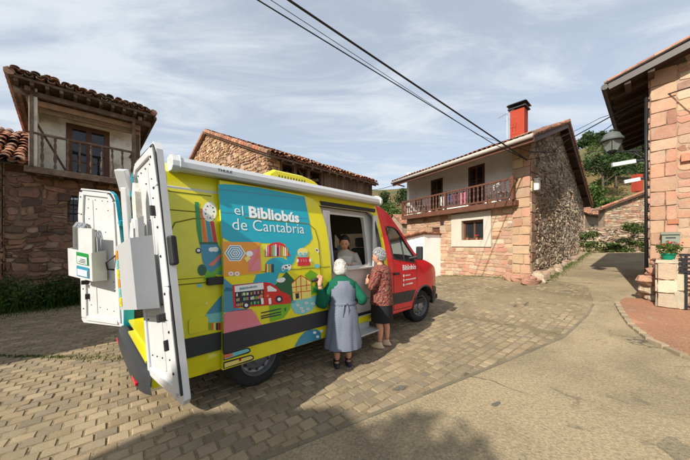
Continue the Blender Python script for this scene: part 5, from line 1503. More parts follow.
dec(kc, [(145,148),(165,90),(190,110),(250,60),(255,90),(200,145)], I_, 'green', 3, off=0, clampx=cl)
dec(kc, ell_(135,92,27,35), I_, 'dgreen', 4, off=0, clampx=cl)
dec(kc, [(160,360),(250,250),(262,240),(262,360)], I_, 'steel', 2, off=0, clampx=cl)
dec(kc, [(155,365),(262,348),(262,410),(175,415)], I_, 'lcyan', 3, off=0, clampx=cl)
for k, c in enumerate(('green','stripe','cream','navy','red','pink')): dec(kc, [(175+k*15,460),(188+k*15,460),(188+k*15,415),(175+k*15,418)], I_, c, 4, off=0, clampx=cl)
dec(kc, ell_(120,188,16,12), I_, 'lcyan', 3, off=0, clampx=cl); dec(kc, ell_(162,297,10,8), I_, 'cream', 3, off=0, clampx=cl)
dec('rear_badge', ell_(164,110,16,14), lambda x, y: A_(x-80, y+22), 'white', 3, off=0, clampx=(-1.04,dx0)) if 0 else None
for (key, off), mb in DEC.items():
    mb.build(key, [M['v_'+c] for c in cmi[(key, off)]], SD if off == DO else VAN)
# lettering
tz = .115
text_side('lettering', 'el', (234.6,214.2), (243.6,215.6), .105, M['v_white'], DO+.006, bold=-.006, parent=SD)
text_side('lettering', 'Bibliobús', (249.3,217.0), (299.5,222.3), .125, M['v_white'], DO+.006, bold=.035, parent=SD)
text_side('lettering', 'de Cantabria', (232.6,229.6), (304.4,233.6), .125, M['v_white'], DO+.006, bold=-.006, parent=SD)
text_side('lettering', 'Bibliobús', E_(182,138), E_(342,112), .024, M['v_steel'], DO+.014, bold=.02, parent=SD)
text_side('lettering', 'Bibliobús', (2.88,1.17), (3.36,1.165), .10, M['v_white'], .006, bold=.02)
text_side('lettering', 'cultura', (2.98,1.035), (3.16,1.033), .032, M['v_white'], .004) if 0 else None
mb = MB()
for i, z in enumerate((1.06,.975,.885)):
    vs, fs = fill2d(circ(2.915, z, .028, 14)); mb.add([sp_(x, z_, .005) for x, z_ in vs], fs)
    x = 2.975; rr = random.Random(i)
    while x < (3.13,3.34,3.22)[i]:
        w_ = rr.uniform(.010,.022); vs, fs = fill2d(rect(x, x+w_, z-.011, z+rr.choice((.010,.012,.020)))); mb.add([sp_(a, b_, .005) for a, b_ in vs], fs); x += w_+.006
mb.build('small_print', M['v_white'], VAN)
text_vs, text_fs = text_mesh('THULE', 1., .02)
x0 = min(v.x for v in text_vs); x1 = max(v.x for v in text_vs); hh = max(v.y for v in text_vs)
mb = MB(); mb.add([(-.50+(v.x-x0)/(x1-x0)*.15, -1.0025, 2.405+v.y/hh*.026) for v in text_vs], text_fs); mb.build('maker_lettering', M['blackp'], aw)
text_vs, text_fs = text_mesh('Omnistor', 1., 0)
x0 = min(v.x for v in text_vs); x1 = max(v.x for v in text_vs); hh = max(v.y for v in text_vs)
mb = MB(); mb.add([(-.24+(v.x-x0)/(x1-x0)*.19, -1.0025, 2.392+v.y/hh*.018) for v in text_vs], text_fs) if 0 else None
# door details
mb = MB()
h0 = ray_xz(*D_(352,385), DO)
mb.M = None
line_on(mb, [ray_xz(*D_(356,386), DO), ray_xz(*D_(430,370), DO)], .022, DO+.02, n=8); mb.build('door_handle', M['blackp'], SD, smooth=True)
mb = MB(); line_on(mb, [(dx1-.19,.9),(dx1-.20,1.7),(dx1-.24,1.86),(dx1-.34,1.93),(dx1-1.2,1.95)], .008, DO-.001); line_on(mb, [(dx1-.02,1.35),(dx0+.02,1.35)], .006, DO-.002); mb.build('panel_seam', bpy.data.materials['seam_shadow'], SD)
mb = MB(); mb.box((-.53,-1.03,1.29), (.16,.06,.075)); mb.build('rail_catch', M['blackp'], VAN, bevel=.01)
fx, fz = ray_xz(*I_(112,428), 0)
mb = MB(); panel(rrect(fx-.085, fx+.085, fz-.07, fz+.07, .02), 0, mb, off=.012, thick=.014); mb.build('fuel_flap', M['lemon'], VAN, smooth=True, angle=35)
mb = MB(); panel([(-1.045,.385),(-.47,.37),(-.43,.56),(-1.045,.57)], 0, mb, off=.003); mb.build('lower_panel', M['lemon'], VAN, smooth=True)
# --- service hatch wall in the opening
hx0, hx1, hz0, hz1 = 1.20, 2.02, 1.30, 2.14
hy = -.86
mb = MB()
vs, fs = fill2d(rect(.93,2.36,.52,2.22), [rrect(hx0,hx1,hz0,hz1,.05)], step=.2)
def hyf(z): return -(hw(1.5, z)-.13)
mb.add([(x, hyf(z), z) for x, z in vs], fs, 0)
lp = subdiv(rrect(hx0,hx1,hz0,hz1,.05), .2); n_ = len(lp)
mb.add([(x, hyf(z), z) for x, z in lp]+[(x, hyf(z)+.06, z) for x, z in lp], [(i, i+n_, (i+1) % n_+n_, (i+1) % n_) for i in range(n_)])
mb.build('hatch_panel', M['offwhite'], VAN)
mb = MB()
for (a, b_) in (((hx0,hz0),(hx1,hz0)),((hx0,hz1),(hx1,hz1)),((hx0,hz0),(hx0,hz1)),((hx1,hz0),(hx1,hz1))):
    mb.bar((a[0],hyf(a[1])-.01,a[1]), (b_[0],hyf(b_[1])-.01,b_[1]), .03,.035)
mb.build('hatch_frame', M['white'], VAN, bevel=.004)
mb = MB(); mb.box((1.61,-.80,1.275), (.95,.30,.03)); mb.build('counter', M['offwhite'], VAN, bevel=.005)
mb = MB(); mb.box((1.03,-.90,1.5), (.14,.05,1.3)); mb.box((1.06,-.925,1.5), (.03,.02,1.25)); mb.build('white_pillar', M['white'], VAN, bevel=.01)
mb = MB(); mb.box((2.17,-.90,1.35), (.12,.03,1.62)); mb.build('white_post', M['white'], VAN, bevel=.01)
mb = MB(); mb.box((1.62,-.875,.74), (1.25,.012,.03)); mb.box((1.35,-.88,.62), (.10,.01,.06)); mb.build('panel_trim', M['grey'], VAN)
mb = MB(); mb.box((1.62,-1.10,.30), (.62,.24,.025)); mb.box((1.62,-1.0,.35),(.5,.05,.10)); mb.build('step', M['grey'], VAN, bevel=.006)
# interior
mb = MB(); mb.box((.35,0,.60), (2.72,1.84,.03), 0); mb.build('floor', M['lemon'], VAN)
mb = MB(); mb.box((3.0,0,.55), (1.7,1.84,.03)); mb.box((.7,.93,1.0), (3.3,.02,.8)); mb.box((.7,0,2.30), (3.2,1.5,.02))
mb.bar((-.95,-.93,1.0),(.85,-.93,1.0),.02,.8); mb.bar((-.95,-.88,1.7),(.85,-.88,1.7),.02,.6); mb.bar((-.95,.88,1.7),(2.3,.88,1.7),.02,.6); mb.build('lining', M['darkin'], VAN)
mb = MB(); mb.box((2.34,0,2.12), (.06,1.6,.5)); mb.box((2.34,.62,1.5), (.05,.55,1.0)); mb.build('added_dark_panel', M['darkin'], VAN)  # dark panels added to keep the view through the hatch dark
# bookshelves along the far side with books
for xx, dd in ((-.35,0),(.55,1)):
    sh = empty('bookshelf', (xx, .74, .62)); sh.parent = VAN
    mb = MB()
    for k in range(6): mb.box((0,0,.02+k*.30), (.86,.30,.018))
    for s_ in (-1,1): mb.box((s_*.43,0,.78), (.018,.30,1.55))
    mb.build('shelf_frame', M['offwhite'], sh)
    mb = MB(); rr = random.Random(int(xx*10)+7)
    for k in range(5):
        x = -.41
        while x < .40:
            w_ = rr.uniform(.015,.045); h_ = rr.uniform(.17,.25)
            c = rr.choice([(.5,.1,.08),(.1,.2,.4),(.5,.45,.3),(.1,.35,.2),(.6,.55,.5),(.5,.3,.08),(.15,.12,.12)])
            mb.box((x+w_/2,-.02,.03+k*.30+h_/2), (w_-.002,.22,h_), 0, None, c); x += w_
    mb.build('books', mat('book_covers', (1,1,1,1), attr=True, rough=.5, var=.1, bump=0), sh)
# near rear side: shelf wall edge (visible through the rear)
sh = empty('tall_cabinet', (-.55,-.70,.62)); sh.parent = VAN
mb = MB(); mb.box((0,0,.8), (.8,.34,1.6)); mb.build('cabinet_body', M['offwhite'], sh, bevel=.01)
for k in range(4):
    mb = MB(); mb.box((-.41,0,.25+k*.36), (.02,.30,.32)); mb.build('drawer_front', M['grey'], sh, bevel=.006)
# seats, wheel in cab
for y in (.5,-.45):
    s_ = empty('cab_seat', (2.62,y,.55)); s_.parent = VAN
    mb = MB(); mb.box((0,0,.32), (.5,.5,.18)); mb.build('seat', M['darkin'], s_, bevel=.05)
    mb = MB(); mb.box((-.25,0,.72), (.14,.48,.66), 0, Matrix.Rotation(-.15, 3, 'Y')); mb.build('backrest', M['darkin'], s_, bevel=.05)
    mb = MB(); mb.box((-.31,0,1.15), (.10,.26,.18)); mb.build('headrest', M['darkin'], s_, bevel=.04)
mb = MB(); mb.box((3.35,0,1.12), (.5,1.7,.35)); mb.build('dashboard', M['darkin'], VAN, bevel=.08)
mb = MB(); mb.tube([Vector((3.02,.5,1.32))+Matrix.Rotation(-.9,3,'Y')@Vector((.19*math.cos(a*.3491),.19*math.sin(a*.3491),0)) for a in range(19)], .016, 6); mb.build('steering_wheel', M['blackp'], VAN)
mb = MB(); mb.box((1.36,-.62,1.44), (.30,.05,.26), 0, Matrix.Rotation(.2,3,'X')); mb.box((1.36,-.60,1.31),(.22,.16,.02)); o = mb.build('computer_screen', M['blackp'], VAN, bevel=.03)

# --- rear doors, hinged on leaning posts, swung wide open
def rear_door(side, ang, name):
    """closed-door coordinates: hinge edge along the leaning post, free edge at centre line; then swung about the post"""
    hb = Vector((-1.06, side*.985, .50)); ht = Vector((-1.11, side*.845, 2.33))
    axis = (ht-hb).normalized()
    e = empty(name, hb); e.parent = VAN
    rot = Matrix.Rotation(R(ang)*(1 if side < 0 else -1), 4, axis)
    wd = .93
    # outline in (d,z): d = distance from the centre line side; hinge outline follows the post
    def hinge_d(z): return side*hw(-1.05, z)*.985
    def P(d, z, x):                      # d 0..1 from hinge to centre
        y0 = hinge_d(z+.5); y1 = side*(.27 if side < 0 else .12)
        return rot @ (Vector((-1.06+x, y0+(y1-y0)*d, z+.5))-hb)
    return e, P
def door_slab(e, P, mats, side, thick=.045):
    inner = [(.0,.02),(.06,0),(.95,-.11),(1,-.07),(1,1.79),(.93,1.86),(.12,1.86),(.03,1.82),(0,1.76)]
    vs, fs = fill2d(inner, step=.14)
    mb = MB()
    mb.add([P(d, z, 0) for d, z in vs], fs, 0)            # inner skin (white)
    mb.add([P(d, z, -thick) for d, z in vs], [tuple(reversed(f)) for f in fs], 1)   # outer skin
    l2 = subdiv(inner, .14); n = len(l2)
    mb.add([P(d, z, 0) for d, z in l2]+[P(d, z, -thick) for d, z in l2], [(i, i+n, (i+1) % n+n, (i+1) % n) for i in range(n)], 2)
    mb.build('door_panel', mats, e, smooth=False)
for side, ang, nm in ((-1, 187, 'rear_door'), (1, 152, 'rear_door')):
    e, P = rear_door(side, ang, nm)
    door_slab(e, P, [M['white'], M['v_cyan'], M['white'] if side < 0 else M['v_cyan']], side)
    # raised stamped border on the inner skin
    mb = MB()
    def strip(pts, w_, h0, h1):
        for (a, b_) in zip(pts[:-1], pts[1:]):
            dx_, dz_ = b_[0]-a[0], b_[1]-a[1]; l_ = math.hypot(dx_*.93, dz_); ux, uz = -dz_/l_*w_/.93, dx_*.93/l_*w_
            q = [(a[0]+ux*.5, a[1]+uz*.5), (b_[0]+ux*.5, b_[1]+uz*.5), (b_[0]-ux*.5, b_[1]-uz*.5), (a[0]-ux*.5, a[1]-uz*.5)]
            mb.add([P(d, z, h0) for d, z in q]+[P(a_[0]*.9+.1*.5*(a[0]+b_[0]) if 0 else a_[0], a_[1], h1) for a_ in q], [(4,5,6,7),(0,1,5,4),(1,2,6,5),(2,3,7,6),(3,0,4,7)])
    strip([(.90,-.02),(.90,.5),(.93,.75),(.93,1.5),(.88,1.80)], .12, .001, .022)
    strip([(.06,.06),(.06,1.72),(.16,1.80),(.86,1.80)], .06, .001, .018)
    strip([(.10,.06),(.86,-.02)], .07, .001, .018)
    strip([(.60,.10),(.62,1.72)], .03, .001, .008)
    strip([(.16,.52),(.82,.50)], .025, .001, .008)
    mb.build('stamped_frame', M['white'], e, bevel=.008)
    mb = MB()
    for z in (.12,.42,.70,.98,1.2,1.5,1.74):
        for d in (.895,):
            mb.ell(P(d, z, .019), (.012,.012,.012), 8, 6)
    rr = random.Random(3)
    for z in (.2,.5,.62,1.3,1.45,1.6,1.72):
        for d in (.2,.35,.55,.72):
            if rr.random() < .7: mb.ell(P(d+rr.uniform(-.03,.03), z, .002), (.007,.007,.007), 6, 4)
    mb.build('fixings', M['iron'], e)
    mb = MB(); a = P(1.0,.98,-.02)
    mb.bar(P(1.015,.9,-.03), P(1.015,1.12,-.03), .05,.06); mb.build('lock', M['blackp'], e, bevel=.015)
    mb = MB()
    for z in (.30,1.45): mb.bar(P(-.02,z,-.04), P(.10,z,-.085), .10,.05); mb.bar(P(-.05,z,-.02), P(.02,z,-.05), .06,.08)
    mb.build('hinge', M['v_cyan'], e, bevel=.01)
    mb = MB()
    pts_ = [(.985,-.03),(.985,.6),(.985,1.2),(.985,1.76),(.93,1.83),(.5,1.835),(.10,1.83),(.02,1.74)]
    mb.tube([P(d, z, .008) for d, z in pts_], .009, 6); mb.build('rubber_seal', M['blackp'], e)
    mb = MB()
    for za, zb in ((.28,.36),(1.30,1.38)): mb.bar(P(.80,za,.02), P(.80,zb,.02), .05,.02)
    mb.bar(P(.82,.50,.03), P(.82,.56,.03), .09,.03); mb.build('latch', M['blackp'], e, bevel=.005)
    # storage box on the inner side of the door
    d0, d1, z0, z1, dp = (.10,.74,.60,1.16,.17) if side < 0 else (.30,.86,.64,1.06,.20)
    bx = empty('leaflet_box', (0,0,0)); bx.parent = e
    mb = MB()
    q = [P(d0,z0,.03),P(d1,z0,.03),P(d1,z1,.03),P(d0,z1,.03),P(d0,z0+.02,dp),P(d1,z0+.02,dp),P(d1,z1-.02,dp),P(d0,z1-.02,dp)]
    mb.add(q, [(0,1,5,4),(1,2,6,5),(3,0,4,7),(4,5,6,7)]); 
    qi = [P(d0+.02,z0+.05,.04),P(d1-.02,z0+.05,.04),P(d1-.02,z1-.001,.04),P(d0+.02,z1-.001,.04),P(d0+.02,z0+.05,dp-.015),P(d1-.02,z0+.05,dp-.015),P(d1-.02,z1-.021,dp-.015),P(d0+.02,z1-.021,dp-.015)]
    mb.add(qi, [(0,4,5,1),(1,5,6,2),(3,7,4,0),(4,7,6,5)], 0)
    mb.build('box', [M['grey'] if side < 0 else M['white']], bx)
    # artwork strip / notices on the box
    mb = MB()
    if side < 0:
        fr_ = lambda t, z: P(d1+.004, z0+.04+(z1-z0-.08)*z, .05+(dp-.08)*t)
        fr2 = lambda t, z: P(d0+(d1-d0)*(.03+.17*t), z0+.05+(z1-z0-.1)*z, dp+.003)
        for k in range(6): mb.add([fr2(.0,k/6), fr2(.9,k/6), fr2(.9,(k+.9)/6), fr2(.1,(k+.9)/6)], [(0,1,2,3)], 1+k % 3)
        for k in range(6): mb.add([fr2(.3,k/6+.03), fr2(.75,k/6+.03), fr2(.6,(k+.6)/6)], [(0,1,2)], (2+k) % 3+1)
        mb.build('artwork_strip', [M['v_white'], M['v_yellow'], M['v_lcyan'], M['v_orange']], bx)
    else:
        fr_ = lambda t, z: P(d0+(d1-d0)*t, z0+(z1-z0)*z, dp+.004+0*z)
        for k, (ta, tb_, za, zb, c) in enumerate([(.12,.62,.52,.90,1),(.12,.62,.12,.46,2),(.17,.57,.55,.78,0),(.17,.57,.16,.36,0)]):
            mb.add([P(d0+(d1-d0)*t_, z0+(z1-z0)*z_, dp+.004+.003*k) for t_, z_ in ((ta,za),(tb_,za),(tb_,zb),(ta,zb))], [(0,1,2,3)], c)
        for k in range(3):
            mb.add([P(d0+(d1-d0)*t_, z0+(z1-z0)*z_, dp+.02) for t_, z_ in ((.2,.60+k*.05),(.5-.04*k,.60+k*.05),(.5-.04*k,.62+k*.05),(.2,.62+k*.05))], [(0,1,2,3)], 3)
        mb.build('notices', [M['v_white'], M['v_mgreen'], M['v_steel'], M['v_navy']], bx)
    # arched wire dividers / folders standing in the box
    for k in range(3 if side > 0 else 2):
        dd = d0+(d1-d0)*(.42+.17*k) if side > 0 else d0+(d1-d0)*(.30+.3*k)
        mb = MB()
        if side > 0:
            for w2 in (0,.035):
                mb.tube([P(dd+w2,z1-.12,.07), P(dd+w2,z1+.22,.06), P(dd+w2,z1+.32,.09), P(dd+w2,z1+.34,.13), P(dd+w2,z1+.28,dp-.03), P(dd+w2,z1-.12,dp-.02)], .010, 6)
            mb.build('wire_divider', M['alu'], bx)
        else:
            mb.add([P(dd,z1-.2,.06), P(dd+.12,z1-.2,.06), P(dd+.12,z1+.17,.05), P(dd,z1+.17,.05), P(dd,z1-.2,.10), P(dd+.12,z1-.2,.10), P(dd+.12,z1+.15,.09), P(dd,z1+.15,.09)], [(0,1,2,3),(4,5,6,7),(0,1,5,4),(1,2,6,5),(2,3,7,6),(3,0,4,7)])
            mb.build('folder', M['grey'] if k else M['offwhite'], bx)
    mb = MB()
    if side > 0:
        mb.add([P(d0-.02,z1-.02,dp), P(d0+.30,z1-.02,dp), P(d0+.28,z1+.28,dp+.0), P(d0-.06,z1+.30,dp), P(d0-.02,z1-.02,dp-.03), P(d0+.30,z1-.02,dp-.03), P(d0+.28,z1+.28,dp-.03), P(d0-.06,z1+.30,dp-.03)], [(0,1,2,3),(7,6,5,4),(0,1,5,4),(1,2,6,5),(2,3,7,6),(3,0,4,7)]); mb.build('lid', M['white'], bx)
    else:
        mb.add([P(.42,1.25,.05), P(.56,1.25,.05), P(.58,1.52,.05), P(.52,1.60,.05), P(.44,1.50,.05), P(.42,1.25,.09), P(.56,1.25,.09), P(.58,1.52,.09), P(.52,1.60,.09), P(.44,1.50,.09)], [(5,6,7,8,9),(0,1,6,5),(1,2,7,6),(2,3,8,7),(3,4,9,8),(4,0,5,9)]); mb.build('clip_holder', M['oldplaster'], e)
        mb = MB(); mb.bar(P(.06,.95,.07), P(.16,1.62,.09), .045,.05); mb.bar(P(.02,1.62,.06), P(.10,1.78,.10), .08,.06); mb.bar(P(.05,1.1,.07), P(.25,1.35,.05), .035,.04); mb.build('folding_arm', M['white'], e, bevel=.006)
# stay strap + cable loop near far door
mb = MB(); mb.tube([(-1.10,.90,1.55),(-1.24,.95,1.42),(-1.22,1.02,1.32),(-1.10,1.0,1.30)], .012, 6); mb.build('door_cable', M['cable'], VAN)
mb = MB(); mb.box((-1.04,-.25,.585), (.06,1.2,.02)); mb.build('loading_edge', M['lemon'], VAN)
mb = MB(); mb.box((-.90,.35,2.16), (.22,.9,.2)); mb.build('rolled_screen', M['rub'], VAN, bevel=.03)
# ================================================================= PEOPLE
M['skin'] = mat('skin', lin(206,150,122), rough=.55, var=.08, scale=9, bump=.05, spec=.4)
M['skin2'] = mat('tanned_skin', lin(205,146,114), rough=.55, var=.08, scale=9, bump=.05, spec=.4)
M['eye'] = mat('dark_eye', (.02,.015,.012,1), rough=.3, var=0, bump=0); M['lip'] = mat('lips', lin(160,80,75), rough=.5, var=.05, bump=0)
M['hair_w'] = mat('white_hair', (.62,.60,.56,1), rough=.8, var=.25, scale=12, fine=90, bump=.8, stretch=(1,1,3)); M['hair_g'] = mat('grey_hair', (.36,.36,.36,1), rough=.8, var=.3, scale=12, fine=90, bump=.8, stretch=(1,1,3))
M['hair_d'] = mat('dark_hair', (.015,.012,.011,1), rough=.6, var=.3, fine=80, bump=.6)
M['green_k'] = mat('green_cardigan', lin(10,88,66), rough=.95, var=.2, fine=120, bump=.5)
# grey checked pinafore
def checkmat():
    m = mat('grey_checked_cotton', lin(112,118,130), rough=.95, var=.12, bump=.2); nt = m.node_tree; L = nt.links.new; b = nt.nodes['Principled BSDF']
    tc = N(nt, 'ShaderNodeTexCoord'); old = b.inputs['Base Color'].links[0].from_socket
    ck = N(nt, 'ShaderNodeTexChecker', Scale=95.); L(tc.outputs['Object'], ck.inputs[0]); ck.inputs[1].default_value = (.78,.78,.82,1); ck.inputs[2].default_value = (1.15,1.15,1.18,1)
    mx = N(nt, 'ShaderNodeMix', data_type='RGBA', blend_type='MULTIPLY'); mx.inputs[0].default_value = 1; L(old, mx.inputs[6]); L(ck.outputs[0], mx.inputs[7]); L(mx.outputs[2], b.inputs['Base Color']); return m
M['pinafore'] = checkmat()
def blousemat():
    m, nt, b = nodes('patterned_blouse'); L = nt.links.new
    tc = N(nt, 'ShaderNodeTexCoord'); n0 = N(nt, 'ShaderNodeTexNoise', Scale=6., Detail=2., Distortion=1.5); L(tc.outputs['Object'], n0.inputs['Vector'])
    mp = N(nt, 'ShaderNodeMapping'); mp.inputs['Rotation'].default_value = (.5,.3,.6); L(tc.outputs['Object'], mp.inputs[0])
    wv = N(nt, 'ShaderNodeTexWave', Scale=7., Distortion=9., Detail=3.); wv.inputs['Detail Scale'].default_value = 2.; L(mp.outputs[0], wv.inputs['Vector'])
    cr = N(nt, 'ShaderNodeValToRGB'); cr.color_ramp.interpolation = 'CONSTANT'
    sp_c = [(0,(.02,.018,.02,1)),(.12,lin(150,20,36)),(.36,(.03,.025,.03,1)),(.46,lin(140,116,62)),(.58,lin(150,26,44)),(.70,lin(60,52,46)),(.82,lin(186,168,130)),(.9,lin(96,20,40))]
    el = cr.color_ramp.elements
    el[0].position = 0; el[0].color = sp_c[0][1]; el[1].position = sp_c[1][0]; el[1].color = sp_c[1][1]
    for p, c in sp_c[2:]: e_ = el.new(p); e_.color = c
    L(wv.outputs['Fac'], cr.inputs[0]); L(cr.outputs[0], b.inputs['Base Color']); b.inputs['Roughness'].default_value = .85; return m
M['blouse'] = blousemat()
M['black_k'] = mat('black_skirt', (.014,.013,.016,1), rough=.9, var=.3, bump=.3); M['beige_s'] = mat('beige_shoe', lin(206,180,146), rough=.8, var=.1, bump=.2); M['dark_s'] = mat('dark_slipper', (.03,.03,.04,1), rough=.7, var=.2, bump=.2)
M['jacket'] = mat('pale_jacket', lin(176,170,156), rough=.9, var=.15, bump=.4); M['paper'] = mat('paper', (.75,.75,.74,1), rough=.8, var=.03, bump=0)
def ring(c, rx, ry, n, yaw=0., fold=0., k=7, ph=0., tilt=None):
    o = []
    for i in range(n):
        a = 2*math.pi*i/n; f_ = 1+fold*math.sin(k*a+ph)+fold*.5*math.sin((k*2+1)*a+ph*2)
        p = Vector((rx*f_*math.cos(a), ry*f_*math.sin(a), 0))
        if tilt: p = Matrix.Rotation(tilt, 3, 'X') @ p
        o.append(Matrix.Rotation(yaw, 3, 'Z') @ p + Vector(c))
    return o
def loft(mb, rings, cap=True, mi=0, col=None):
    n = len(rings[0]); vs = [p for r in rings for p in r]
    fs = [(i*n+k, i*n+(k+1) % n, (i+1)*n+(k+1) % n, (i+1)*n+k) for i in range(len(rings)-1) for k in range(n)]
    if cap: fs += [tuple(reversed(range(n))), tuple((len(rings)-1)*n+k for k in range(n))]
    mb.add(vs, fs, mi, col)
def wrinkle(mb, amp=.006, sc=9., seed=0):
    for i, p in enumerate(mb.v):
        q = Vector(p); d = noise.noise(Vector((q.x*sc+seed, q.y*sc, q.z*sc*.6)))*amp+noise.noise(Vector((q.x*sc*2.4, q.y*sc*2.4+seed, q.z*sc*1.2)))*amp*.5
        r = Vector((q.x, q.y, 0)); r = r.normalized() if r.length > .01 else Vector((0,0,1)); mb.v[i] = tuple(q+r*d)
def smoothlimb(pts, rad, k=4):
    """catmull interpolation of joints and radii"""
    P = [Vector(p) for p in pts]; o = []; r = []
    for i in range(len(P)-1):
        p0 = P[max(i-1,0)]; p1 = P[i]; p2 = P[i+1]; p3 = P[min(i+2,len(P)-1)]
        for j in range(k):
            t = j/k; o.append(.5*((2*p1)+(p2-p0)*t+(2*p0-5*p1+4*p2-p3)*t*t+(3*p1-p0-3*p2+p3)*t**3)); r.append(rad[i]+(rad[i+1]-rad[i])*t)
    o.append(P[-1]); r.append(rad[-1]); return o, r
def skin_mesh(name, joints, edges, root, m, parent, extra=None, sub=2):
    me = bpy.data.meshes.new(name); keys = list(joints)
    me.from_pydata([joints[k][0] for k in keys], [(keys.index(a), keys.index(b_)) for a, b_ in edges], [])
    o = bpy.data.objects.new('tmp', me); COL.objects.link(o)
    md = o.modifiers.new('skin', 'SKIN'); md.use_smooth_shade = True
    if not me.skin_vertices: 
        pass
    for k, sv in zip(keys, me.skin_vertices[0].data):
        r = joints[k][1]; sv.radius = r if isinstance(r, tuple) else (r, r); sv.use_root = (k == root)
    s_ = o.modifiers.new('sub', 'SUBSURF'); s_.levels = sub
    dg = bpy.context.evaluated_depsgraph_get(); dg.update()
    m2 = bpy.data.meshes.new_from_object(o.evaluated_get(dg))
    mb = MB(); mb.add([v.co.copy() for v in m2.vertices], [tuple(p.vertices) for p in m2.polygons])
    bpy.data.objects.remove(o); bpy.data.meshes.remove(me); bpy.data.meshes.remove(m2)
    if extra: extra(mb)
    return mb.build(name, m, parent, smooth=True)
def hand(mb, wrist, d, n, curl=.5, L_=.17, thumb=1):
    """five bent fingers on a palm; d pointing direction, n back-of-hand normal"""
    d = Vector(d).normalized(); n = Vector(n); n = (n-d*n.dot(d)).normalized(); s = d.cross(n)*thumb
    w_ = Vector(wrist)
    rr = [ring((0,0,0), .021, .027, 8)]
    def fr(c, a, b_): return [w_+d*c+s*(a*math.cos(2*math.pi*i/10))+n*(b_*math.sin(2*math.pi*i/10)) for i in range(10)]
    loft(mb, [fr(-.03,.024,.02), fr(.0,.027,.019), fr(.035,.036,.017), fr(.07,.040,.014), fr(.085,.037,.011)])
    for i, (o_, l_) in enumerate(((.030,.070),(.011,.078),(-.009,.073),(-.028,.058))):
        b_ = w_+d*.078+s*o_; pts = [b_]; dd = d.copy(); a = 0
        for j in range(3):
            a = curl*(.55+.25*j)+.04*i; dd = (dd*math.cos(a)-n*math.sin(a)).normalized() if j else (d*math.cos(a*.6)-n*math.sin(a*.6)).normalized()
            pts.append(pts[-1]+dd*l_*(.45,.32,.23)[j])
        mb.tube(pts, [.0095,.0088,.008,.006], 7)
    b_ = w_+d*.02+s*.03; pts = [b_, b_+(s*.75+d*.6)*.032, b_+(s*.75+d*.6)*.032+(s*.2+d*.9-n*.3)*.03, b_+(s*.75+d*.6)*.032+(s*.2+d*.9-n*.3)*.05]
    mb.tube(pts, [.012,.011,.0095,.007], 7)
def head_mesh(mb, c, yaw, pitch=0., sc=1., hair=False):
    """head with nose, brow, chin and ears; faces +X before yaw"""
    rot = Matrix.Rotation(yaw, 3, 'Z') @ Matrix.Rotation(pitch, 3, 'Y')
    def fn(p):
        x, y, z = p.x, p.y, p.z
        f_ = clamp((x-.1)/.9); jaw = clamp((-z-.1)/.9)
        y *= 1-.28*jaw; x = x*(1-.10*jaw)+.05*jaw
        if x > .3: x -= .05*math.exp(-((z-.05)/.16)**2)*(1-abs(y))               # eye sockets
        nb = math.exp(-((y)/.13)**2)*math.exp(-((z+.14)/.17)**2)*f_; x += .24*nb    # nose
        x += .05*math.exp(-((z+.52)/.08)**2)*math.exp(-(y/.28)**2)*f_               # lips
        x += .07*math.exp(-((z+.82)/.14)**2)*math.exp(-(y/.3)**2)*f_               # chin
        return Vector((x, y, z))
    mb.ell(c, (.093*sc,.076*sc,.118*sc), 28, 22, rot=rot, fn=fn)
    for s_ in (-1,1): mb.ell(Vector(c)+rot@Vector((-.005*sc,s_*.076*sc,-.005*sc)), (.02*sc,.010*sc,.033*sc), 8, 6, rot=rot)
    return rot
def face_parts(parent, c, rot, sc=1.):
    c = Vector(c); mb = MB()
    for s_ in (-1,1): mb.ell(c+rot@Vector((.082*sc,s_*.030*sc,.008*sc)), (.008*sc,.012*sc,.007*sc), 8, 6, rot=rot)
    mb.build('eyes', M['eye'], parent, smooth=True)
    mb = MB()
    for s_ in (-1,1): mb.bar(c+rot@Vector((.090*sc,s_*.016*sc,.028*sc)), c+rot@Vector((.080*sc,s_*.046*sc,.026*sc)), .006*sc,.006*sc)
    mb.build('eyebrows', M['hair_g'], parent)
    mb = MB(); mb.ell(c+rot@Vector((.0915*sc,0,-.056*sc)), (.006*sc,.022*sc,.007*sc), 10, 6, rot=rot); mb.build('mouth', M['lip'], parent, smooth=True)
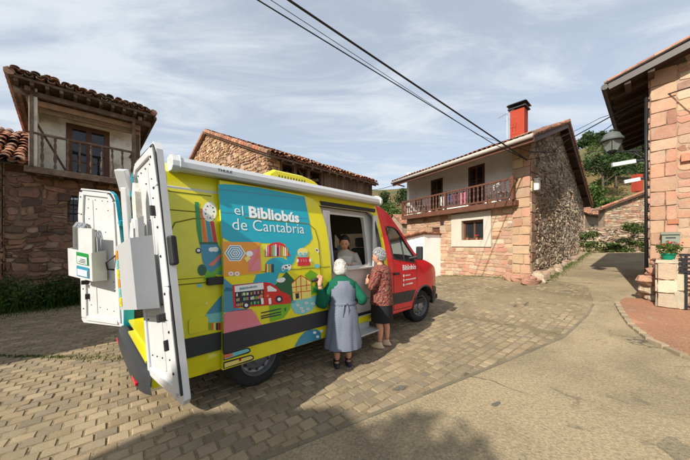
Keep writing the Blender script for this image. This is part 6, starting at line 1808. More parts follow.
def hair_cap(parent, c, rot, m, sc=1., volume=1.12, back=.0, low=-.35, seed=1, curls=True, low_front=.25):
    mb = MB()
    def fn(p):
        x, y, z = p.x, p.y, p.z
        lim = low+(low_front-low)*clamp((x+.25)/.9)   # hairline: low at nape, high at forehead
        if z < lim:
            k_ = clamp((lim-z)/.25); s_ = 1-.22*k_
            p = Vector((x*s_, y*s_, max(z, lim-.12)))
        nz = noise.noise(Vector((x*3.2+seed, y*3.2, z*3.2)))*.07+noise.noise(Vector((x*8+seed, y*8, z*8)))*.035
        p = p*(1+(nz if curls else nz*.5)); return p+Vector((-.05-back*clamp(-x),0,.05))
    mb.ell(Vector(c), (.093*sc*volume,.078*sc*volume*1.04,.116*sc*volume), 36, 26, rot=rot, fn=fn)
    if curls:
        rr = random.Random(seed)
        for k in range(420):
            a = rr.uniform(0,6.28); th = rr.uniform(0,1.75)
            p = Vector((math.sin(th)*math.cos(a), math.sin(th)*math.sin(a), math.cos(th)))
            if p.z < low+(low_front-low)*clamp((p.x+.25)/.9)+.02: continue
            q = Vector(c)+rot@Vector(((p.x*1.0-.04)*.093*sc*volume, p.y*.080*sc*volume, (p.z+.05)*.116*sc*volume))
            t = p.cross(Vector((rr.uniform(-1,1),rr.uniform(-1,1),rr.uniform(-1,1)))).normalized(); r_ = rr.uniform(.010,.018)*sc
            t = rot@t; pw = rot@p
            mb.tube([q-t*r_, q-t*r_*.3+pw*r_*.7, q+t*r_*.6+pw*r_*.6, q+t*r_*1.2], [.002*sc,.004*sc,.004*sc,.0015*sc], 4)
    return mb.build('hair', m, parent, smooth=True)
def make_person(name_label, P, yaw, J, hd, hand_l, hand_r, skin):
    e = empty('person', P, yaw, name_label, 'person'); return e
# ---- woman in grey pinafore, back to the camera. local frame: +X is where she faces, +Y her left
def woman_pinafore():
    P = Vector((-.03,3.66,0)); yaw = math.atan2(.98,-.20)
    e = empty('person', P, yaw, 'elderly woman with white hair in grey checked pinafore and green sleeves seen from behind', 'person'); e.scale = (.97,.97,.97)
    lh, rh_ = (.34,.30,1.17), (.10,-.245,.90)
    J = dict(pel=((-.03,0,.80),(.155,.13)), sp=((.0,0,.95),(.135,.115)), ch=((.06,0,1.08),(.13,.10)), nk=((.115,0,1.235),.055), hd0=((.14,0,1.29),.052),
        ls=((.06,.145,1.11),.05), le=((-.06,.29,.90),.045), lw=((-.09,.335,1.17),.029), rs=((.06,-.145,1.11),.05), re=((-.05,-.27,.93),.045), rw=((.06,-.235,.90),.029),
        lhp=((-.03,.09,.76),.10), lk=((.01,.085,.43),.062), lca=((-.02,.085,.30),.055), la=((-.02,.085,.09),.036), rhp=((-.03,-.09,.76),.10), rk=((.02,-.085,.43),.062), rca=((.0,-.085,.30),.055), ra=((.0,-.085,.09),.036))
    E = [('pel','sp'),('sp','ch'),('ch','nk'),('nk','hd0'),('ch','ls'),('ls','le'),('le','lw'),('ch','rs'),('rs','re'),('re','rw'),('pel','lhp'),('lhp','lk'),('lk','lca'),('lca','la'),('pel','rhp'),('rhp','rk'),('rk','rca'),('rca','ra')]
    hc = Vector((.165,.01,1.335)); R_ = [None]
    def extra(mb):
        R_[0] = head_mesh(mb, hc, .12, .25)
        hand(mb, (-.09,.335,1.17), (.25,-.05,.95), (-1,0,.2), .7, thumb=-1)
        hand(mb, (.06,-.235,.90), (.8,.6,-.15), (.2,-.9,.3), .6, thumb=1)
        for s_ in (1,-1):
            x0 = -.02 if s_ > 0 else .0
            loft(mb, [ring((x0-.01,s_*.085,.07), .034,.03, 10), ring((x0+.03,s_*.087,.05), .05,.035, 10), ring((x0+.07,s_*.09,.03), .05,.038, 10), ring((x0+.10,s_*.092,.012), .03,.025,10)])
    body = skin_mesh('body', J, E, 'pel', M['skin'], e, extra)
    face_parts(e, hc, R_[0]); hair_cap(e, hc+Vector((-.012,0,.004)), R_[0], M['hair_w'], 1.0, 1.2, .10, -.55, 3, low_front=.3)
    # green cardigan: torso, collar and sleeves
    mb = MB()
    loft(mb, [ring((.02,0,.92), .15,.175, 24, fold=.01), ring((.045,0,1.02), .16,.19, 24), ring((.07,0,1.11), .178,.212, 24), ring((.08,0,1.17), .162,.20, 24), ring((.09,0,1.205), .125,.15, 24), ring((.105,0,1.235), .085,.092, 24), ring((.122,0,1.262), .066,.068, 24)])
    for (a, b_, c, s_) in (((.07,.135,1.13),(-.055,.295,.90),(-.085,.33,1.11),1), ((.07,-.135,1.13),(-.06,-.275,.935),(.035,-.245,.905),-1)):
        mid = (Vector(a)+Vector(b_))/2+Vector((0,s_*.012,0)); mid2 = (Vector(b_)+Vector(c))/2+Vector((0,0,-.02))
        o_, r_ = smoothlimb([a, mid, b_, mid2, c], [.080,.076,.078 if s_ > 0 else .064,.066 if s_ > 0 else .052,.040], 5)
        r_ = [q*(1+.05*math.sin(i*2.1)) for i, q in enumerate(r_)]
        mb.tube(o_, r_, 14)
    wrinkle(mb, .012); mb.build('cardigan', M['green_k'], e, smooth=True)
    # pinafore: bodice, waist tie, flared skirt
    mb = MB(); n = 56
    sk = [ring((-.03,0,.295), .225,.265, n, fold=.035, k=8, ph=.4), ring((-.03,0,.33), .225,.262, n, fold=.035, k=8, ph=.4), ring((-.03,0,.45), .215,.245, n, fold=.032, k=8, ph=.3), ring((-.03,0,.60), .205,.225, n, fold=.026, k=8, ph=.2),
          ring((-.025,0,.74), .20,.212, n, fold=.016, k=8), ring((-.01,0,.85), .178,.19, n, fold=.008, k=8), ring((.01,0,.92), .162,.178, n), ring((.035,0,1.0), .170,.193, n), ring((.055,0,1.08), .182,.200, n), ring((.068,0,1.13), .182,.175, n), ring((.078,0,1.175), .170,.145, n), ring((.086,0,1.20), .145,.120, n)]
    loft(mb, sk, cap=False)
    inner = [[p*.985+Vector((-.0005,0,.004)) for p in r] for r in sk[:4]]
    wrinkle(mb, .012); mb.build('pinafore', M['pinafore'], e, smooth=True)
    mb = MB(); loft(mb, [ring((.0,0,.885), .178,.190, n), ring((.002,0,.90), .181,.193, n), ring((.008,0,.925), .176,.190, n)], cap=False)
    mb.tube([(-.175,-.02,.90),(-.20,-.035,.84),(-.215,-.04,.70)], [.012,.010,.008], 6); mb.tube([(-.175,.02,.90),(-.205,.03,.85),(-.218,.035,.74)], [.012,.010,.008], 6); mb.ell((-.182,0,.905), (.018,.035,.018), 8, 6)
    mb.build('waist_tie', M['pinafore'], e, smooth=True)
    mb = MB(); loft(mb, [ring((-.03,0,.275), .205,.235, n, fold=.03, k=8, ph=.4), ring((-.03,0,.40), .205,.235, n, fold=.03, k=8, ph=.4)], cap=False); mb.build('underskirt', M['black_k'], e, smooth=True)
    for s_ in (1,-1):
        x0 = -.02 if s_ > 0 else .0
        mb = MB(); loft(mb, [ring((x0+.03,s_*.087,.004), .105,.042, 16), ring((x0+.03,s_*.087,.02), .108,.044, 16), ring((x0+.035,s_*.087,.045), .095,.042, 16), ring((x0+.07,s_*.088,.07), .05,.036, 16)]); mb.build('shoe', M['dark_s'], e, smooth=True)
woman_pinafore()
# ---- woman with patterned blouse, arms crossed, half turned to the van
def woman_blouse():
    P = Vector((.60,4.36,0)); yaw = math.atan2(.42,-.91)
    e = empty('person', P, yaw, 'grey haired woman with crossed arms in patterned blouse, black skirt and beige shoes', 'person')
    J = dict(pel=((0,0,.80),(.15,.125)), sp=((.0,0,.98),(.13,.11)), ch=((.01,0,1.15),(.125,.095)), nk=((.03,0,1.335),.05), hd0=((.045,0,1.40),.05),
        ls=((.01,.15,1.20),.048), le=((.09,.225,1.0),.042), lw=((.245,.03,1.08),.032), rs=((.01,-.15,1.20),.048), re=((.09,-.215,.99),.042), rw=((.25,-.03,1.03),.030),
        lhp=((0,.085,.76),.10), lk=((.03,.08,.43),.060), lca=((-.0,.08,.30),.057), la=((.01,.085,.09),.035), rhp=((0,-.085,.76),.10), rk=((-.02,-.085,.43),.060), rca=((-.06,-.085,.30),.057), ra=((-.06,-.09,.09),.035))
    E = [('pel','sp'),('sp','ch'),('ch','nk'),('nk','hd0'),('ch','ls'),('ls','le'),('le','lw'),('ch','rs'),('rs','re'),('re','rw'),('pel','lhp'),('lhp','lk'),('lk','lca'),('lca','la'),('pel','rhp'),('rhp','rk'),('rk','rca'),('rca','ra')]
    hc = Vector((.06,0,1.455)); R_ = [None]
    def extra(mb):
        R_[0] = head_mesh(mb, hc, .05, .05)
        hand(mb, (.245,.03,1.08), (.15,-.95,.2), (1,.1,.1), .8, thumb=1)
        hand(mb, (.25,-.03,1.03), (.05,.95,.15), (1,-.1,.2), .8, thumb=-1)
    skin_mesh('body', J, E, 'pel', M['skin'], e, extra)
    face_parts(e, hc, R_[0]); hair_cap(e, hc+Vector((-.012,0,.006)), R_[0], M['hair_g'], 1.0, 1.16, .06, -.45, 8, low_front=.35)
    mb = MB(); n = 40
    loft(mb, [ring((.0,0,.70), .185,.205, n, fold=.03, k=6), ring((.0,0,.80), .178,.198, n, fold=.02, k=6), ring((.0,0,.95), .165,.185, n, fold=.02, k=5, ph=1), ring((.015,0,1.08), .170,.192, n, fold=.012, k=5), ring((.015,0,1.20), .162,.205, n), ring((.012,0,1.265), .145,.185, n), ring((.016,0,1.305), .105,.125, n), ring((.024,0,1.335), .068,.072, n)], cap=False)
    for s_ in (1,-1):
        a = Vector((.01,s_*.155,1.24)); b_ = Vector((.085,s_*.235,1.01)); c = Vector((.105,s_*.225,.995))
        o_, r_ = smoothlimb([a, (a+b_)/2+Vector((0,s_*.01,0)), b_, c], [.084,.080,.074,.066], 5); mb.tube(o_, r_, 14)
    wrinkle(mb, .012); mb.build('blouse', M['blouse'], e, smooth=True)
    mb = MB(); loft(mb, [ring((.0,0,.42), .17,.195, n, fold=.03, k=6), ring((.0,0,.55), .172,.198, n, fold=.025, k=6), ring((.0,0,.70), .170,.192, n, fold=.012, k=6), ring((.0,0,.80), .155,.175, n), ring((.0,0,.84), .15,.17, n)], cap=False); mb.build('skirt', M['black_k'], e, smooth=True)
    for s_, x0 in ((1,.01),(-1,-.06)):
        mb = MB(); loft(mb, [ring((x0+.035,s_*.088,.004), .112,.040, 16), ring((x0+.035,s_*.088,.018), .115,.042, 16), ring((x0+.04,s_*.088,.042), .100,.039, 16), ring((x0+.03,s_*.088,.062), .075,.038, 16), ring((x0+.015,s_*.088,.095), .055,.04, 16)]); mb.build('shoe', M['beige_s'], e, smooth=True)
woman_blouse()
# ---- librarian sitting behind the hatch
def librarian():
    P = VO+vd*1.80-vn*.52; P.z = .62
    e = empty('person', P, math.atan2(-.95,.0)+.0, 'dark haired librarian in pale jacket seated behind the van hatch holding white paper', 'person')
    J = dict(pel=((-.05,0,.45),(.15,.13)), sp=((-.02,0,.62),(.13,.11)), ch=((.0,0,.80),(.14,.115)), nk=((.03,0,.945),.05), hd0=((.04,0,1.0),.05),
        ls=((.0,.165,.85),.06), le=((.10,.23,.66),.045), lw=((.28,.10,.72),.029), rs=((.0,-.165,.85),.06), re=((.10,-.23,.66),.045), rw=((.28,-.08,.72),.029),
        lhp=((.0,.09,.45),.09), lk=((.12,.10,.30),.065), la=((.05,.10,.06),.04), rhp=((.0,-.09,.45),.09), rk=((.12,-.10,.30),.065), ra=((.05,-.10,.06),.04))
    E = [('pel','sp'),('sp','ch'),('ch','nk'),('nk','hd0'),('ch','ls'),('ls','le'),('le','lw'),('ch','rs'),('rs','re'),('re','rw'),('pel','lhp'),('lhp','lk'),('lk','la'),('pel','rhp'),('rhp','rk'),('rk','ra')]
    hc = Vector((.07,0,1.055)); R_ = [None]
    def extra(mb):
        R_[0] = head_mesh(mb, hc, -.05, .22)
        hand(mb, (.28,.10,.72), (.5,-.8,.1), (.3,.2,.9), .6, thumb=1); hand(mb, (.28,-.08,.72), (.6,.7,.2), (.3,-.2,.9), .6, thumb=-1)
    skin_mesh('body', J, E, 'pel', M['skin2'], e, extra)
    face_parts(e, hc, R_[0]); hair_cap(e, hc+Vector((-.015,0,.012)), R_[0], M['hair_d'], 1.0, 1.18, .15, -.5, 12, curls=False, low_front=.52)
    mb = MB(); n = 32
    loft(mb, [ring((-.04,0,.42), .165,.185, n), ring((-.02,0,.60), .155,.18, n, fold=.02), ring((.0,0,.78), .155,.19, n, fold=.015), ring((.0,0,.87), .125,.18, n), ring((.015,0,.915), .085,.11, n), ring((.02,0,.95), .07,.075, n)], cap=False)
    for s_ in (1,-1):
        o_, r_ = smoothlimb([(.0,s_*.155,.86),(.05,s_*.21,.75),(.10,s_*.235,.665),(.19,s_*.17,.69),(.265,s_*.10,.72)], [.07,.068,.062,.052,.042], 4); mb.tube(o_, r_, 12)
    wrinkle(mb, .012); mb.build('jacket', M['jacket'], e, smooth=True)
    mb = MB(); mb.bar((-.05,0,0), (-.05,0,.36), .09,.09, up=(1,0,0)); mb.box((-.05,0,.34), (.38,.38,.08))
    st = mb.build('stool', M['blackp'], None, bevel=.02, loc=P, rotz=e.rotation_euler.z); tag(st, 'black stool under the seated librarian inside the van', 'stool')
    pp = MB(); rot = Matrix.Rotation(-.9, 3, 'Y')
    for k, (dy_, a) in enumerate(((-.02,.0),(.03,.12))):
        pp.box((.36+.0*k,dy_,.76+.008*k), (.21,.15,.003), 0, rot @ Matrix.Rotation(a, 3, 'Z'))
    o = pp.build('paper_sheets', M['paper'], None, loc=P, rotz=e.rotation_euler.z); tag(o, 'white paper sheets held up by the librarian in the hatch', 'paper')
librarian()

# ================================================================= VEGETATION, FAR THINGS
def tree(p, h, r, n, ls, seed, label, group, lm='leaf', name='tree', cat='tree', trunk_h=.45, cols=None):
    e = empty(name, p, 0, label, cat, group); rnd = random.Random(seed)
    mb = MB(); th = h*trunk_h
    mb.tube([(0,0,-.4),(.03*h*rnd.uniform(-1,1),0,th*.5),(0,0,th),(0,0,h*.85)], [h*.028,h*.022,h*.018,h*.006], 7)
    cl = []
    for k in range(9):
        a = rnd.uniform(0,6.28); rr = r*rnd.uniform(.25,.75); z = th+(h-th)*rnd.uniform(.05,.85)
        rr *= 1.1-.6*(z-th)/(h-th)
        q = Vector((rr*math.cos(a), rr*math.sin(a), z)); cl.append((q, r*rnd.uniform(.32,.55)))
        mb.tube([(0,0,z*.7), q*.6+Vector((0,0,z*.3)), q], [h*.012,h*.008,h*.004], 5)
    cl.append((Vector((0,0,h*.9)), r*.4)); cl.append((Vector((0,0,(th+h)/2)), r*.6))
    mb.build('trunk', M['bark'], e)
    mb = MB()
    for q, cr in cl: leaves(mb, q, (cr,cr,cr*.8), n//len(cl), ls, rnd, cols)
    mb.build('crown', M[lm], e); return e
# terrain: green hills behind the village
def hill_h(x, y):
    r = math.hypot(x, y); px = x/max(y, 1)
    # crest height as apparent tangent from the camera
    t = .16+.05*math.sin(px*2.2+1.0)+.02*noise.noise(Vector((px*3,0,1)))
    t += .10*sstep(px, .55, .95)-.03*sstep(px, 1.15, 1.5)
    d = sstep(r, 45, 150)
    h = d*t*150*(1-.15*sstep(r, 150, 260))
    return h+1.2*noise.noise(Vector((x*.05,y*.05,0)))*d*2+.3
M['hill'] = mat('heath_hillside', (.13,.095,.036,1), rough=.98, var=.35, scale=.08, fine=1.2, bump=.8, col2=(.06,.085,.03,1), c2scale=.06, c2amt=.85, bdist=.4)
mb = MB(); vs = []
NR, NA = 44, 90
for i in range(NR):
    r = 34+ (280-34)*(i/(NR-1))**1.2
    for j in range(NA):
        a = R(-72+144*j/(NA-1)); x = r*math.sin(a); y = r*math.cos(a); vs.append((x, y, hill_h(x, y)+max(0, .0)))
mb.add(vs, [(i*NA+j, i*NA+j+1, (i+1)*NA+j+1, (i+1)*NA+j) for i in range(NR-1) for j in range(NA-1)])
o = mb.build('hills', M['hill'], smooth=True); o['kind'] = 'structure'
FARC = [(.9,1.0,.6),(1.2,1.2,.5),(.7,.9,.6),(1.5,1.3,.5)]
def on_hill(px, Y):
    x = (px-CX)/F*Y; return Vector((x, Y, hill_h(x, Y)))
sp = [(379,46,7.5,3.2,'round bright green tree rising just right of the red cab roof'),(388,55,9,3.6,'pale green tree directly behind the white shed'),(397,50,8,3.2,'yellowish green tree touching the left end of the balcony'),(371,64,10,4,'dark tree behind the barn end at the van roof'),(385,78,9,4.2,'dark conifer like tree on the crest above the red cab'),(402,82,9,3.8,'dark tree on the crest beside the balcony house')]
for i, (px, Y, h, r, lb) in enumerate(sp):
    p = on_hill(px, Y); tree(p, h, r, 1500, .34+Y*.003, i+10, lb, 'trees on the left hillside', 'leaf' if i in (0,1,2) else 'leafd')
sp = [(603,58,11,4.6,'large dark green tree on the hillside above the far tiled roof'),(617,62,9,4.2,'dark bushy tree right of the large tree under the white bar'),(592,52,7,3.0,'light green tree at the left of the hillside clump'),(628,66,8,3.8,'dark tree on the hillside left of the far red chimney'),(640,74,6,3.0,'small dark tree beside the far red chimney'),(610,48,5,3.0,'low green tree just above the far tiled roof')]
for i, (px, Y, h, r, lb) in enumerate(sp):
    p = on_hill(px, Y); tree(p, h, r, 1700, .36+Y*.003, i+30, lb, 'trees on the right hillside', 'leaf' if i in (2,5) else 'leafd')
for i in range(22):
    rnd = random.Random(i+900); px = 580+i*3.1+rnd.uniform(-1,1); Y = rnd.uniform(46,92)
    p = on_hill(px, Y); tree(p, rnd.uniform(2.2,4.5), rnd.uniform(1.8,3.0), 420, .45, i+940, 'low green bush scattered over the far right hillside', 'bushes on the right hillside', 'leaf' if i % 3 else 'leafd', name='bush', cat='bush', trunk_h=.15)
for i in range(9):
    px = 582+i*3.6+random.Random(i).uniform(-1,1); Y = 118
    p = on_hill(px, Y); tree(p, 9+(i % 3)*1.5, 4.0, 420, 1.0, i+60, 'small dark tree in the row along the crest of the brown hill', 'trees along the hill crest', 'leafd')
# bank of rubble and plants at the top of the street
bk = MB(); O1 = Vector((12.6,17.9,0)); O1.z = 0
bU = Vector((.93,-.36,0)).normalized(); bN = Vector((bU.y, -bU.x, 0))
pl = [(-1,.9),(9,.9),(9,3.0),(5,2.9),(2,2.6),(-1,2.4)]
wallplane(bk, O1, bU, pl, (), 0, 1.0, Nn=bN)
stones(bk, O1, bU, pl, (), rh=(.10,.26), rw=(.14,.45), cols=RUB+[(.4,.34,.27)], depth=.10, jit=.03, warp=.2, seed=401, Nn=bN, mi=1)
o = bk.build('retaining_wall', [M['mortar_d'], M['stone_rub']]); tag(o, 'overgrown rubble retaining wall at the top of the street', 'wall')
for i in range(46):
    rnd = random.Random(i+700); u = rnd.uniform(-.5,8); z = rnd.uniform(1.1,2.9) if i > 5 else 1.2
    p = O1+bU*u+bN*.12; p.z = z
    mb = MB(); leaves(mb, (0,0,.12), (rnd.uniform(.3,.8),.25,rnd.uniform(.12,.34)), 200, .11, rnd)
    mb.tube([(0,.05,-.12),(0,0,.15)], .012, 5, col=(.6,.5,.3))
    o = mb.build('weed_tuft', M['leaf'], loc=p, rotz=math.atan2(bU.y, bU.x)); tag(o, 'green weed tuft growing on the rubble retaining wall', 'weeds', 'weed tufts on the retaining wall')
# far houses
def far_house(base, U, w_, d_, hh, ridge, label, wallm, seed, chim=None):
    e = empty('far_house', base, math.atan2(U.y, U.x), label, 'house')
    mb = MB(); mb.box((w_/2, d_/2, hh/2-.5), (w_, d_, hh+1)); mb.add([(0,0,hh),(0,d_,hh),(0,d_/2,hh+ridge)], [(0,1,2)]); mb.add([(w_,0,hh),(w_,d_,hh),(w_,d_/2,hh+ridge)], [(0,1,2)])
    mb.build('wall', wallm, e)
    mb = MB()
    for s_ in (0,1):
        if s_ == 0: O_ = Vector((-.3,-.35,hh-.3*ridge/d_)); U_ = Vector((1,0,0)); W_ = Vector((0,d_/2,ridge)).normalized()
        else: O_ = Vector((w_+.3,d_+.35,hh-.3*ridge/d_)); U_ = Vector((-1,0,0)); W_ = Vector((0,-d_/2,ridge)).normalized()
        ll = math.hypot(d_/2+.4, ridge); tiles(mb, O_, U_, W_, w_+.6, ll, w=.24, l=.42, seed=seed+s_, jit=.02)
        mb.add([O_, O_+U_*(w_+.6), O_+U_*(w_+.6)+W_*ll, O_+W_*ll], [(0,1,2,3)], 0, (.25,.11,.07))
    rf = mb.build('roof', M['tile'], e)
    for k in range(2):
        mb = MB(); mb.box((w_*(.3+.4*k),-.02,hh*.55), (.6,.06,.8)); mb.build('window', M['darkin'], e)
    if chim:
        mb = MB(); mb.box(chim, (.7,.7,2.2)); mb.box(Vector(chim)+Vector((0,0,1.15)), (.85,.85,.12)); mb.build('chimney', M['chim'], e)
M['farstone'] = mat('far_rubble', (.33,.24,.17,1), rough=.95, var=.45, scale=3, fine=9, bump=.8, bdist=.05, col2=(.2,.14,.1,1), c2scale=4, c2amt=.7)
b0 = at(585, 245, 27); b0.z = 1.6
far_house(b0, Vector((.85,.5,0)).normalized(), 6, 6, 3.2, 2.0, 'far small house with a reddish tiled roof between the gable and the street corner', M['farstone'], 501)
b1 = at(616, 245, 22); b1.z = 1.5
e = empty('far_house', b1, 0, 'far rubble stone house with a red chimney at the end of the street', 'house')
fU = Vector((.97,-.24,0)).normalized(); fN = Vector((fU.y,-fU.x,0)); O_ = Vector((-.9,0,0))
mb = MB(); pl = [(0,0),(7,0),(7,5.9),(5.6,5.5),(0,3.15)]
wallplane(mb, O_, fU, pl, (), 0, .8, Nn=fN); stones(mb, O_, fU, pl, [rect(3.0,3.35,2.6,3.1)], rh=(.12,.3), rw=(.18,.55), cols=RUB+PINK[:3]+[(.5,.4,.3)], depth=.05, jit=.02, warp=.2, seed=611, Nn=fN, mi=1)
mb.build('wall', [M['farstone'], M['stone_rub']], e)
mb = MB(); mb.box(O_+fU*3.17+fN*.03+Z*2.85, (.3,.06,.45)); mb.build('window', M['darkin'], e)
mb = MB(); r0_ = O_-fU*.5+fN*.4+Z*3.0; r1_ = O_+fU*5.9+fN*.4+Z*5.66; dn = -fN*1.2
mb.add([r0_, r1_, r1_+dn, r0_+dn]+[p+Z*.14 for p in (r0_, r1_, r1_+dn, r0_+dn)], [(0,1,2,3),(7,6,5,4),(0,4,5,1),(1,5,6,2),(2,6,7,3),(3,7,4,0)], 0, (.3,.16,.12))
for k in range(22): q_ = (r0_+Z*.17).lerp(r1_+Z*.17, k/22); mb.tube([q_, q_+(r1_-r0_).normalized()*.4], [.10,.085], 7, col=TILEC[k % 7])
mb.build('roof', M['tile'], e)
mb = MB(); mb.box((3.47,1.6,5.6), (.5,.5,1.5)); mb.build('chimney', M['chim'], e)
b3 = at(402, 245, 40); b3.z = hill_h(b3.x, 40)-.5
far_house(b3, Vector((.9,.3,0)).normalized(), 5, 5, 5.0, 1.6, 'far pale building glimpsed at the left end of the balcony', M['farstone'], 521)
# plants at the foot of the old house
def bush(p, r, h, n, ls, seed, label, group, m='leafd'):
    e = empty('bush', p, 0, label, 'bush', group); mb = MB(); rnd = random.Random(seed)
    leaves(mb, (0,0,h*.5), (r,r*.8,h*.55), n, ls, rnd); 
    for k in range(n//5):
        a = rnd.uniform(0,6.28); q = Vector((r*rnd.uniform(.3,1)*math.cos(a), r*rnd.uniform(.3,1)*math.sin(a), 0)); s_ = ls*1.6
        v = rnd.uniform(.6,1.5); t = Vector((rnd.uniform(-.4,.4),rnd.uniform(-.4,.4),1)).normalized()
        mb.add([q-Vector((.012,0,0)), q+Vector((.012,0,0)), q+t*h*rnd.uniform(.5,1.1)], [(0,1,2)], 0, (v,v*1.1,v*.8))
    mb.build('leaves', M[m], e)
    mb = MB()
    for k in range(7):
        a = k*.9; mb.tube([(0,0,-.05),(r*.3*math.cos(a),r*.3*math.sin(a),h*.4),(r*.6*math.cos(a),r*.6*math.sin(a),h*.8)], [.012,.008,.004], 5)
    mb.build('stems', M['bark'], e)
for i in range(9):
    t = -1.5+i*.48; rnd = random.Random(i+50); q = W0+Vd*t+lout*(.35+rnd.uniform(0,.5)); q.z = -.05
    bush(q, rnd.uniform(.45,.75), rnd.uniform(.6,1.15), 620, .085, i+80, 'dark leafy shrub in the bed along the foot of the old house wall', 'shrubs along the old house wall', 'leaf' if i % 3 != 1 else 'leafd')
vine = MB(); rnd = random.Random(6)
for k in range(14): leaves(vine, W0-Vd*(.75+rnd.uniform(-.12,.5))+lout*.3+Z*(.3+k*.26), (.16,.10,.2), 60, .07, rnd)
vine.tube([W0-Vd*.8+lout*.28, W0-Vd*.7+lout*.22+Z*2, W0-Vd*.6+lout*.22+Z*3.6], .02, 5)
vc = W0-Vd*.75; vine.v = [(a-vc.x, b_-vc.y, c) for a, b_, c in vine.v]
o = vine.build('climbing_plant', M['leafd'], loc=vc); tag(o, 'climbing plant on the corner between annex and old house', 'plant')
# ground weeds: low grass at the bed edge and in joints (uncountable)
gm = MB(); rnd = random.Random(17)
def blade(x, y, h, v):
    a = rnd.uniform(0,6.28); dx_, dy_ = math.cos(a)*.006, math.sin(a)*.006; l = rnd.uniform(-.5,.5)*h, rnd.uniform(-.5,.5)*h; z = gz(x, y)
    gm.add([(x-dx_,y-dy_,z-.01),(x+dx_,y+dy_,z-.01),(x+l[0],y+l[1],z+h)], [(0,1,2)], 0, (v*1.1,v,v*.6))
for k in range(9000):
    t = rnd.uniform(-1.2,4.3); o_ = abs(rnd.gauss(0,.75))+.1; q = W0+Vd*t+lout*o_; blade(q.x, q.y, rnd.uniform(.04,.16)*clamp(1.5-o_*.45,.3,1), rnd.uniform(.5,1.4))
for k in range(1500):   # green line in the paving
    t = rnd.uniform(0,1); a = Vector((-5.9,4.0)); b_ = Vector((-2.9,3.9)); q = a.lerp(b_, t); d_ = rnd.gauss(0,.05)*(1.3 if .6 < t < .95 else .5); blade(q.x+rnd.gauss(0,.05), q.y+d_, rnd.uniform(.01,.035), rnd.uniform(.6,1.3))
for k in range(2200):   # along house bases
    t = rnd.uniform(0,12); q = A+S*t+sout*(.35+abs(rnd.gauss(0,.15))); blade(q.x, q.y, rnd.uniform(.03,.12), rnd.uniform(.6,1.5))
for k in range(900):
    t = rnd.uniform(0,6); q = A+Lf*t+out*(.12+abs(rnd.gauss(0,.12))); blade(q.x, q.y, rnd.uniform(.02,.08), rnd.uniform(.6,1.5))
o = gm.build('grass', M['leaf']); o['kind'] = 'stuff'; o['label'] = 'short grass and weeds along walls and paving joints'

# ================================================================= CABLES
def cable(name, pts, r, label, sag=0., grp='overhead cables'):
    P = [Vector(p) for p in pts]; o_ = []
    for a, b_ in zip(P[:-1], P[1:]):
        for k in range(14):
            t = k/14; q = a.lerp(b_, t); q.z -= sag*4*t*(1-t); o_.append(q)
    o_.append(P[-1]); c = o_[0].copy()
    mb = MB(); mb.tube([q-c for q in o_], r, 6); o = mb.build(name, M['cable'], loc=c, smooth=True); tag(o, label, 'cable', grp)
cor = at(531, 152, 9.55); cor2 = at(527, 160, 9.6); ncl = at(492, 139.5, 8.9)
def ext(a, b_, k=1.0): return a+(a-b_)*k
s1 = at(289, 0, 4.6); s2 = at(258, 0, 4.6); s3 = at(271, 0, 4.7)
cable('overhead_cable', [ext(s1, cor2, .9), s1, cor2], .021, 'thickest of the three overhead cables, ending at the balcony house corner', .0)
cable('overhead_cable', [ext(s2, at(492,143,9.0), .9), s2, at(492,143,9.0), cor2], .012, 'lowest overhead cable of the three coming from the upper left', .0)
cable('overhead_cable', [ext(s3, at(475,134,9.0), .9), s3, at(478,135,9.0), cor], .006, 'thin overhead cable between the two thicker ones', .0)
rt1 = at(650, 97, 6.68)
cable('street_cable', [cor, at(552,152,9.7)*1.0, at(566,141,9.3), at(628,107,7.3), rt1], .016, 'upper cable crossing the street from the gable wall to the sandstone house', .0)
cable('street_cable', [cor2+Z*.02, at(560,153,9.6), at(600,133,8.2), at(632,108,7.2), rt1-Z*.05], .010, 'lower slack cable crossing the street above the lantern', .03)
cable('street_cable', [at(575,156,12), at(590,168,22)], .015, 'short cable running down behind the gable', .0)
cable('street_cable', [cor+Z*.12, at(600,118,8.4), rt1+Z*.08], .008, 'thin highest cable crossing the street towards the sandstone house', .06)
cable('barn_cable', [at(369,190,14.2), at(396,184,15.0)], .014, 'short cable between the barn and the balcony house eaves', .08)
cable('wall_cable', [rt1, at(665,95,6.45), at(700,84,5.7)], .014, 'cable clipped along the sandstone wall under the eaves', .0)

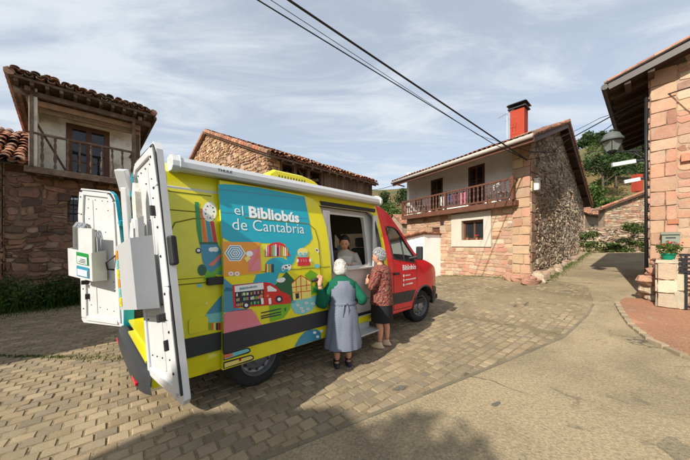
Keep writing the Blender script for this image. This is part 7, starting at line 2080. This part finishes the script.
# ================================================================= NEIGHBOURING BUILDING, TREE AND ADDED SHADOW BLOCK OUT OF FRAME (they shade the square)
nb = empty('neighbour_house', (-11.5,-.5,0), 0, 'plain stone house left of the square, outside the picture', 'house')
mb = MB(); mb.M = Matrix.Translation(Vector((11.5,.5,0)))
u_ = Vector((.95,.30,0)).normalized(); n_ = Vector((-u_.y, u_.x, 0))
cr = Vector((-8.75,-1.05,0)); hN = 6.0
q = [cr, cr-u_*9, cr-u_*9+n_*6, cr+n_*6]
mb.add([p for p in q]+[p+Z*hN for p in q], [(0,1,5,4),(1,2,6,5),(2,3,7,6),(3,0,4,7)])
mb.build('wall', M['mortar_d'], nb)
mb = MB(); mb.M = Matrix.Translation(Vector((11.5,.5,0)))
q2 = [cr+u_*.3-n_*.3, cr-u_*9-n_*.3, cr-u_*9+n_*3, cr+u_*.3+n_*3, cr-u_*9+n_*6.3, cr+u_*.3+n_*6.3]
mb.add([q2[0]+Z*hN, q2[1]+Z*hN, q2[2]+Z*(hN+1.2), q2[3]+Z*(hN+1.2), q2[4]+Z*hN, q2[5]+Z*hN], [(0,1,2,3),(3,2,4,5)], 0, (.35,.15,.09)); mb.build('roof', M['tile'], nb)
SH = Vector((SV.x/SV.z, SV.y/SV.z, 0))      # ground offset towards the sun per metre of height
def shade_tree(gx, gy, h, r, seed, label):
    """a tree whose crown (centre at height h) shades ground point gx,gy"""
    p = Vector((gx, gy, 0))+SH*h
    tree(p, h+r*.9, r, 2600, .22, seed, label, None, trunk_h=.5)
shade_tree(.0,.75,6.0,1.45,901,'broad leafed tree behind the photographer')
b_ = empty('shadow_block', (-7.2,-3.1,0), 0, 'plain house shaped block added behind the photographer for its shadow, outside the picture', 'house')  # unseen block, added and shaped to throw a straight shadow edge on the paving
mb = MB(); c_ = Vector((-1.5,2.65,0))+SH*5.6; c_ -= Vector((-7.2,-3.1,0))
ua = Vector((.93,-.37,0)); ub = Vector((-.37,-.93,0)); q = [c_, c_+ub*6, c_+ub*6+ua*2.2, c_+ua*2.2]
mb.add(q+[p+Z*5.6 for p in q], [(0,1,5,4),(1,2,6,5),(2,3,7,6),(3,0,4,7),(4,5,6,7)]); mb.build('wall', M['mortar_d'], b_)
mb = MB(); mb.add([q[0]+Z*5.6, q[1]+Z*5.6, q[2]+Z*5.6, q[3]+Z*5.6, (q[0]+q[3])/2+Z*6.1, (q[1]+q[2])/2+Z*6.1], [(0,1,5,4),(4,5,2,3),(0,4,3),(1,2,5)], 0, (.35,.15,.09)); mb.build('roof', M['tile'], b_)
